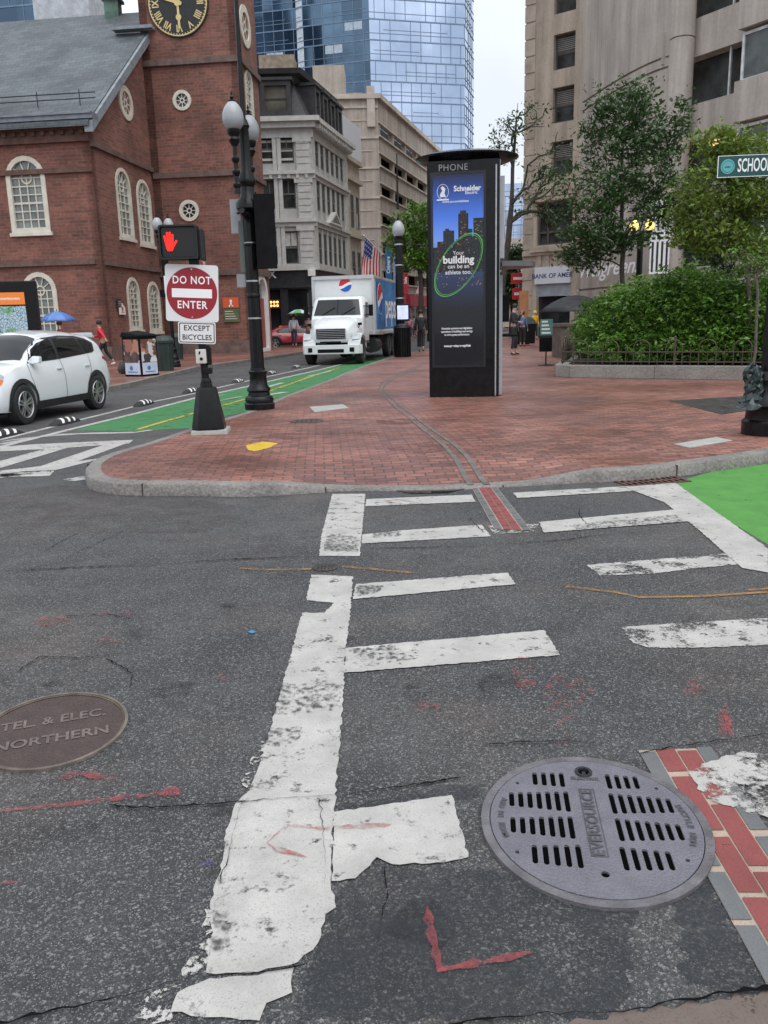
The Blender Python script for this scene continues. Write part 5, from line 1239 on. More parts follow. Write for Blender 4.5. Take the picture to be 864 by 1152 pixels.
# the name plate is clamped to the same post and belongs to it
ox, oy, oz = fs_.x-g_.x, -.14, (zt_+zb_)/2-SWZ; pw = .98; ph = zt_-zb_
sfr = Fr((ox+pw/2, oy, oz), (1, -.02, .012), (0, 0, 1))
m_ = MB(); m_.panel(sfr, rectp(-pw/2, -ph/2, pw/2, ph/2), (), 0, .012); pl = m_.build('street_name_sign', mat('sign_green', (.003, .06, .058), .4, var=.1), lr, 0)
m_ = MB(); m_.text('SCHOOL ST', ph*.90, sfr, -pw/2+.215, 0, .003, off=.003, sx=.47, align='LEFT'); m_.panel(sfr, rectp(-pw/2-.006, -ph/2-.006, pw/2+.006, ph/2+.006), [rectp(-pw/2, -ph/2, pw/2, ph/2)], .002, .012); m_.build('lettering', M['letter'], pl, 0)
m_ = MB(); m_.disc(sfr, -pw/2+.105, 0, ph*.36, .003, 0, 28); m_.build('city_seal', mat('seal_teal', (.10, .38, .40), .4, var=0), pl, 0)
m_ = MB(); m_.ring(sfr, -pw/2+.105, 0, ph*.27, ph*.29, .005, 0, 28); m_.rect(sfr, -pw/2+.075, -.012, -pw/2+.135, .002, .005, 0); m_.build('seal_line', mat('seal_dark', (.01, .12, .13), .4, var=0), pl, 0)
m_ = MB(); m_.tube([(0, 0, oz), (0, oy, oz)], .02); m_.build('clamp', M['steel'], lr)
# ================================================================== advertising kiosk
ka, kb = G(483.5, 447, SWZ), G(561, 446, SWZ)
kd = kb-ka; kw = kd.length; krz = math.atan2(kd.y, kd.x)
ks = thing('phone_kiosk', 'tall black advertising kiosk marked PHONE with an oval roof and a lit city poster', 'kiosk', tuple((ka+kb)/2), krz)
KWd = Fr(ka, kd); H0 = KWd.px(483, 183)[1]-0
def KL(c=0): return Fr((-kw/2, -c, 0), (1, 0, 0), (0, 0, 1))
def kpx(x, y): a, b = KWd.px(x, y); return a, b
topz = kpx(520, 180)[1]; dk_ = .95
m_ = MB()
foot = lambda ins, z, bow=.10: [(-kw/2+ins, 0+ins, z)]+[(-kw/2+ins+(kw-2*ins)*i/8, ins-bow*math.sin(math.pi*i/8)*.35, z) for i in range(1, 8)]+[(kw/2-ins, ins, z), (kw/2-ins, dk_-ins, z)]+[(kw/2-ins-(kw-2*ins)*i/8, dk_-ins+bow*math.sin(math.pi*i/8)*.35, z) for i in range(1, 8)]+[(-kw/2+ins, dk_-ins, z)]
KB_ = mat('kiosk_black', (.003, .003, .0035), .25, var=.3, scale=3, spec=.3)
m_.loft([foot(0, 0), foot(0, topz)]); m_.build('body', KB_, ks, 30)
# right-hand side: pale phone panels
m_ = MB(); sfr = Fr((kw/2, 0, 0), (0, 1, 0), (0, 0, 1))
m_.rect(sfr, .18, .02, .86, kpx(561, 309)[1]-0, .06, .05); m_.rect(sfr, .18, kpx(561, 290)[1], .86, kpx(561, 196)[1], .09, .08)
m_.build('side_panel', mat('pale_side_panel', (.42, .43, .46), .4, var=.1), ks, 0)
m_ = MB(); m_.rect(sfr, .02, .02, .05, topz-.02, .012, .01); m_.rect(XZat(-.0), kw/2-.075, .02, kw/2-.05, topz-.1, .01, .01); m_.build('steel_strip', M['steel'], ks, 0)
zs_ = kpx(561, 300)[1]
m_ = MB(); m_.loft([[(kw/2+.05+.62*max(-.0, math.cos(t_))*1.0, .45+.62*math.sin(t_), zs_+dz) for t_ in [math.pi*(-.5+i/14) for i in range(15)]] for dz in (0, .09)]); cn = m_.build('phone_canopy', mat('canopy_grey', (.10, .10, .105), .4), ks, 30)
m_ = MB(); m_.box((kw/2+.12, .5, zs_-.75), (.14, .34, .5)); m_.box((kw/2+.2, .5, zs_-1.25), (.3, .55, .05)); m_.build('telephone', M['blackm'], ks, 0, bevel=.02)
# oval roof with flared rim
rings = []
for (rx, ry, z_) in ((kw*.56, dk_*.60, topz-.0), (kw*.66, dk_*.68, topz+.05), (kw*.72, dk_*.76, topz+.085), (kw*.725, dk_*.77, topz+.115), (kw*.6, dk_*.6, topz+.17), (kw*.3, dk_*.35, topz+.20)):
    rings.append([(rx*math.cos(2*math.pi*i/44)+.04, dk_/2+ry*math.sin(2*math.pi*i/44), z_) for i in range(44)])
m_ = MB(); m_.loft(rings); m_.build('roof', KB_, ks, 40)
pf = KL(0); q = kpx(513, 184.5)
m_ = MB(); m_.text('PHONE', .16, Fr((-kw/2, -.04, 0), (1, 0, 0)), q[0]-.05, q[1]-.065, .0, off=.0, space=1.1, sx=.95); m_.build('lettering', mat('grey_letter', (.36, .36, .36), .5, var=0), ks, 0)
# poster
a0, b0 = kpx(488.5, 411); a1, b1 = kpx(544, 196)
b1 = kpx(516, 196)[1]; a1 = kpx(544, 300)[0]; a0 = kpx(488, 300)[0]
PF = KL(.042)
m_ = MB(); m_.panel(PF, rectp(a0-.04, b0-.04, a1+.04, b1+.04), [rectp(a0, b0, a1, b1)], .018, .03); m_.build('poster_frame', mat('frame_black', (.012, .012, .014), .3, var=0), ks, 0)
pmn, nn_, bb = _base('poster_sky')
uvn = nn_.nodes.new('ShaderNodeUVMap'); sp_ = nn_.nodes.new('ShaderNodeSeparateXYZ'); nn_.links.new(uvn.outputs[0], sp_.inputs[0])
rp_ = nn_.nodes.new('ShaderNodeValToRGB'); nn_.links.new(_ramp(nn_, sp_.outputs[1], b0, b1, 0, 1), rp_.inputs[0])
el = rp_.color_ramp.elements; el[0].position = .3; el[0].color = (.009, .009, .011, 1); el[1].position = .50; el[1].color = (.02, .03, .07, 1)
for p_, c_ in ((.66, (.11, .20, .50)), (.78, (.045, .12, .46)), (.93, (.012, .035, .16)), (1.0, (.01, .012, .03))): e_ = el.new(p_); e_.color = (*c_, 1)
nn_.links.new(rp_.outputs[0], bb.inputs['Base Color']); nn_.links.new(rp_.outputs[0], bb.inputs['Emission Color']); bb.inputs['Emission Strength'].default_value = .9; bb.inputs['Roughness'].default_value = .08
m_ = MB(); m_.rect(PF, a0, b0, a1, b1, .0, .01); poster = m_.build('poster', pmn, ks, 0)
pw_, ph_ = a1-a0, b1-b0; P_ = lambda u, v: (a0+pw_*u, b0+ph_*v)
sk = MB(); rg = random.Random(9)
for (u0, u1, v) in ((0, .1, .63), (.08, .2, .66), (.2, .42, .715), (.24, .32, .725), (.36, .46, .66), (.5, .70, .80), (.54, .66, .815), (.7, .78, .72), (.80, 1, .775), (.45, .55, .67), (.62, .82, .68)):
    p_, q_ = P_(u0, .5), P_(u1, v); sk.k = rg.choice((0, 1, 2)); sk.rect(PF, p_[0], p_[1], q_[0], q_[1], .0015+.0004*len(sk.f)/10, 0)
sk.build('skyline_picture', [mat('tower_a', (.02, .03, .055), .3, var=.5, scale=25), mat('tower_b', (.035, .04, .05), .3, var=.5, scale=25), mat('tower_c', (.05, .035, .035), .3, var=.5, scale=25)], poster, 0)
sk = MB()
for k in range(70):
    u_, v_ = rg.uniform(0, .98), rg.uniform(.42, .66); p_ = P_(u_, v_); sk.rect(PF, p_[0], p_[1], p_[0]+.014, p_[1]+rg.uniform(.01, .03), .009, 0)
for k in range(22):
    u_, v_ = rg.choice((.52+rg.random()*.15, .82+rg.random()*.14)), rg.uniform(.66, .76); p_ = P_(u_, v_); sk.rect(PF, p_[0], p_[1], p_[0]+.03, p_[1]+.012, .009, 0)
sk.build('window_lights', mat('poster_lights', (.35, .24, .14), .4, var=.3, emit=.25), poster, 0)
sk = MB(); cx_, cz_ = P_(.5, .535); el_ = lambda k_: [((cx_+math.cos(a)*pw_*.41*k_+math.sin(a)*pw_*.27*k_, cz_+math.sin(a)*ph_*.165*k_)) for a in [2*math.pi*i/64 for i in range(64)]]
for k_, w_ in ((1.0, .03), (.94, .014)): sk.panel(PF, [(min(max(x, a0+.01), a1-.01), y) for x, y in el_(k_)], [[(min(max(x, a0+.012), a1-.012), y) for x, y in el_(k_-w_)]], .011+k_*.001, 0)
sk.build('green_ring', mat('green_light', (.10, .42, .10), .4, var=.2, emit=.35), poster, 0)
WT = mat('poster_white', (.80, .80, .82), .4, var=0, emit=.25)
t_ = MB(); T_ = lambda s_, u, v, sz, off=.0, **k_: t_.text(s_, sz, PF, *P_(u, v), .0155, off=off, **k_)
T_('Your', .50, .598, .10); T_('building', .50, .562, .185, off=.006, sx=1.0); T_('can be an', .50, .528, .105, off=.001); T_('athlete too.', .50, .497, .105, off=.001)
T_('Schneider', .68, .925, .13, off=.004, sx=.95); T_('Electric', .76, .903, .075, off=.001)
T_('www.se.com/athlete', .45, .862, .058, off=.001)
for i, s_ in enumerate(('Schneider partners and digitalizes', 'operations of buildings and energy', 'to drive great performance')): T_(s_, .46, .200-.017*i, .052, off=.0015, sx=.82)
T_('www.greening.energy/Hub', .47, .105, .055, off=.003, sx=.85)
t_.build('lettering', WT, poster, 0)
t_ = MB(); u_, v_ = .2, .91; p_ = P_(u_, v_)
t_.panel(PF, [(p_[0]-.05, p_[1]-.08), (p_[0]+.06, p_[1]-.08), (p_[0]+.03, p_[1]-.02), (p_[0]+.05, p_[1]+.06), (p_[0]+.0, p_[1]+.11), (p_[0]-.04, p_[1]+.08), (p_[0]-.01, p_[1]+.03), (p_[0]-.05, p_[1]-.03)], (), .0155, 0)
t_.ring(PF, p_[0], p_[1]+.01, .10, .108, .0155, 0, 20, ry0=.125, ry1=.133); t_.rect(PF, p_[0]-.11, p_[1]-.14, p_[0]+.11, p_[1]-.115, .0155, 0); t_.build('emblem', WT, poster, 0)
m_ = MB(); m_.rect(PF, a0-.005, b0-.005, a1+.005, b1+.005, .030, .004)
pg, n_, b_ = _base('poster_cover_glass'); b_.inputs['Base Color'].default_value = (0, 0, 0, 1); b_.inputs['Roughness'].default_value = .03; b_.inputs['Alpha'].default_value = .12; b_.inputs['Specular IOR Level'].default_value = .5
m_.build('cover_glass', pg, ks, 0)
# ================================================================== city map stand (far left)
ml = Z(-2, 400, 23.5)
mp = thing('map_stand', 'black street map stand with an orange header, behind the white car', 'map stand', (-10.02, 23.5, SWZ), R(9))
mz1 = Z(25, 316, 23.5).z-SWZ; m_ = MB(); m_.box((0, 0, mz1/2), (1.42, .32, mz1)); m_.build('frame', M['black'], mp, 0, bevel=.03)
mf = XZat(-.17); m_ = MB(); m_.rect(mf, -.56, mz1-.62, .42, mz1-.30, .0, .01); hd = m_.build('header', mat('orange_header', (.72, .20, .03), .4, var=0, emit=.15), mp, 0)
m_ = MB(); m_.text('Downtown', .13, mf, .0, mz1-.46, .004, off=.002); m_.text('i', .2, mf, -.45, mz1-.46, .004, off=.004); m_.build('lettering', M['letter'], hd, 0)
mm_, n_, b_ = _base('street_map'); v_ = n_.nodes.new('ShaderNodeTexVoronoi'); v_.feature = 'DISTANCE_TO_EDGE'; v_.inputs['Scale'].default_value = 13
t__ = n_.nodes.new('ShaderNodeTexCoord'); n_.links.new(t__.outputs['Object'], v_.inputs['Vector']); q_ = _noise(n_, 2.4, 3)
g__ = _mix(n_, _ramp(n_, q_.outputs[0], .55, .60, 0, 1), (.42, .58, .66), (.20, .45, .22)); g__ = _mix(n_, _ramp(n_, v_.outputs[0], .03, .07, 1, 0), g__, (.05, .08, .12)); n_.links.new(g__, b_.inputs['Base Color']); b_.inputs['Roughness'].default_value = .15
m_ = MB(); m_.rect(mf, -.56, .9, .42, mz1-.66, .0, .01); m_.build('map_sheet', mm_, mp, 0)
m_ = MB(); m_.rect(mf, -.22, .45, .08, .86, .0, .01); m_.rect(mf, .12, .45, .42, .86, .0, .01); m_.build('lower_notice', mat('notice_blue', (.2, .38, .55), .4, var=.3, scale=5), mp, 0)
# ================================================================== lane dividers
hump = thing('lane_divider', 'x', 'lane divider')
def hump_mesh():
    m_ = MB(); rings = []
    for i in range(13):
        t_ = i/12; y_ = -.5+t_; h_ = .13*math.sin(math.pi*min(1, max(0, t_)))**.55+.004; w_ = .13*(.55+.45*math.sin(math.pi*t_)**.6)
        rings.append([(w_*math.cos(a)*1.0, y_, h_*max(0, math.sin(a))**.8) for a in [math.pi*j/10 for j in range(11)]])
    m_.loft(rings); return m_
hm = hump_mesh(); hm.build('hump', M['rubber'], hump, 50)
m_ = MB()
for yc in (-.24, -.04, .16):
    for side in (-1, 1):
        rr = []
        for k, yy in enumerate((yc-.035, yc+.045)):
            row = []
            for j in range(0, 9):
                a = math.pi*(.08+.42*j/8) if side > 0 else math.pi*(.92-.42*j/8); y2 = yy+.09*j/8; t_ = y2+.5
                h_ = .13*math.sin(math.pi*t_)**.55+.004; w_ = .13*(.55+.45*math.sin(math.pi*t_)**.6); row.append((w_*math.cos(a)*1.02, y2, h_*max(0, math.sin(a))**.8+.004))
            rr.append(row)
        if side < 0: rr = rr[::-1]
        m_.loft(rr, cap=False, closed=False)
m_.build('reflective_stripe', M['white'], hump, 0)
ordn = ['nearest', 'second', 'third', 'fourth', 'fifth', 'sixth', 'seventh', 'eighth', 'ninth']
hp = [(4, 491), (73, 476.5), (162, 455.5), (215.5, 441.5), (267.5, 430.5), (305, 421), (333, 414), (352, 409.5)]
for i, (x, y) in enumerate(hp):
    o = hump if i == 0 else copy_tree(hump); p_ = G(x, y); nx_ = G(*hp[min(i+1, len(hp)-1)]) if i < len(hp)-1 else None
    if nx_ is not None: rz_ = math.atan2(nx_.y-p_.y, nx_.x-p_.x)-math.pi/2
    o.location = (p_.x, p_.y, 0); o.rotation_euler = (0, 0, rz_); o.scale = (.85, .9, .8); o['group'] = 'rubber lane dividers along the cycle lane'
    o['label'] = 'striped black rubber lane divider, %s from the left edge of the photo' % ('first' if i == 0 else ordn[i]); o['category'] = 'lane divider'
# ================================================================== vehicles
def interp(xs, ys, x):
    if x <= xs[0]: return ys[0]
    for i in range(len(xs)-1):
        if x <= xs[i+1]:
            t = (x-xs[i])/(xs[i+1]-xs[i]); return ys[i]+(ys[i+1]-ys[i])*t
    return ys[-1]
def make_car(label, cat, paint, suv=True, group=None):
    root = thing('parked_car', label, cat)
    X = [-2.24, -2.20, -2.10, -1.98, -1.84, -1.6, -1.0, -.3, .2, .55, .85, 1.15, 1.55, 1.9, 2.12, 2.20, 2.24]
    ZT = [.86, .98, 1.10, 1.28, 1.50, 1.58, 1.635, 1.645, 1.61, 1.50, 1.31, 1.11, 1.06, .985, .88, .78, .66]
    if not suv: ZT = [.80, .92, .98, 1.00, 1.03, 1.12, 1.38, 1.44, 1.42, 1.30, 1.12, .98, .93, .88, .78, .70, .60]
    WX = [-2.24, -2.15, -1.95, -1.6, -1, 0, 1, 1.5, 1.9, 2.1, 2.24]; WY = [.70, .80, .87, .905, .92, .925, .915, .90, .85, .74, .56]
    ZB = lambda x: interp([-2.24, -1.9, -1.6, 1.6, 1.95, 2.24], [.42, .30, .24, .24, .26, .36], x)
    ZT = [z*.965 for z in ZT] if suv else ZT
    zt = lambda x: interp(X, ZT, x)
    BX, BZ = [-2.24, -1.9, 1.1, 1.4, 2.24], ([.80, 1.12, .99, .96, .60] if suv else [.75, .95, .88, .86, .55])
    belt = lambda x: min(interp(BX, BZ, x), zt(x)-.06)
    def yy(x, z):
        w = interp(WX, WY, x); zb, bl, tp = ZB(x), belt(x), zt(x)
        if z <= bl:
            t = (z-zb)/max(.01, bl-zb); return w*(1-.075*abs(2*t-.95)**2.6-.03*t)
        t = min(1, (z-bl)/max(.02, tp-bl)); k = min(1, (tp-bl)/.45)
        return w*(1-.075*1.05**2.6-.03)*(1-.20*t*k)*(max(0, 1-t**(5 if k > .5 else 2.6)))**.28
    def zsurf(x, y):
        lo, hi = belt(x), zt(x)
        for _ in range(22):
            m = (lo+hi)/2
            if yy(x, m) > abs(y): lo = m
            else: hi = m
        return lo+.02*(1-(abs(y)/.9)**2)*min(1, (zt(x)-belt(x))/.3)
    ns = 72; rings = []
    for i in range(ns+1):
        x = -2.24+4.48*i/ns; zb, bl, tp = ZB(x), belt(x), zt(x); col = []
        for t in (0, .06, .2, .35, .5, .65, .8, .93, 1): col.append(zb+(bl-zb)*t)
        for t in (.12, .3, .5, .68, .82, .91, .96, .985, .998): col.append(bl+(tp-bl)*t)
        half = [(yy(x, z), z) for z in col]
        crown = .02*min(1, (tp-bl)/.3)
        top = [(half[-1][0]*k, tp+crown*(1-k*k)) for k in (.75, .4, 0)]
        half = [(half[0][0]*.55, zb)]+half+top
        rings.append([(x, y, z) for y, z in half]+[(x, -y, z) for y, z in half[-2::-1]])
    m = MB(); m.loft(rings[::-1]); body = m.build('body', paint, root, 40)
    for ax in (1.33, -1.34):
        for sd in (1, -1):
            c = MB(); c.lathe([(.375, 0), (.375, .5)], 40); v = [(ax+a, sd*(.52+z), .35+b) for a, b, z in c.v]; c.v = v
            cut = c.build('cut', paint, None, 0)
            bm = bmesh.new(); bm.from_mesh(cut.data); bmesh.ops.recalc_face_normals(bm, faces=bm.faces); bm.to_mesh(cut.data); bm.free()
            md = body.modifiers.new('b', 'BOOLEAN'); md.operation = 'DIFFERENCE'; md.object = cut; md.solver = 'EXACT'
            bake(body); bpy.data.objects.remove(cut)
    body.data.polygons.foreach_set('use_smooth', [True]*len(body.data.polygons)); body.data.set_sharp_from_angle(angle=R(40))
    def fill(poly, cuts=2):
        tr = tessellate_polygon([[Vector((a, b, 0)) for a, b in poly]]); bm = bmesh.new(); vs = [bm.verts.new((a, b, 0)) for a, b in poly]
        for t in tr:
            try: bm.faces.new([vs[i] for i in t])
            except ValueError: pass
        bmesh.ops.subdivide_edges(bm, edges=bm.edges, cuts=cuts, use_grid_fill=True); bmesh.ops.triangulate(bm, faces=bm.faces)
        bmesh.ops.recalc_face_normals(bm, faces=bm.faces); bm.verts.index_update()
        r = ([tuple(v.co) for v in bm.verts], [tuple(v.index for v in f.verts) for f in bm.faces]); bm.free(); return r
    def side(m, poly, sd, off=.004, cuts=3):
        poly = [p for i, p in enumerate(poly)]; dense = []
        for i in range(len(poly)):
            a, b = poly[i], poly[(i+1) % len(poly)]; k = max(1, int(math.dist(a, b)/.12)); dense += [(a[0]+(b[0]-a[0])*j/k, a[1]+(b[1]-a[1])*j/k) for j in range(k)]
        v, f = fill(dense, cuts); P = [(x, sd*(yy(x, z)+off), z) for x, z, _ in v]
        q = []
        for t in f:
            A, B, C = (Vector(P[i]) for i in t); q.append(t if (B-A).cross(C-A).y*sd > 0 else t[::-1])
        m.add(P, q)
    def strip(m, pts, w, sd, off=.003):
        for i in range(len(pts)-1):
            a, b = Vector(pts[i]), Vector(pts[i+1]); d = (b-a).normalized()*(w/2); n = Vector((-d.y, d.x)); k = max(1, int((b-a).length/.08))
            for j in range(k):
                p, q = a+(b-a)*j/k, a+(b-a)*(j+1)/k; quad = [(p-n), (q-n), (q+n), (p+n)]; P = [(u.x, sd*(yy(u.x, u.y)+off), u.y) for u in quad]
                A, B, C = (Vector(P[i_]) for i_ in (0, 1, 2)); m.add(P, [(0, 1, 2, 3) if (B-A).cross(C-A).y*sd > 0 else (3, 2, 1, 0)])
    CG = glass_mat('car_glass', (.010, .012, .013), .03, lo=.5, spec=.5) if 'car_glass' not in MATS else MATS['car_glass']
    PB = mat('black_cladding', (.018, .018, .019), .6, var=.1)
    bz = belt(0)
    hz = (zt(-.3)-.11)
    for sd in (1, -1):
        if suv: dlo = [(.98, 1.035), (.70, 1.28), (.40, 1.41), (.1, 1.465), (-.5, 1.495), (-1.1, 1.475), (-1.42, 1.42), (-1.62, 1.33), (-1.56, 1.17), (-1.45, 1.135), (0, 1.06)]
        else: dlo = [(.98, .93), (.6, 1.16), (.3, 1.30), (-.4, 1.35), (-.9, 1.28), (-1.25, 1.08), (-1.2, .98), (0, .94)]
        m = MB(); side(m, dlo, sd, .003); m.build('window_surround', PB, root, 30)
        B_ = zt(.0)/1.63
        if suv: wins = [[(.88, 1.065), (.66, 1.27), (.38, 1.375), (.1, 1.43), (-.06, 1.44), (-.02, 1.085)], [(-.14, 1.09), (-.16, 1.44), (-.5, 1.46), (-.98, 1.44), (-1.10, 1.14)], [(-1.17, 1.145), (-1.07, 1.43), (-1.38, 1.38), (-1.55, 1.30), (-1.50, 1.18)]]
        else: wins = [[(.85, .95), (.55, 1.15), (.3, 1.25), (-.1, 1.30), (-.1, .96)], [(-.2, .96), (-.2, 1.30), (-.8, 1.25), (-1.1, 1.08), (-1.05, 1.0)]]
        for w in wins:
            m = MB(); side(m, w, sd, .007); m.build('window', CG, root, 30)
        m = MB(); b1, z1 = (.33, 1.05) if suv else (.3, .93)
        strip(m, [(-.10, z1+.02), (-.10, .40), (-.06, .34)], .012, sd); strip(m, [(1.0, z1-.03), (1.02, .8), (.93, .52), (.90, .36)], .012, sd); strip(m, [(-1.22, z1+.05), (-1.16, .8), (-.95, .55), (-.93, .42)], .012, sd); strip(m, [(.92, .36), (-.9, .36)], .012, sd)
        m.build('door_seam', mat('seam', (.03, .03, .03), .8, var=0), root, 0)
        m = MB(); side(m, [(.95, .24), (.95, .37), (-.95, .37), (-.95, .24)], sd, .012, 2)
        for ax in (1.33, -1.34):
            ring = [(ax+.445*math.cos(a), .35+.445*math.sin(a)) for a in [math.pi*(-.08+1.16*i/20) for i in range(21)]]+[(ax+.37*math.cos(a), .35+.37*math.sin(a)) for a in [math.pi*(1.08-1.16*i/20) for i in range(21)]]
            ring = [(x, max(.255, z)) for x, z in ring]
            for i in range(20):
                P = [(x, sd*(yy(x, z)+.012), z) for x, z in (ring[i], ring[i+1], ring[40-i], ring[41-i])] if 41-i < 42 else []
                A, B, C = (Vector(P[i_]) for i_ in (0, 1, 2)); m.add(P, [(0, 1, 2, 3) if (B-A).cross(C-A).y*sd > 0 else (3, 2, 1, 0)])
        m.build('cladding', PB, root, 30)
        for hx in (.05, -1.02):
            m = MB(); z_ = .90 if suv else .82; y_ = yy(hx, z_)
            m.loft([[(hx+dx, sd*(y_+dy*s), z_+dz) for dx, dz in ((-.09, -.012), (.09, -.012), (.09, .012), (-.09, .012))] for s, dy in ((1, .0), (1, .03))]); m.build('door_handle', paint, root, 0, bevel=.006)
        m = MB(); mx_, mz_ = .86, 1.07 if suv else .96; y_ = yy(mx_, mz_)
        m.loft([[(mx_+.02, sd*(y_-.02), mz_-.03), (mx_-.04, sd*(y_-.02), mz_-.03), (mx_-.04, sd*(y_-.02), mz_+.03), (mx_+.02, sd*(y_-.02), mz_+.03)], [(mx_+.07, sd*(y_+.07), mz_-.05), (mx_-.07, sd*(y_+.07), mz_-.05), (mx_-.07, sd*(y_+.07), mz_+.09), (mx_+.03, sd*(y_+.07), mz_+.09)], [(mx_+.06, sd*(y_+.20), mz_-.03), (mx_-.07, sd*(y_+.20), mz_-.04), (mx_-.07, sd*(y_+.20), mz_+.08), (mx_+.02, sd*(y_+.20), mz_+.08)]]); m.build('wing_mirror', paint, root, 0, bevel=.02)
        # lights
        m = MB(); side(m, [(2.14, .70), (2.0, .82), (1.72, .90), (1.70, .84), (1.95, .70)] if suv else [(2.12, .60), (1.9, .76), (1.75, .76), (1.9, .6)], sd, .008); m.build('headlight', mat('lamp_lens', (.35, .36, .38), .1, var=.2), root, 30)
        m = MB(); side(m, [(1.92, .72), (1.82, .80), (1.74, .80), (1.84, .72)], sd, .010); m.build('indicator', mat('amber_lens', (.6, .15, .03), .2), root, 30)
        m = MB(); side(m, [(-2.12, .92), (-2.08, 1.02), (-1.80, 1.05), (-1.78, 1.01), (-1.95, .95)] if suv else [(-2.12, .75), (-2.08, .87), (-1.85, .88), (-1.9, .76)], sd, .010); m.build('tail_light', mat('red_lens', (.28, .01, .012), .15), root, 30)
    # screens
    def top(m, poly, off=.006, cuts=3):
        v, f = fill(poly, cuts); P = [(x, y, zsurf(x, y)+off) for x, y, _ in v]; q = []
        for t in f:
            A, B, C = (Vector(P[i]) for i in t); q.append(t if (B-A).cross(C-A).z > 0 else t[::-1])
        m.add(P, q)
    m = MB(); yb, yt_ = .70, .60
    N = 9; grid = [[((1.14+(.38-1.14)*i/N), (-1+2*j/N)*(yb+(yt_-yb)*i/N)) for j in range(N+1)] for i in range(N+1)]
    P = [(x-.10*(abs(y)/.7)**2, y, zsurf(x-.10*(abs(y)/.7)**2, y)+.01) for r_ in grid for x, y in r_]; m.add(P, [(i*(N+1)+j, (i+1)*(N+1)+j, (i+1)*(N+1)+j+1, i*(N+1)+j+1) for i in range(N) for j in range(N)])
    o = m.build('windscreen', CG, root, 40)
    bm = bmesh.new(); bm.from_mesh(o.data)
    for f in bm.faces:
        if f.normal.z < 0: f.normal_flip()
    bm.to_mesh(o.data); bm.free()
    if suv:
        m = MB(); m.loft([[(-1.88, -.62, 1.43), (-1.88, .62, 1.43), (-1.80, .64, 1.53), (-1.80, -.64, 1.53)], [(-2.02, -.58, 1.42), (-2.02, .58, 1.42), (-2.02, .58, 1.45), (-2.02, -.58, 1.45)]]); m.build('spoiler', paint, root, 0, bevel=.01)
    m = MB(); xs = 2.245; m.box((2.22, 0, .62 if suv else .55), (.06, .9, .16)); m.build('grille', PB, root, 0, bevel=.02)
    m = MB(); m.box((2.20, 0, .40), (.08, 1.1, .14)); m.build('bumper', PB, root, 0, bevel=.02)
    # wheels
    tyre = M['rubber']; rimm = mat('alloy', (.45, .45, .46), .3, metal=.8, var=.1)
    def wheel(x, sd):
        m = MB(); m.lathe([(.22, -.10), (.30, -.115), (.335, -.10), (.345, -.06), (.345, .06), (.335, .10), (.30, .115), (.225, .10), (.215, .02)], 36); m.v = [(x+a, sd*(.80+z), .345+b) for a, b, z in m.v]; w = m.build('wheel', tyre, root, 40)
        m = MB(); rim_ = [(.205, .04), (.215, .10), (.228, .112), (.238, .10)]; m.loft([[(r_*math.cos(2*math.pi*j/32), r_*math.sin(2*math.pi*j/32), z_) for j in range(32)] for r_, z_ in rim_], cap=False); m.lathe([(.0, .06), (.05, .07), (.055, .085), (.03, .095), (.0, .097)], 16)
        for k in range(5):
            for e in (-.16, .16):
                a = 2*math.pi*k/5+.3; ca, sa = math.cos(a), math.sin(a); tx, ty = -sa, ca
                p0 = (.045*ca+tx*e*.12, .045*sa+ty*e*.12); p1 = (.222*math.cos(a+e*1.1), .222*math.sin(a+e*1.1))
                d = Vector((p1[0]-p0[0], p1[1]-p0[1])).normalized(); n = Vector((-d.y, d.x))
                m.loft([[(p0[0]-n.x*.014, p0[1]-n.y*.014, z) for z in (.05, .09)]+[(p0[0]+n.x*.014, p0[1]+n.y*.014, z) for z in (.09, .05)], [(p1[0]-n.x*.020, p1[1]-n.y*.020, z) for z in (.07, .10)]+[(p1[0]+n.x*.020, p1[1]+n.y*.020, z) for z in (.10, .07)]])
        m.v = [(x+a, sd*(.80+z), .345+b) for a, b, z in m.v]; m.build('rim', rimm, w, 30)
        m = MB(); m.lathe([(.0, .03), (.218, .03), (.218, .02)], 24); m.v = [(x+a, sd*(.80+z), .345+b) for a, b, z in m.v]; m.build('brake_disc', M['blackm'], w, 30)
    for x in (1.33, -1.34):
        for sd in (1, -1): wheel(x, sd)
    m = MB(); m.box((0, 0, .30), (3.6, 1.3, .2)); m.build('chassis', M['blackm'], root, 0)
    return root
WCAR = mat('white_car_paint', (.70, .72, .74), .22, var=0, coat=.8)
car = make_car('white SUV driving past the map stand, its front cut by the left edge', 'car', WCAR)
fw_, rw_ = G(30, 478), G(109, 461)
dd_ = (fw_-rw_); ang = math.atan2(dd_.y, dd_.x); n__ = Vector((math.sin(ang), -math.cos(ang), 0))   # right-hand normal; the near side is the left one
mid = (fw_+rw_)/2; lft = Vector((-math.sin(ang), math.cos(ang), 0)); ctr = mid-lft*.88
car.location = (ctr.x, ctr.y, 0); car.rotation_euler = (0, 0, ang); car.name = 'passing_car'; car.scale = (.93, .97, .985); car.location = (ctr.x-.10*math.cos(ang), ctr.y-.10*math.sin(ang), 0)
RCAR = mat('red_car_paint', (.40, .012, .03), .25, var=0, coat=.8)
rc = make_car('dark red car half hidden behind the pedestrians and the church corner', 'car', RCAR, suv=False)
p_ = Z(333, 385, 55); rc.location = (p_.x, 55, 0.12-.12); rc.rotation_euler = (0, 0, R(8))
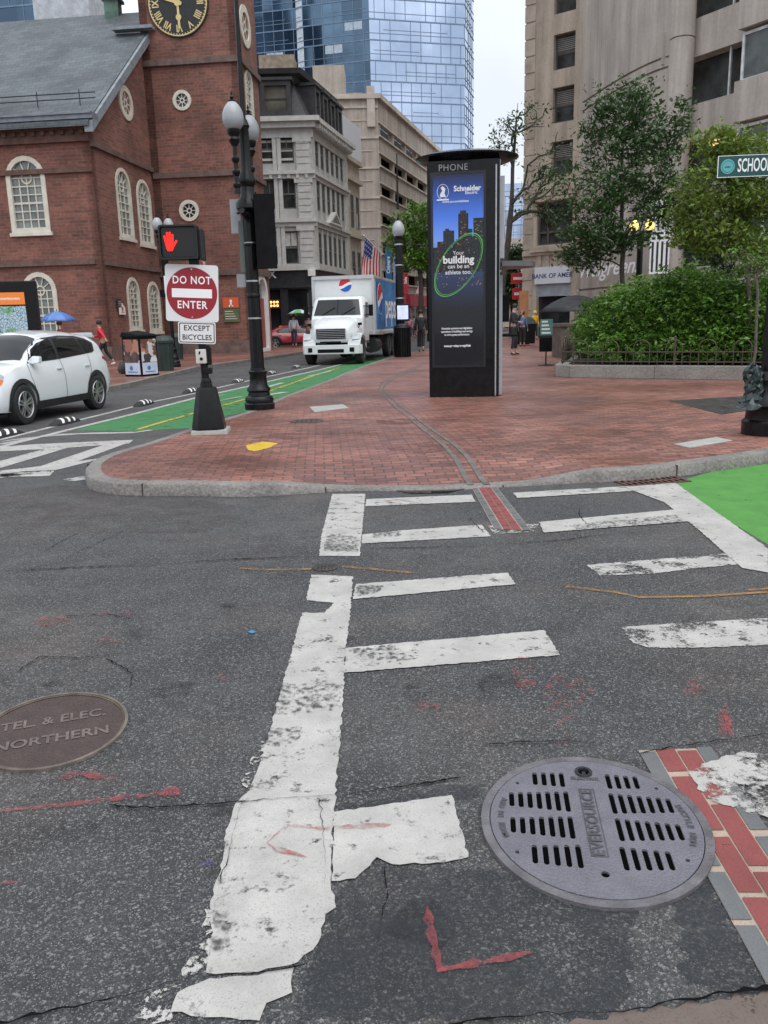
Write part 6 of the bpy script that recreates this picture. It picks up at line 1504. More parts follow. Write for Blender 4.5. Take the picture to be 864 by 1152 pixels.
# ------------------------------------------------------------------ delivery truck
TW = mat('truck_white', (.66, .68, .68), .35, var=.03, coat=.2)
tk = thing('delivery_truck', 'white box truck with a round red, white and blue emblem, in the cycle lane', 'truck', (-1.80, 31.9, 0), R(-10))
bw, bz0, bz1, by0, by1 = 2.42, 1.05, 3.32, 2.35, 9.2
m_ = MB(); m_.box((0, (by0+by1)/2, (bz0+bz1)/2), (bw, by1-by0, bz1-bz0)); m_.build('cargo_box', TW, tk, 0, bevel=.03)
m_ = MB(); m_.box((0, by0-.02, bz1-.05), (bw+.06, .10, .14)); m_.box((0, by0-.0, bz0+.06), (bw+.04, .06, .12))
for s_ in (-1, 1): m_.box((s_*bw/2, by0-.01, (bz0+bz1)/2), (.10, .10, bz1-bz0)); m_.box((s_*(bw/2+.01), (by0+by1)/2, bz1-.04), (.05, by1-by0, .1)); m_.box((s_*(bw/2+.01), (by0+by1)/2, bz0+.05), (.05, by1-by0, .12))
m_.build('corner_trim', mat('trim_alu', (.5, .51, .52), .4, metal=.3, var=.1), tk, 0, bevel=.01)
# emblem on the front of the box
lf_ = XZat(by0-.002); ez, ex_, er = 2.98, .10, .27
def half(sgn, y0, y1, fr, cx, cz, r, c):
    pass
def emblem(fr, cx, cz, r, parent, c=.01, sq=1.0):
    m_ = MB(); m_.panel(fr, [(cx+sq*r*math.cos(a), cz+r*math.sin(a)) for a in [2*math.pi*i/40 for i in range(40)]], (), c, .004); e_ = m_.build('emblem', M['whitep'], parent, 0)
    wave = lambda u, k: .28*u*k+.16*math.sin(u*2.2)
    for nm, col, sg_, off_ in (('red_field', (.60, .015, .03), 1, .16), ('blue_field', (.01, .10, .42), -1, -.26)):
        pts = []
        for i in range(41):
            a = math.pi*2*i/40; x, z = math.cos(a)*.95, math.sin(a)*.95; w_ = off_+.22*x*1.0+.14*math.sin(2.4*x)
            z2 = max(z, w_) if sg_ > 0 else min(z, w_)
            pts.append((x, z2))
        # keep inside the disc
        pts = [(x, max(-math.sqrt(max(0, .91-x*x)), min(math.sqrt(max(0, .91-x*x)), z))) for x, z in pts[:-1]]
        vs = []; N = 24
        for i in range(N+1):
            x = -.95+1.9*i/N; lim = math.sqrt(max(0, .903-x*x)); w_ = off_+.22*x+.14*math.sin(2.4*x)
            lo_, hi_ = (max(-lim, min(w_, lim)), lim) if sg_ > 0 else (-lim, max(-lim, min(w_, lim)))
            vs += [fr.p(cx+sq*r*x, cz+r*lo_, c+.004), fr.p(cx+sq*r*x, cz+r*hi_, c+.004)]
        q = MB(); q.add(vs, [(2*i, 2*i+2, 2*i+3, 2*i+1) for i in range(N)]); q.build(nm, mat(nm, col, .4, var=0), e_, 0)
emblem(lf_, ex_, ez, er, tk)
# printed side
rs_ = Fr((bw/2+.002, by0, 0), (0, 1, 0)); BLU, n_, b_ = _base('side_print_blue')
q_ = _noise(n_, 1.1, 5); q2_ = _noise(n_, 6, 4); g__ = _mix(n_, _ramp(n_, q_.outputs[0], .35, .65, 0, 1), (.015, .09, .28), (.05, .24, .5)); g__ = _mix(n_, _ramp(n_, q2_.outputs[0], .58, .75, 0, .7), g__, (.35, .58, .75)); n_.links.new(g__, b_.inputs['Base Color'])
m_ = MB(); m_.rect(rs_, .55, bz0+.18, by1-by0-.15, bz1-.12, .006, .004); sd_ = m_.build('side_print', BLU, tk, 0)
m_ = MB(); m_.text('pepsi', 1.55, rs_, 4.3, 2.15, .014, off=.02); m_.build('lettering', M['letter'], sd_, 0)
emblem(rs_, 1.5, 2.45, .62, sd_, .012, 1.0) if False else emblem(rs_, 1.5, 2.45, .62, tk, .012)
m_ = MB(); m_.rect(Fr((-bw/2-.002, by1, 0), (0, -1, 0)), .15, bz0+.18, by1-by0-.55, bz1-.12, .006, .004); m_.build('side_print', BLU, tk, 0)
# cab
def sec(y, hw_, z0, z1, r=.12, taper=1.0):
    t_ = taper; return [(-hw_, y, z0), (hw_, y, z0), (hw_, y, z1-r*1.5), (hw_*t_-r*.3, y, z1-r*.4), (hw_*t_-r*1.4, y, z1), (-hw_*t_+r*1.4, y, z1), (-hw_*t_+r*.3, y, z1-r*.4), (-hw_, y, z1-r*1.5)]
m_ = MB(); m_.loft([sec(1.02, 1.00, .75, 1.72, .1, 1), sec(1.12, 1.03, .75, 1.80, .1, .99), sec(1.50, 1.03, .75, 2.46, .14, .93), sec(1.62, 1.03, .75, 2.52, .14, .93), sec(2.22, 1.03, .75, 2.54, .14, .93)]); cab = m_.build('cab', TW, tk, 40, bevel=.035, bseg=3)
m_ = MB(); m_.loft([sec(-.02, .58, .90, 1.34, .16), sec(.04, .72, .84, 1.42, .2, .96), sec(.2, .86, .80, 1.53, .24, .92), sec(.6, .96, .80, 1.66, .26, .9), sec(1.03, 1.0, .80, 1.76, .26, .9)]); m_.build('hood', TW, tk, 50, bevel=.045, bseg=3)
for s_ in (-1, 1):
    m_ = MB(); pr = []
    for i in range(11):
        a = math.pi*(i/10); y_ = .62-.62*math.cos(a); pr.append((y_, .62+.52*math.sin(a)**.7))
    outer = [(s_*1.10, y_, z_) for y_, z_ in pr]; inn = [(s_*.62, y_, z_+.06) for y_, z_ in pr]; lip = [(s_*1.10, y_, z_-.07) for y_, z_ in pr]; inl = [(s_*.62, y_, z_-.10) for y_, z_ in pr]
    m_.loft([inn, outer, lip, inl], cap=False, closed=False); f_ = m_.build('fender', TW, tk, 50, bevel=.02)
    m_ = MB(); hf_ = XZat(.0); cx_ = s_*.93
    m_.loft([[(cx_-.16, .06, .93), (cx_+.15, .14, .93), (cx_+.15, .20, 1.12), (cx_-.14, .12, 1.18)], [(cx_-.16, -.02, .93), (cx_+.15, .05, .93), (cx_+.15, .12, 1.12), (cx_-.14, .04, 1.18)]]); m_.build('headlight', mat('headlight_lens', (.5, .52, .54), .08, var=.2, spec=.9), tk, 0, bevel=.012)
    m_ = MB(); m_.box((s_*.98, .62, 1.48), (.14, .12, .10)); m_.tube([(s_*.9, .62, 1.3), (s_*.98, .62, 1.45)], .015); m_.build('hood_mirror', M['blackm'], tk, 0)
    m_ = MB(); m_.box((s_*1.28, 1.35, 1.98), (.16, .08, .42)); m_.tube([(s_*1.0, 1.35, 2.15), (s_*1.25, 1.35, 2.12)], .018); m_.tube([(s_*1.0, 1.35, 1.8), (s_*1.25, 1.35, 1.82)], .018); m_.build('wing_mirror', M['blackm'], tk, 0)
    sf = Fr((1.034, 1.2, 0), (0, 1, 0)) if s_ > 0 else Fr((-1.034, 2.2, 0), (0, -1, 0))
    m_ = MB(); pts = [(.22, 1.72), (.92, 1.72), (.92, 2.28), (.42, 2.30)]; pts = pts if s_ > 0 else [(1.0-x, z) for x, z in pts][::-1]; m_.panel(sf, pts, (), .006, .004); m_.build('side_window', MATS['car_glass'], tk, 0)
    m_ = MB(); m_.box((s_*1.02, 1.55, .55), (.2, .8, .08)); m_.box((s_*1.0, 1.55, .82), (.16, .8, .05)); m_.tube([(s_*1.0, 2.6, .62), (s_*1.0, 3.6, .62)], .30, 16) ; m_.build('step_tank', mat('tank_alu', (.06, .06, .06), .4, metal=.6), tk, 30)
    m_ = MB(); m_.box((s_*.8, 1.3, 2.62), (.0, .0, .0)) if False else None
wsl = (2.46-1.80)/(1.50-1.12)
wf_ = Fr((0, 1.12-.012, 1.80), (1, 0, 0), (0, .38, .66))
m_ = MB(); m_.panel(wf_, [(-.92, .03), (.92, .03), (.80, .70), (-.80, .70)], (), .008, .004); ws_ = m_.build('windscreen', MATS['car_glass'], tk, 0)
m_ = MB(); m_.rect(wf_, -.01, .03, .01, .70, .014, .01); m_.bar(wf_, (-.6, .02), (-.1, .35), .02, .03, .01); m_.bar(wf_, (.2, .02), (.7, .35), .02, .03, .01); m_.build('wiper', M['blackm'], ws_, 0)
m_ = MB(); m_.box((0, -.02, 1.14), (1.12, .10, .36)); gr_ = m_.build('grille', M['blackm'], tk, 0, bevel=.03)
m_ = MB()
for k in range(5): m_.box((0, -.075, 1.01+.065*k), (1.06, .02, .018))
for s_ in (-1, 1): m_.box((s_*.555, -.07, 1.14), (.02, .03, .38))
m_.box((0, -.07, 1.325), (1.12, .03, .02)); m_.build('grille_bar', mat('chrome', (.55, .55, .56), .15, metal=1, var=0), gr_, 0)
m_ = MB(); m_.loft([[(-1.16, .16, z_), (-1.05, -.06, z_), (-.6, -.16, z_), (.6, -.16, z_), (1.05, -.06, z_), (1.16, .16, z_), (1.0, .2, z_), (-1.0, .2, z_)] for z_ in (.40, .74)]); bp = m_.build('bumper', TW, tk, 0, bevel=.02)
m_ = MB(); m_.box((0, -.16, .52), (1.0, .02, .13)); m_.box((.78, -.11, .56), (.2, .05, .16)); m_.box((-.78, -.11, .56), (.2, .05, .16)); m_.box((0, -.165, .84), (.8, .03, .06)); m_.build('bumper_opening', M['blackm'], bp, 0)
m_ = MB(); m_.box((0, 5, .78), (.9, 8, .3)); m_.box((0, 2.3, .95), (1.8, .2, .3)); m_.build('chassis', M['blackm'], tk, 0)
m_ = MB()
for k in range(2): m_.box((0, 8.9, .6), (1.9, .08, .12))
m_.box((1.0, 5.0, .68), (.06, 1.6, .5)); m_.box((-1.0, 5.0, .68), (.06, 1.6, .5)); m_.build('side_guard', M['blackm'], tk, 0)
def twheel(x, y, dual=False):
    m_ = MB(); m_.lathe([(.28, -.13), (.45, -.14), (.495, -.10), (.50, 0), (.495, .10), (.45, .14), (.28, .13)], 30); sg = 1 if x > 0 else -1
    m_.v = [(x+sg*z, y+a, .5+b) for a, b, z in m_.v]; w = m_.build('wheel', M['rubber'], tk, 40)
    m_ = MB(); m_.lathe([(.29, .12), (.29, .135), (.26, .10), (.20, .06 if not dual else .02), (.12, .06), (.10, .12), (0, .13)], 20); m_.v = [(x+sg*z, y+a, .5+b) for a, b, z in m_.v]; m_.build('rim', mat('truck_rim', (.5, .5, .5), .35, metal=.6), w, 40)
for x in (-.96, .96): twheel(x, .62)
for y in (6.6, 7.75):
    for x in (-.98, .98): twheel(x, y, True)
# front of cab faces the camera, so local -Y is forward
# ================================================================== people
SKIN = mat('skin', (.42, .26, .19), .55, var=.08); HAIRD = mat('dark_hair', (.02, .015, .012), .6, var=.2); SHOE = mat('shoe', (.02, .02, .02), .5)
def skin(name, V, E_, Rr, mt, parent, root=0, sub=1):
    me = bpy.data.meshes.new(name); me.from_pydata([tuple(v) for v in V], E_, []); o = bpy.data.objects.new(name, me); link(o)
    md = o.modifiers.new('s', 'SKIN'); md.use_smooth_shade = True
    sv = me.skin_vertices[0].data
    for i, r in enumerate(Rr): sv[i].radius = (r, r) if not isinstance(r, tuple) else r; sv[i].use_root = (i == root)
    s2 = o.modifiers.new('u', 'SUBSURF'); s2.levels = sub; s2.render_levels = sub
    bake(o); o.data.materials.clear(); o.data.materials.append(mt); o.parent = parent
    for p in o.data.polygons: p.use_smooth = True; p.material_index = 0
    if not o.data.uv_layers: box_uv(o.data)
    return o
def person(label, loc, rz, h, top, legs, hair=HAIRD, lf=(0, 0), rf=(0, 0), la=None, ra=None, lean=0, coat=False, bag=None, hat=None, shoe=SHOE, headfwd=0, skinm=SKIN, shorts=False, group=None):
    """local -Y is where the person faces; lf/rf = (forward, up) foot offsets; la/ra = (elbow, hand) offsets from the shoulder"""
    t = thing('person', label, 'person', loc, rz, group); s = h/1.75
    S = lambda *p: Vector(p)*s
    ly = -lean
    hipL, hipR = S(.09, 0, .92), S(-.09, 0, .92)
    pel, wai, che, nek, hd, ht = S(0, 0, .96), S(0, ly*.3, 1.12), S(0, ly*.7, 1.34), S(0, ly, 1.49), S(0, ly-.02-headfwd*.5, 1.60), S(0, ly-.01-headfwd, 1.70)
    def leg(sx, f):
        fy, up = f; hip = S(sx*.09, 0, .90); ank = S(sx*.10, -fy, .09+up); knee = (hip+ank)/2+S(0, -.05-abs(fy)*.12-up*.35, .02); toe = ank+S(sx*.02, -.15, -.06 if up < .05 else -.09); heel = ank+S(0, .03, -.05); return hip, knee, ank, toe
    lL, lR = leg(1, lf), leg(-1, rf)
    la = la or ((.05, .03, -.29), (.02, -.10, -.25)); ra = ra or ((-.05, .03, -.29), (-.02, -.10, -.25))
    def arm(sx, a): sh = S(sx*.18, ly, 1.42); el = sh+S(*a[0]); ha = el+S(*a[1]); return sh, el, ha
    aL, aR = arm(1, la), arm(-1, ra)
    V = [pel, wai, che, nek, hd, ht]; E_ = [(0, 1), (1, 2), (2, 3), (3, 4), (4, 5)]; Rr = [.12, .115, .13, .055, .085, .075]
    def chain(root, pts, rs):
        k = root
        for p, r in zip(pts, rs): V.append(p); Rr.append(r); E_.append((k, len(V)-1)); k = len(V)-1
        return k
    for L_ in (lL, lR): chain(0, L_, (.085, .055, .038, .03))
    for sx, A in ((1, aL), (-1, aR)):
        d = (A[2]-A[1]).normalized(); k = chain(2, [A[0], A[1], A[2]-d*.0], (.055, .04, .026)); side = Vector((1, 0, 0))*sx; side = (side-d*side.dot(d)).normalized(); nn = d.cross(side)
        k = chain(k, [A[2]+d*.05*s], (.03,))
        for q in range(4): off = nn*(.024-.016*q)*s; chain(k, [A[2]+d*.09*s+off, A[2]+d*(.145-.008*abs(q-1))*s+off-side*.02*s], (.009, .007))
        chain(k, [A[2]+d*.05*s+nn*.045*s, A[2]+d*.10*s+nn*.06*s], (.010, .008))
    Rr = [r*s for r in Rr]
    skin('body', V, E_, Rr, skinm, t)
    # trousers
    V = [pel-S(0, 0, .0), S(0, ly*.2, 1.05)]; E_ = [(0, 1)]; Rr = [.135, .135]
    for L_ in (lL, lR): chain(0, [L_[0], L_[1], L_[1]*.25+L_[2]*.75] if not shorts else [L_[0], L_[1]*.9+L_[0]*.1], (.10, .075, .062) if not shorts else (.10, .085))
    skin('trousers', V, E_, [r*s for r in Rr], legs, t)
    # jacket / shirt
    V = [S(0, ly*.1, .98 if not coat else .80), wai, che, S(0, ly, 1.455)]; E_ = [(0, 1), (1, 2), (2, 3)]; Rr = [.155 if not coat else .18, .148, .165, .085]
    for A in (aL, aR): chain(2, [A[0], A[1], A[1]*.12+A[2]*.88], (.078, .062, .048))
    skin('jacket' if coat or bag == 'j' else 'shirt', V, E_, [r*s for r in Rr], top, t)
    for L_ in (lL, lR):
        skin('shoe', [L_[2]+S(0, .03, -.04), L_[2]+S(0, -.06, -.045), L_[3]+S(0, .0, 0)], [(0, 1), (1, 2)], [.042*s, .042*s, .034*s], shoe, t)
    if hat:
        m = MB(); m.lathe([(.125, -.03), (.12, 0), (.11, .06), (.07, .11), (0, .12)], 16, tuple(ht+S(0, 0, -.02))); m.build('cap', hat, t)
    else:
        m = MB(); c = ht+S(0, .012, -.02); m.lathe([(.088, -.06), (.108, 0), (.10, .06), (.06, .10), (0, .112)], 14, tuple(c)); m.build('hair', hair, t)
    # face
    f = hd*.45+ht*.55; m = MB()
    for ex in (-.032, .032): m.lathe([(0, -.008), (.010, 0), (0, .008)], 6, tuple(f+S(ex, -.088, .0)))
    m.build('eye', M['blackm'], t); 
    m = MB(); m.loft([[tuple(f+S(-.012, -.085, .0)), tuple(f+S(.012, -.085, 0)), tuple(f+S(0, -.08, .02))], [tuple(f+S(-.015, -.088, -.035)), tuple(f+S(.015, -.088, -.035)), tuple(f+S(0, -.112, -.028))]]); m.build('nose', skinm, t)
    return t
def at(px, py, z=SWZ): g = G(px, py, z); return (g.x, g.y, z)
DRK = mat('dark_coat', (.018, .018, .022), .8, var=.2); BLKT = mat('black_trousers', (.02, .02, .024), .8, var=.2); REDJ = mat('red_jacket', (.55, .02, .04), .6, var=.12); WSH = mat('white_shirt', (.60, .62, .70), .7, var=.06)
NVY = mat('navy_jeans', (.03, .045, .09), .8, var=.2); BGE = mat('beige_shirt', (.40, .29, .24), .8, var=.1); YEL = mat('yellow_jacket', (.70, .42, .02), .6, var=.1); MAR = mat('maroon_jacket', (.22, .03, .05), .7, var=.1)
person('person in a long dark coat walking away on the bricks left of the kiosk', at(474, 396), R(170), 1.86, DRK, BLKT, lf=(.12, 0), rf=(-.14, .03), coat=True)
person('person in black with an arm raised to the face, just right of the kiosk', at(577.5, 399), R(70), 1.95, DRK, BLKT, lf=(.05, 0), rf=(-.05, 0), la=((.05, -.12, -.24), (.02, -.12, .26)), ra=((-.05, -.05, -.28), (-.02, -.20, .0)), headfwd=.04)
person('person in a yellow jacket and cap standing by the shop entrance', at(601.5, 382), R(20), 1.78, YEL, BLKT, lf=(.06, 0), rf=(-.06, 0), hat=mat('yellow_cap', (.75, .55, .08), .6), coat=False)
person('person in a red jacket striding left along the church pavement, scarf flying', at(119, 412), R(-82), 1.72, REDJ, BLKT, lf=(.30, 0), rf=(-.34, .06), lean=.10, la=((.14, .16, -.20), (.16, .12, -.16)), ra=((-.03, -.12, -.25), (0, -.2, -.02)), coat=False, shoe=M['white'])
person('person in a maroon jacket beside the blue umbrella stall', (-12.15, 32.6, SWZ), R(-60), 1.74, MAR, BLKT)
wm = at(331, 391.5); bm_ = at(343, 390)
person('person in a white shirt walking away under the green and white umbrella', (wm[0], 50.6, SWZ), R(178), 1.92, WSH, NVY, lf=(.12, 0), rf=(-.12, .02))
person('person in a beige shirt walking under the right edge of the green umbrella', (wm[0]+.85, 51.0, SWZ), R(182), 1.85, BGE, mat('khaki', (.18, .13, .10), .8), lf=(-.1, .02), rf=(.12, 0), la=((.05, -.1, -.25), (-.05, -.2, .18)))
person('person in blue standing among the dark bins beyond the kiosk', at(587.5, 390), R(150), 1.7, mat('blue_jacket', (.08, .12, .22), .7), BLKT)
for i, (x, y, l) in enumerate(((461, 381.5, 'tiny distant person in pink near the red awnings'), (466, 380, 'tiny distant person in grey near the red awnings'))):
    person(l, at(x, y), R(30*i), 1.7, (mat('pink_top', (.5, .2, .22), .8), mat('grey_top', (.2, .2, .22), .8))[i], NVY)
def umbrella(name, label, loc, r, h, mats_, cat='umbrella', n=8, ph=0.3, drop=.28, pole=True, tilt=(0, 0), z0=0, sag=.06):
    t = thing(name, label, cat, loc); t.rotation_euler = (tilt[0], tilt[1], 0)
    rings = []
    m_ = MB(); 
    K_ = 5
    for k in range(K_+1):
        f = k/K_; rr = r*f; z = h-drop*(f**1.8)
        ring = []
        for j in range(n*4):
            a = ph+2*math.pi*j/(n*4); e = abs(((j % 4)/4)-.5)*2; c = rr*(1-.05*(1-e)*f); ring.append((c*math.cos(a), c*math.sin(a), z-0+ (sag*(1-e))*f*.4))
        rings.append(ring)
    V = [q for r_ in rings for q in r_]; F_ = []; mi_ = []; N = n*4
    for k in range(K_):
        for j in range(N): F_.append((k*N+j, k*N+(j+1) % N, (k+1)*N+(j+1) % N, (k+1)*N+j)); mi_.append((j//4) % len(mats_))
    b = len(m_.v); m_.v += V; m_.f += F_; m_.m += mi_
    c = m_.build('canopy', mats_, t, 60); sm = c.modifiers.new('s', 'SOLIDIFY'); sm.thickness = .006; bake(c)
    m_ = MB(); m_.tube([(0, 0, z0), (0, 0, h+.08)], .03 if r > 1 else .012, 8); m_.build('pole', M['steel'] if r > 1 else M['black'], t)
    m_ = MB()
    for j in range(n):
        a = ph+2*math.pi*j/n+.0; m_.tube([(0, 0, h-.45*r*.6), (r*.5*math.cos(a), r*.5*math.sin(a), h-drop*.3-.03)], .008, 5); m_.tube([(.02*math.cos(a), .02*math.sin(a), h-.03), (r*.5*math.cos(a), r*.5*math.sin(a), h-drop*.3-.02), (r*.97*math.cos(a), r*.97*math.sin(a), h-drop*.95-.02)], .007, 5)
    m_.build('rib', M['steel'], t); return t
UG = mat('umbrella_green', (.12, .42, .18), .6); UW = mat('umbrella_white', (.62, .68, .70), .6); UN = mat('umbrella_navy', (.03, .04, .07), .6)
umbrella('umbrella', 'green and white golf umbrella held over two people on the far pavement', (wm[0]+.35, 50.5, SWZ), .72, 2.22, [UW, UG, UW, UN], pole=True, tilt=(R(-6), 0), z0=1.25, drop=.3)
umbrella('market_umbrella', 'blue umbrella over the vendor cart beside the map stand', (Z(66, 370, 31).x, 31, SWZ), .68, 2.08, [mat('blue_canopy', (.10, .20, .48), .6), mat('blue_canopy_dark', (.06, .13, .36), .6)], drop=.35, n=6)
ca_ = umbrella('cafe_umbrella', 'black cafe umbrella left of the hedge, in front of the shop entrance', (Z(647, 350, 40).x, 40, SWZ), 1.75, (Z(650, 332, 40).z-SWZ), [mat('black_canopy', (.016, .016, .018), .6)], drop=.75, n=8)
c_ = (Z(66, 370, 31).x, 30.9, SWZ); t = thing('vendor_cart', 'small vendor cart stacked with goods under the blue umbrella', 'cart', c_)
m_ = MB(); m_.box((0, 0, .65), (.95, .6, .7)); m_.build('cart_body', mat('cart_blue', (.10, .16, .26), .6, var=.5, scale=9), t, 0, bevel=.02)
m_ = MB()
for i in range(6): m_.box((-.38+.15*i, -.05, 1.08+.03*(i % 3)), (.13, .3, .18+.06*(i % 2)))
m_.build('goods', mat('goods', (.4, .38, .36), .6, var=.8, scale=9), t, 0, bevel=.01)
for sx in (-.32, .32): m_ = MB(); m_.tube([(sx, -.33, .18), (sx, -.27, .18)], .18, 18); m_.build('wheel', M['rubber'], t)
# ================================================================== litter bins etc.
g_ = G(157, 423.5, SWZ); bb_ = thing('solar_litter_bin', 'black-framed solar litter bin covered in photo panels, at the far kerb', 'litter bin', (g_.x, g_.y+.3, SWZ), R(-30))
sc_ = g_.y/940*1.0; W_, D_, H_ = .72, .72, 1.18
m_ = MB(); m_.box((0, 0, H_/2), (W_, D_, H_)); m_.loft([[(-W_/2-.03, -D_/2-.03, H_), (W_/2+.03, -D_/2-.03, H_), (W_/2+.03, D_/2+.03, H_), (-W_/2-.03, D_/2+.03, H_)], [(-W_/2, -D_/2, H_+.14), (W_/2, -D_/2, H_+.06), (W_/2, D_/2, H_+.06), (-W_/2, D_/2, H_+.18)]]); m_.build('case', M['blackm'], bb_, 0, bevel=.02)
def photo_mat(name, cols):
    m, n, b = _base(name); v = n.nodes.new('ShaderNodeTexVoronoi'); v.inputs['Scale'].default_value = 3.2; q = _noise(n, 3, 4); t = n.nodes.new('ShaderNodeTexCoord'); va = n.nodes.new('ShaderNodeVectorMath'); va.operation = 'MULTIPLY_ADD'
    n.links.new(q.outputs[1], va.inputs[0]); va.inputs[1].default_value = (.6,)*3; n.links.new(t.outputs['Object'], va.inputs[2]); n.links.new(va.outputs[0], v.inputs['Vector'])
    s = n.nodes.new('ShaderNodeSeparateColor'); n.links.new(v.outputs['Color'], s.inputs[0]); r = n.nodes.new('ShaderNodeValToRGB'); n.links.new(s.outputs[0], r.inputs[0]); r.color_ramp.interpolation = 'CONSTANT'
    for i, c in enumerate(cols):
        if i < 2: e = r.color_ramp.elements[i]; e.position = i/len(cols)
        else: e = r.color_ramp.elements.new(i/len(cols))
        e.color = (*c, 1)
    n.links.new(r.outputs[0], b.inputs['Base Color']); b.inputs['Roughness'].default_value = .35; MATS[name] = m; return m
PH = photo_mat('photo_print', [(.45, .22, .15), (.14, .07, .05), (.6, .58, .55), (.35, .14, .10), (.7, .68, .66), (.06, .05, .06)])
for fr in (Fr((0, -D_/2-.004, 0), (1, 0, 0)), Fr((W_/2+.004, 0, 0), (0, 1, 0))):
    m_ = MB(); m_.rect(fr, -.31, .42, .31, 1.1, .0, .01); m_.build('photo_panel', PH, bb_, 0)
    m_ = MB(); m_.rect(fr, -.31, .06, .31, .41, .0, .01); w_ = m_.build('white_panel', mat('pale_print', (.55, .60, .72), .4, var=.1), bb_, 0)
    m_ = MB(); m_.disc(fr, -.05, .25, .07, .003, 0, 12); m_.rect(fr, -.2, .12, .2, .15, .003, 0); m_.build('emblem', mat('bin_blue', (.05, .2, .5), .4), w_, 0)
g_ = G(187, 417, SWZ); t = thing('litter_bin', 'dark green ribbed round litter bin behind the solar bin', 'litter bin', (g_.x, g_.y, SWZ))
GB_ = mat('bin_green', (.02, .035, .028), .5, var=.2)
m_ = MB(); m_.lathe([(.26, 0), (.31, .9), (.34, .92), (.34, 1.0), (.30, 1.05), (.22, 1.14), (0, 1.18)], 32, flute=.05); m_.build('drum', GB_, t, 20)
g2 = G(205, 405, SWZ); o = copy_tree(t); o.location = (g2.x-.35, g2.y+.6, SWZ); o['label'] = 'second dark green litter bin, partly hidden behind the sign post pedestal'
g_ = G(143, 420, SWZ); t = thing('rubbish_bag', 'black rubbish bag slumped against the solar litter bin', 'rubbish bag', (g_.x, g_.y-.1, SWZ))
rg = random.Random(2); m_ = MB(); rr = []
for r_, z_ in ((.10, 0), (.22, .03), (.25, .14), (.23, .26), (.15, .36), (.05, .42), (.07, .48)): rr.append([((r_+rg.uniform(-.02, .02))*math.cos(2*math.pi*j/16), (r_+rg.uniform(-.02, .02))*math.sin(2*math.pi*j/16), z_) for j in range(16)])
m_.loft(rr); m_.build('bag', mat('bag_plastic', (.02, .02, .022), .3, var=.3), t, 60)
# ================================================================== second lamp with bin and screen
g_ = G(451, 400.5, SWZ); l2 = thing('street_lamp', 'single-globe black street lamp beside the truck, with a screen and a flower basket arm', 'street lamp', (g_.x, g_.y, SWZ))
l2['label'] = 'single-globe black street lamp on the pavement beside the parked truck'
hz2 = Z(449, 268, g_.y).z-SWZ
m_ = MB(); lamp_base(m_, .9); m_.build('base', M['black'], l2, 40); m_ = MB(); pole_of(m_, .7, hz2-.05, .19, .15, 18); m_.build('pole', M['black'], l2, 30)
acorn(l2, 0, 0, hz2+.05, 1.12, stem=False); m_ = MB(); m_.tube([(0, 0, hz2+1.1), (0, 0, hz2+3.2)], [.05, .02], 8); m_.build('mast', M['black'], l2)
m_ = MB()
for z_ in (2.3, 3.6, 4.4): m_.lathe([(.185, z_), (.19, z_+.01), (.19, z_+.04), (.185, z_+.05)], 16)
m_.build('steel_band', M['steel'], l2)
t = thing('information_screen', 'small lit screen clamped above the bin on the single-globe lamp', 'screen', (g_.x+.10, g_.y-.4, SWZ+1.45))
m_ = MB(); m_.box((0, 0, .3), (.56, .14, .68)); m_.tube([(0, 0, -.2), (0, .0, .0)], .05); m_.build('case', M['black'], t, 0, bevel=.02); m_ = MB(); m_.rect(XZat(-.072), -.22, .04, .22, .58, .0, .01); m_.build('display', mat('screen_lilac', (.42, .46, .95), .3, var=.4, scale=3, emit=.7), t, 0)
t = thing('litter_bin', 'black slatted litter bin with a lid, standing against the single-globe lamp', 'litter bin', (g_.x+.05, g_.y-.85, SWZ))
m_ = MB(); m_.lathe([(.30, 0), (.30, 1.1)], 24); m_.build('drum', M['blackm'], t, 20)
m_ = MB()
for k in range(22): a = 2*math.pi*k/22; m_.box((.33*math.cos(a), .33*math.sin(a), .58), (.03, .055, 1.12), rz=a)
m_.build('slat', M['black'], t, 0); m_ = MB(); m_.lathe([(.36, 1.12), (.37, 1.16), (.30, 1.24), (.16, 1.30), (0, 1.31)], 24); m_.build('lid', M['black'], t, 30)
# small twin lamp by the church and the yellow lit lamp behind the hedge
g_ = G(186, 402, SWZ); y_ = 31; x_ = Z(183, 300, y_).x+.15; t = thing('street_lamp', 'slim twin-globe lamp in front of the tower, seen behind the crossing signal', 'street lamp', (x_, y_, SWZ))
h_ = Z(180, 258, y_).z-SWZ; m_ = MB(); lamp_base(m_, .8); m_.build('base', M['black'], t, 40); m_ = MB(); pole_of(m_, .6, h_-.3, .075, .06, 12); m_.build('pole', M['black'], t, 30)
for dx, dy in ((-.22, 0), (.10, .3)): acorn(t, dx, dy, h_-.05, .8, stem=True, stemh=.5); m_ = MB(); m_.tube([(0, 0, h_-.7), (dx, dy, h_-.5)], .04, 8); m_.build('bracket_arm', M['black'], t)
m_ = MB(); m_.box((-.05, -.15, 3.3), (.16, .12, .9)); m_.box((-.12, -.15, 2.6), (.3, .2, .25)); m_.build('control_box', M['blackm'], t, 0, bevel=.02)
m_ = MB(); m_.box((.02, -.25, 2.9), (.2, .02, .6)); m_.build('small_sign', M['whitep'], t, 0)
y_ = 27.5; p_ = Z(718, 330, y_); t = thing('street_lamp', 'black lamp post with two yellow lit globes rising behind the hedge', 'street lamp', (p_.x, y_, SWZ)); hz_ = Z(717, 262, y_).z-SWZ
m_ = MB(); lamp_base(m_, .9); m_.build('base', M['black'], t, 40); m_ = MB(); pole_of(m_, .7, hz_, .12, .09, 16); m_.build('pole', M['black'], t, 30)
LY = mat('lit_yellow_globe', (1, .75, .22), .4, var=.2, emit=.8)
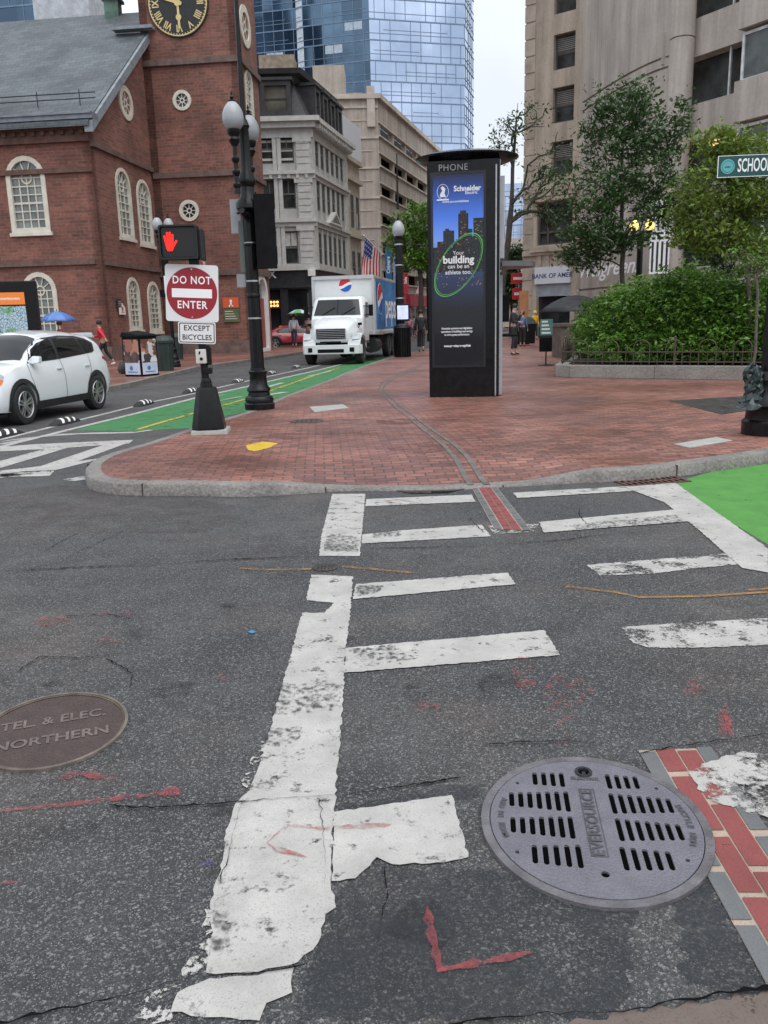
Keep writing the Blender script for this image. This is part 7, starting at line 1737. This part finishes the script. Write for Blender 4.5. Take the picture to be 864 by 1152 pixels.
for dx in (-.22, .28): acorn(t, dx, 0, hz_+.05, .62, lit=LY, stem=False); m_ = MB(); m_.tube([(0, 0, hz_-.3), (dx, 0, hz_-.05)], .035, 8); m_.build('bracket_arm', M['black'], t)
# ================================================================== flags and banners
FR_, FW_, FB_ = mat('flag_red', (.50, .02, .04), .7, var=.1), mat('flag_white', (.68, .66, .66), .7, var=.05), mat('flag_blue', (.03, .05, .22), .7, var=.1)
def flag(label, pole0, pole1, w, hgt, drape, seed=0, hang=(0, 0, -1)):
    """cloth spans part of the pole (hoist) and hangs down from it"""
    t = thing('flag', label, 'flag', tuple(pole0)); P0 = Vector((0, 0, 0)); P1 = pole1-pole0; d = P1.normalized(); L_ = P1.length
    m_ = MB(); m_.tube([P0, P1], .05, 8); m_.lathe([(0, -.1), (.1, 0), (0, .1)], 10, tuple(P1)); m_.build('pole', M['white'], t)
    down = Vector(hang).normalized(); nx_, ny_ = 26, 26; V = []; side = d.cross(down).normalized()
    for j in range(ny_+1):          # along the pole = stripes' short side
        for i in range(nx_+1):
            u, v = i/nx_, j/ny_; p = P1-d*(.05*L_+hgt*v)+down*w*u*(1-.12*math.sin(v*3))+side*(drape*math.sin(u*7+v*4+seed)*u*.5)+d*(drape*.9*u*math.sin(v*5+seed))
            V.append(p)
    m_ = MB()
    for j in range(ny_):
        for i in range(nx_):
            st_ = j//2; c = FR_ if st_ % 2 == 0 else FW_; m_.k = 0 if st_ % 2 == 0 else 1
            if i < nx_*.42 and j < ny_*7/13: m_.k = 2
            if m_.k == 2 and (i % 3 == 1) and (j % 3 == 1): m_.k = 1
            m_.f.append((j*(nx_+1)+i, j*(nx_+1)+i+1, (j+1)*(nx_+1)+i+1, (j+1)*(nx_+1)+i)); m_.m.append(m_.k)
    m_.v = [tuple(p) for p in V]; o = m_.build('cloth', [FR_, FW_, FB_], t, 60); s_ = o.modifiers.new('s', 'SOLIDIFY'); s_.thickness = .01; bake(o)
flag('large US flag hanging from an angled pole above the truck', Z(430, 286, 91), Z(409.5, 265, 89.5), 4.3, 2.5, .30, 0, hang=(-.12, -.1, -1))
flag('distant US flag hanging beside the kiosk, in front of the red awnings', Z(470, 318, 78), Z(478, 299, 74), 2.4, 1.3, .35, 2, hang=(-.25, 0, -1))
flag('small US flag hanging behind the crossing signal by the tower', Z(229, 285, 40), Z(219, 258, 39), 1.7, 1.0, .12, 1, hang=(.15, 0, -1))
def banner(label, px0, py0, px1, py1, Y, mt, text=None, tm=None):
    a, b = Z(px0, py0, Y), Z(px1, py1, Y); t = thing('banner', label, 'banner', ((a.x+b.x)/2, Y, b.z)); w, h = b.x-a.x, a.z-b.z
    m_ = MB(); m_.rect(XZ, -w/2, 0, w/2, h, 0, .02); bn = m_.build('cloth', mt, t, 0); m_ = MB(); m_.tube([(-w/2-.1, 0, h+.04), (w/2+.5, 0, h+.04)], .03, 6); m_.tube([(-w/2-.1, 0, -.04), (w/2+.5, 0, -.04)], .03, 6); m_.build('rod', M['black'], t)
    if text: m_ = MB(); m_.text(text, w*.8, XZ, 0, h/2, .004, off=.01, rot=math.pi/2); m_.build('lettering', tm or M['letter'], bn, 0)
    return t
banner('blue vertical banner with white lettering behind the single-globe lamp', 433, 278, 441, 318, 76, mat('banner_blue', (.02, .13, .30), .6), 'Citizens')
banner('red vertical banner with white marks right of the single-globe lamp', 453, 300, 459.5, 331, 74, mat('banner_red', (.55, .02, .05), .6), 'Sale')
banner('pale blue banner beside the blue one', 442, 288, 446, 318, 79, mat('banner_pale', (.25, .38, .6), .6), None)
# far traffic signal + red signs
t = thing('road_sign', 'small red and white prohibition signs in the gap right of the kiosk', 'road sign', tuple(Z(583.5, 345, 62)))
m_ = MB(); zz1 = Z(583, 312, 62).z-t.location.z; m_.tube([(0, .1, -3), (0, .1, zz1+.3)], .05, 8); m_.build('pole', M['steel'], t)
for k, (w_, h_, dz) in enumerate(((1.15, .75, zz1-.45), (.95, .8, .5))):
    m_ = MB(); m_.rect(XZ, -w_/2, dz, w_/2, dz+h_, .0, .02); s_ = m_.build('sign_plate', M['redp'], t, 0); m_ = MB(); m_.rect(XZ, -w_*.35, dz+h_*.38, w_*.35, dz+h_*.62, .004, 0); m_.build('white_bar', M['whitep'], s_, 0)
t = thing('traffic_signal', 'distant traffic signal with a lit red lamp above the far street', 'traffic signal', tuple(Z(457, 305, 62)))
m_ = MB(); m_.box((0, 0, .5), (.4, .3, 1.2)); m_.build('housing', M['blackm'], t, 0, bevel=.03); m_ = MB(); m_.disc(XZat(-.16), 0, .85, .14, 0, .02, 14); m_.build('red_lens', MATS['lit_red'], t, 0); m_ = MB(); m_.tube([(0, .1, 1.2), (0, .1, 1.6), (1.5, .1, 1.75)], .05); m_.tube([(1.5, .1, 1.75), (1.5, .1, -5)], .07); m_.build('mast_arm', M['black'], t)
# ================================================================== sandwich sign, pillar, boards near the shop
g_ = G(614, 411, SWZ); t = thing('menu_stand', 'green and white menu board on a pole stand, left of the hedge', 'menu stand', (g_.x, g_.y, SWZ))
s_ = g_.y/940; m_ = MB(); m_.lathe([(.24, 0), (.24, .02), (.05, .04)], 20); m_.tube([(0, 0, 0), (0, 0, .75)], .022, 8); m_.build('stand', M['black'], t)
m_ = MB(); m_.box((0, .08, .62), (.38, .10, .42)); m_.build('black_panel', M['blackm'], t, 0, bevel=.015)
m_ = MB(); m_.box((0, 0, 1.14), (.38, .04, .48)); b_ = m_.build('board', mat('menu_green', (.10, .22, .19), .5, var=.2), t, 0)
m_ = MB()
for k in range(4): m_.rect(XZat(-.022), -.15, .95+.11*k, .13-.03*k, 1.0+.11*k, .0, .002)
m_.build('lettering', M['letter'], b_, 0)
g_ = G(634, 402, SWZ); t = thing('stone_pillar', 'short brown stone pillar with a cap at the left end of the hedge fence', 'stone pillar', (g_.x+.1, g_.y, SWZ), R(8))
m_ = MB(); m_.box((0, .3, .55), (.55, 1.0, 1.1)); m_.box((0, .3, 1.14), (.68, 1.15, .12)); m_.build('block', mat('brown_stone', (.12, .095, .08), .8, var=.35, scale=4, bump=.4), t, 0, bevel=.02)
g_ = G(587, 388, SWZ); t = thing('litter_bin', 'black lidded litter bins grouped beyond the person in black', 'litter bin', (g_.x, g_.y-1, SWZ)); t['label'] = 'black lidded litter bin behind the person in black, right of the kiosk'
m_ = MB(); m_.box((0, 0, .6), (.9, .7, 1.0), top=(1.1, 1.1)); m_.build('drum', M['blackm'], t, 0, bevel=.03); m_ = MB(); m_.loft([[(.5*math.cos(a), y, 1.1+.35*math.sin(a)) for a in [math.pi*i/10 for i in range(11)]] for y in (-.36, .36)]); m_.build('lid', mat('bin_lid', (.06, .08, .08), .4), t, 30)
t = thing('wooden_board', 'narrow upright orange-brown board against the limestone corner', 'board', tuple(G(593, 388, SWZ)), 0); m_ = MB(); m_.box((0, 1.2, 1.5), (.5, .08, 2.6)); m_.build('panel', mat('brown_board', (.30, .13, .05), .7, var=.2), t, 0)
m_ = MB(); m_.box((0, 1.2, .1), (.6, .4, .2)); m_.build('foot', M['blackm'], t, 0)
# ================================================================== hedge bed: granite edge, fence, hedge
A_, B_ = Vector(gp(636, 425)), Vector(gp(842, 428)); dAB = (B_-A_).normalized(); Cn = B_+dAB*1.0; Dn = Cn+Vector((2.5, -.2)); En = Vector((17, 20)); Fn = Vector(gp(638, 404.5))+Vector((.35, 0))
bed = [A_+Vector((-.16, .45)), A_+Vector((.10, .02)), B_, Cn, Dn, En, Vector((17, 29)), Fn]
edge = thing('planter_edge', 'low grey granite kerb wall round the hedge bed', 'planter wall', (A_.x, A_.y, SWZ))
loc = lambda p: (p[0]-A_.x, p[1]-A_.y)
def inset_poly(P, d):
    out = []; n = len(P)
    for i in range(n):
        a, b, c = P[i-1], P[i], P[(i+1) % n]; t1, t2 = (b-a).normalized(), (c-b).normalized(); n1, n2 = Vector((-t1.y, t1.x)), Vector((-t2.y, t2.x)); m = (n1+n2).normalized(); out.append(b+m*d/max(.3, m.dot(n1)))
    return out
inn = inset_poly(bed, .30)
m_ = MB(); n = len(bed)
for i in range(n):
    a, b, c, d = loc(bed[i]), loc(bed[(i+1) % n]), loc(inn[(i+1) % n]), loc(inn[i]); hh = .30
    L_ = math.dist(a, b); k = max(1, int(L_/1.55)) 
    for j in range(k):
        f0, f1 = j/k+(.004/L_), (j+1)/k-(.004/L_); q = lambda P, Q, f: (P[0]+(Q[0]-P[0])*f, P[1]+(Q[1]-P[1])*f)
        r0 = [q(a, b, f0), q(a, b, f1), q(d, c, f1), q(d, c, f0)]; dz = .006*((j*7) % 3-1)
        m_.loft([[(x, y, 0) for x, y in r0], [(x, y, hh+dz) for x, y in r0]])
m_.build('granite_block', mat('weathered_granite', (.25, .235, .21), .85, var=.4, scale=2.2, fine=.6, bump=.6, bscale=22), edge, 0, bevel=.015)
m_ = MB(); m_.panel(FLATZ, [tuple(p) for p in inn], (), SWZ+.25, .2); struct(m_.build('soil', mat('soil', (.035, .025, .018), .95, var=.4, scale=8, bump=.5), smooth=0))
fen = thing('iron_fence', 'low brown iron fence of hoops on the granite edge before the hedge', 'fence', (A_.x, A_.y, SWZ))
FE_ = mat('brown_iron_fence', (.075, .058, .042), .6, metal=.1, var=.35, scale=14)
mid_ = [loc(p) for p in inset_poly(bed, .15)]; fz = .30
rails, posts, hoops, pick = MB(), MB(), MB(), MB()
for seg in ((7, 0), (0, 1), (1, 2), (2, 3), (3, 4)):
    a, b = Vector(mid_[seg[0]]), Vector(mid_[seg[1]]); L_ = (b-a).length; d = (b-a)/L_
    W3 = lambda s, z: (a.x+d.x*s, a.y+d.y*s, z)
    for z in (fz+.08, fz+.30): rails.tube([W3(0, z), W3(L_, z)], .014, 6)
    if L_ < 1: continue
    k = max(1, round(L_/.36)); w = L_/k
    for i in range(k):
        s = i*w; pick.tube([W3(s+w/2, fz), W3(s+w/2, fz+.42)], .009, 6); pick.tube([W3(s, fz+.0), W3(s, fz+.30)], .009, 6)
        if i % 2 == 0:
            c = s+w/2+.0; r = .185
            hoops.tube([W3(c-r, fz+.04), W3(c-r, fz+.40)]+[W3(c-r*math.cos(t), fz+.40+r*.95*math.sin(t)) for t in [math.pi*j/10 for j in range(1, 10)]]+[W3(c+r, fz+.40), W3(c+r, fz+.04)], .013, 6)
        else: pick.tube([W3(s+w/2, fz+.42), W3(s+w/2, fz+.44), W3(s+w/2, fz+.47)], [.009, .02, .004], 6)
    s = 0
    while s < L_: posts.tube([W3(s, 0+fz-.02), W3(s, fz+.62)], .024, 8); posts.lathe([(.0, .0), (.035, .03), (.0, .07)], 10, W3(s, fz+.60)); s += 2.4
rails.build('rail', FE_, fen); posts.build('post', FE_, fen); hoops.build('hoop', FE_, fen); pick.build('picket', FE_, fen)
# ================================================================== foliage
LF1 = leaf_mat('leaf_hedge', (.055, .13, .018), (.12, .25, .032), (.20, .36, .055))
LF2 = leaf_mat('leaf_dark', (.028, .072, .022), (.055, .12, .034), (.11, .18, .055))
LF3 = leaf_mat('leaf_light', (.09, .15, .022), (.17, .26, .04), (.26, .33, .06))
BK = mat('bark', (.045, .037, .030), .9, var=.4, scale=12, bump=.5)
BK2 = mat('bark_pale', (.11, .095, .08), .9, var=.3, scale=12, bump=.5)
def leaves(name, pts, size, mt, parent, seed=0, flat=.5, per=1):
    r = np.random.default_rng(seed); n = len(pts); pts = np.asarray(pts, dtype=float)
    nrm = r.normal(size=(n, 3)); nrm[:, 2] = np.abs(nrm[:, 2])+flat; nrm /= np.linalg.norm(nrm, axis=1)[:, None]
    t = r.normal(size=(n, 3)); t -= nrm*(t*nrm).sum(1)[:, None]; t /= np.linalg.norm(t, axis=1)[:, None]; b = np.cross(nrm, t)
    s = size*r.uniform(.5, 1.5, n)[:, None]; w = s*.42
    v0, v2 = pts-t*s*.5, pts+t*s*.5; v1, v3 = pts+b*w*.5+nrm*s*.08, pts-b*w*.5+nrm*s*.08
    V = np.stack([v0, v1, v2, v3], 1).reshape(-1, 3); F_ = np.arange(4*n).reshape(-1, 4)
    me = bpy.data.meshes.new(name); me.vertices.add(4*n); me.vertices.foreach_set('co', V.ravel()); me.loops.add(4*n); me.loops.foreach_set('vertex_index', F_.ravel().astype(np.int32)); me.polygons.add(n); me.polygons.foreach_set('loop_start', (np.arange(n)*4).astype(np.int32)); me.update(calc_edges=True); me.materials.append(mt)
    o = bpy.data.objects.new(name, me); link(o, parent); return o
def tree(label, base, trunk, blobs, ntips, nleaf, lsize, leafm, bark, seed=1, r0=.10, spread=.22, cat='tree', lrad=.28, name='street_tree', bare=0.0, group=None):
    """trunk: world points from the ground up; blobs: (centre, (rx,ry,rz), weight) crown volumes in world coordinates"""
    rg = np.random.default_rng(seed); base = Vector(base); t = thing(name, label, cat, tuple(base), group=group)
    nodes = []; par = []
    tp = [Vector(p) for p in trunk]; prev = -1
    for i in range(len(tp)-1):
        k = max(2, int((tp[i+1]-tp[i]).length/.35))
        for j in range(k+(i == len(tp)-2)):
            p = tp[i].lerp(tp[i+1], j/k); nodes.append(np.array(p)+rg.normal(size=3)*.015); par.append(prev); prev = len(nodes)-1
    ntr = len(nodes); tips = []; wt = np.array([b[2] for b in blobs], float); wt /= wt.sum()
    for _ in range(ntips):
        c, rad_, _w = blobs[rg.choice(len(blobs), p=wt)]; d = rg.normal(size=3); d /= np.linalg.norm(d); tips.append(np.array(c)+d*np.array(rad_)*rg.uniform(.15, 1)**.5)
    top = np.array(tp[-1]); low = np.array(tp[0]); tips.sort(key=lambda q: min(np.linalg.norm(q-nodes[i]) for i in range(0, ntr, 2))); ends = []
    for q in tips:
        A = np.array(nodes); dd = np.linalg.norm(A-q, axis=1)+np.where(A[:, 2] > q[2]-.05, .6, 0)+np.where(A[:, 2] < low[2]+(top[2]-low[2])*.28, 4, 0)
        i = int(np.argmin(dd)); a = nodes[i]; L_ = np.linalg.norm(q-a)
        if L_ < .12: continue
        k = max(2, int(L_/.25)); side = rg.normal(size=3)*.10*L_; pr = i
        for j in range(1, k+1):
            f = j/k; nodes.append(a+(q-a)*f+side*math.sin(math.pi*f)+np.array([0, 0, .10*L_*math.sin(math.pi*f)])+rg.normal(size=3)*.015); par.append(pr); pr = len(nodes)-1
        ends.append(pr)
    cnt = np.ones(len(nodes))
    for i in range(len(nodes)-1, -1, -1):
        if par[i] >= 0: cnt[par[i]] += cnt[i]
    rad_ = r0*(cnt/cnt.max())**.42; rad_ = np.maximum(rad_, .006)
    bl = np.array(base); trm, brm = MB(), MB()
    ch = {}
    for i, p in enumerate(par): ch.setdefault(p, []).append(i)
    stack = [0]; done = set()
    # walk chains, always continuing along the thickest child
    starts = [(0, None)]
    while starts:
        i, pr = starts.pop(); pts = [] if pr is None else [nodes[pr]-bl]; rs = [] if pr is None else [min(rad_[pr], rad_[i]*1.15)]; first = i
        while True:
            pts.append(nodes[i]-bl); rs.append(rad_[i]); kids = sorted(ch.get(i, []), key=lambda k_: -rad_[k_])
            if not kids: break
            for k_ in kids[1:]: starts.append((k_, i))
            i = kids[0]
        if len(pts) > 1: (trm if first == 0 else brm).tube([tuple(p) for p in pts], [float(x) for x in rs], 8 if first == 0 else 5, cap=True)
    trm.build('trunk', bark, t, 60); brm.build('branches', bark, t, 60)
    P = []
    for e in ends:
        if rg.random() < bare: continue
        chain_ = []; i = e
        while i >= ntr and len(chain_) < 5: chain_.append(i); i = par[i]
        for _ in range(nleaf):
            c = nodes[chain_[min(len(chain_)-1, int(abs(rg.normal())*1.6))]]; P.append(c+rg.normal(size=3)*np.array([lrad, lrad, lrad*.6])*.6-bl)
    if P: leaves('crown', P, lsize, leafm, t, seed)
    return t
def zp(x, y, Y): return Z(x, y, Y)
def blob(px, py, Y, rx, ry, rz, w=1): return (tuple(Z(px, py, Y)), (rx, ry, rz), w)
Y1 = 24.5; b0_ = Z(703, 330, Y1); b0_.z = SWZ+.25
tree('slender tree with a loose dark green crown in front of the curved wall', b0_, [b0_, Z(700, 300, Y1), Z(699, 215, Y1), Z(701, 160, Y1+.1), Z(695, 108, Y1)],
 [blob(700, 120, Y1, .95, .8, .8, 1.2), blob(670, 150, Y1+.3, .6, .7, .6, .5), blob(735, 175, Y1+.3, 1.0, 1, .9, 1.4), blob(668, 215, Y1, 1.0, 1, .9, 1.3), blob(745, 220, Y1+.4, .95, 1, .7, 1.1), blob(665, 262, Y1, .95, .9, .55, 1.3), blob(700, 200, Y1, .8, .9, 1.2, 1), blob(755, 150, Y1+.5, .6, .6, .6, .6), blob(712, 262, Y1, .6, .8, .5, .5), blob(655, 288, Y1+1, .8, .8, .4, .9), blob(765, 120, Y1, .25, .3, .45, .12)], 380, 28, .145, LF2, BK, 4, .07, lrad=.27)
Y2 = 19.5; b0_ = Z(846, 380, Y2); b0_.z = SWZ+.25
tree('bushy light green tree rising behind the street name sign', b0_, [b0_, Z(843, 330, Y2), Z(835, 260, Y2), Z(825, 200, Y2), Z(820, 165, Y2)],
 [blob(810, 165, Y2, .6, .7, .45, .9), blob(850, 175, Y2, .8, .7, .6, 1), blob(795, 215, Y2, .8, .8, .55, 1.3), blob(845, 225, Y2+.2, .8, .8, .55, 1.2), blob(800, 262, Y2, .8, .7, .45, 1.2), blob(850, 275, Y2, .7, .7, .4, .8), blob(880, 200, Y2, .8, .8, 1, 1), blob(775, 245, Y2+.4, .5, .5, .4, .5)], 300, 30, .13, LF3, BK2, 8, .05, lrad=.24)
tree('second bushy tree behind the right half of the hedge, darker and lower', Z(800, 380, 25)-Vector((0, 0, 0)), [Vector((Z(800, 380, 25).x, 25, .35)), Z(803, 300, 25), Z(800, 240, 25), Z(795, 200, 25)],
 [blob(790, 270, 25, 1.0, .9, .6, 1), blob(835, 290, 25, 1.2, .9, .5, 1), blob(770, 240, 25, .7, .7, .6, .8), blob(820, 230, 25, 1, .9, .7, 1), blob(850, 255, 25, .8, .8, .8, 1)], 200, 34, .12, LF2, BK, 12, .07, lrad=.3)
Y3 = 25.0; b0_ = G(586, 402, SWZ); b0_ = Vector((Z(558, 380, Y3).x, Y3, SWZ))
tree('thin half-bare tree leaning out from behind the kiosk towards the sky', b0_, [b0_, Z(566, 320, Y3), Z(571, 270, Y3), Z(575, 230, Y3), Z(577, 190, Y3), Z(580, 150, Y3), Z(582, 115, Y3)],
 [blob(570, 150, Y3, .4, .5, .5, .7), blob(602, 130, Y3, .45, .5, .5, .6), blob(608, 195, Y3, .5, .6, .55, .9), blob(600, 225, Y3, .6, .6, .4, .7), blob(625, 205, Y3+.3, .6, .5, .45, .7), blob(630, 240, Y3, .8, .6, .45, .9), blob(565, 175, Y3, .3, .3, .4, .3), blob(618, 160, Y3, .4, .4, .4, .3)], 110, 22, .105, LF2, BK, 21, .085, lrad=.22, bare=.3)
Y4 = 46; b0_ = G(468, 391, SWZ); b0_ = Vector((Z(472, 391, Y4).x, Y4, SWZ))
tree('green street tree over the pavement left of the kiosk', b0_, [b0_, Z(474, 320, Y4), Z(470, 280, Y4), Z(466, 250, Y4), Z(464, 235, Y4)],
 [blob(462, 252, Y4, 1.3, 1.3, .9, 1), blob(475, 275, Y4, 1.3, 1.3, .9, 1), blob(448, 275, Y4+1, .9, 1, .6, .6), blob(480, 245, Y4, 1.2, 1.2, 1, 1), blob(462, 292, Y4, 1.2, 1, .5, .7), blob(490, 290, Y4, 1, 1, .8, .8)], 170, 40, .2, LF1, BK, 31, .13, lrad=.42)
Y5 = 66; b0_ = Vector((Z(574, 370, Y5).x, Y5, SWZ))
tree('distant leafy tree in the gap between the kiosk and the limestone building', b0_, [b0_, Z(576, 350, Y5), Z(577, 320, Y5), Z(578, 290, Y5)],
 [blob(575, 300, Y5, 1.4, 1.3, 1.5, 1), blob(583, 330, Y5, 1.2, 1.2, 1.4, 1), blob(565, 325, Y5, 1.3, 1.2, 1.4, 1), blob(580, 290, Y5, 1, 1, .9, 1)], 120, 40, .28, LF2, BK, 41, .14, lrad=.6)
# thin sapling at the front of the bed
Y6 = 17.2; b0_ = Vector((Z(847, 405, Y6).x, Y6, SWZ+.25))
tree('thin bare-stemmed sapling just inside the fence at the right edge', b0_, [b0_, Z(852, 370, Y6), Z(853, 330, Y6), Z(852, 300, Y6), Z(845, 290, Y6)],
 [blob(846, 300, Y6, .35, .3, .12, 1), blob(862, 285, Y6, .35, .3, .2, 1), blob(830, 285, Y6, .25, .3, .15, .5)], 30, 10, .085, LF1, BK2, 51, .03, lrad=.12)
# hedge
hd_ = thing('hedge', 'thick bright green hedge filling the fenced bed', 'hedge', (A_.x+3, A_.y+2.5, SWZ+.25))
H0 = Vector(hd_.location); rgn = np.random.default_rng(3)
hb = []      # lobes of the hedge, named by where they show
for px, py, Y, rx, ry, rz in ((676, 386, 22.3, .75, 1.1, .80), (702, 368, 22, .95, 1.4, 1.05), (735, 362, 21.6, 1.1, 1.5, 1.12), (768, 356, 21.2, 1.0, 1.5, 1.22), (800, 360, 20.8, 1.1, 1.5, 1.12), (835, 364, 20.4, 1.1, 1.5, 1.10), (875, 362, 20, 1.2, 1.5, 1.15), (920, 362, 20, 1.4, 1.5, 1.2), (672, 384, 25.5, .7, 1.4, .8), (660, 390, 27, .5, .9, .6), (690, 368, 25.5, 1.2, 1.5, 1.05), (772, 328, 21.4, .62, .8, .62), (745, 330, 21.6, .5, .7, .35), (850, 342, 21, .8, .9, .4), (720, 396, 20.8, 1.3, .7, .6), (780, 394, 20.2, 1.5, .7, .66), (840, 394, 19.6, 1.4, .7, .66), (700, 342, 22.5, .5, .7, .35), (815, 338, 21, .55, .7, .4)):
    hb.append((np.array(Z(px, py, Y)), np.array((rx, ry, rz))))
P = []
for c, r_ in hb:
    n_ = int(4300*(r_[0]*r_[2]+r_[0]*r_[1])/2.2); d = rgn.normal(size=(n_, 3)); d /= np.linalg.norm(d, axis=1)[:, None]
    lump = 1+.17*np.sin(d[:, 0]*9+c[0]*3)*np.cos(d[:, 2]*8+c[1])+.08*np.sin(d[:, 0]*19+d[:, 2]*13)
    rr = (rgn.uniform(.45, 1.0, n_)**.42*lump+np.where(rgn.random(n_) < .05, rgn.uniform(0, .22, n_), 0)*(d[:, 2] > 0))[:, None]; q = c+d*r_*rr
    P.append(q[q[:, 2] > .5])
P = np.concatenate(P)
leaves('foliage', P-np.array(H0), .12, LF1, hd_, 5, flat=.9)
m_ = MB(); rg = random.Random(5)
for c, r_ in hb[:14]:
    for k in range(5):
        q = Vector(c)+Vector((rg.uniform(-.7, .7)*r_[0], rg.uniform(-.6, .6)*r_[1], 0)); m_.tube([(q.x-H0.x, q.y-H0.y, 0), ((q.x+rg.uniform(-.2, .2))-H0.x, q.y-H0.y, (c[2]-.3)-H0.z), ((q.x+rg.uniform(-.4, .4))-H0.x, q.y-H0.y+rg.uniform(-.3, .3), c[2]+r_[2]*.7-H0.z)], [.02, .015, .006], 5)
m_.build('stems', BK, hd_)
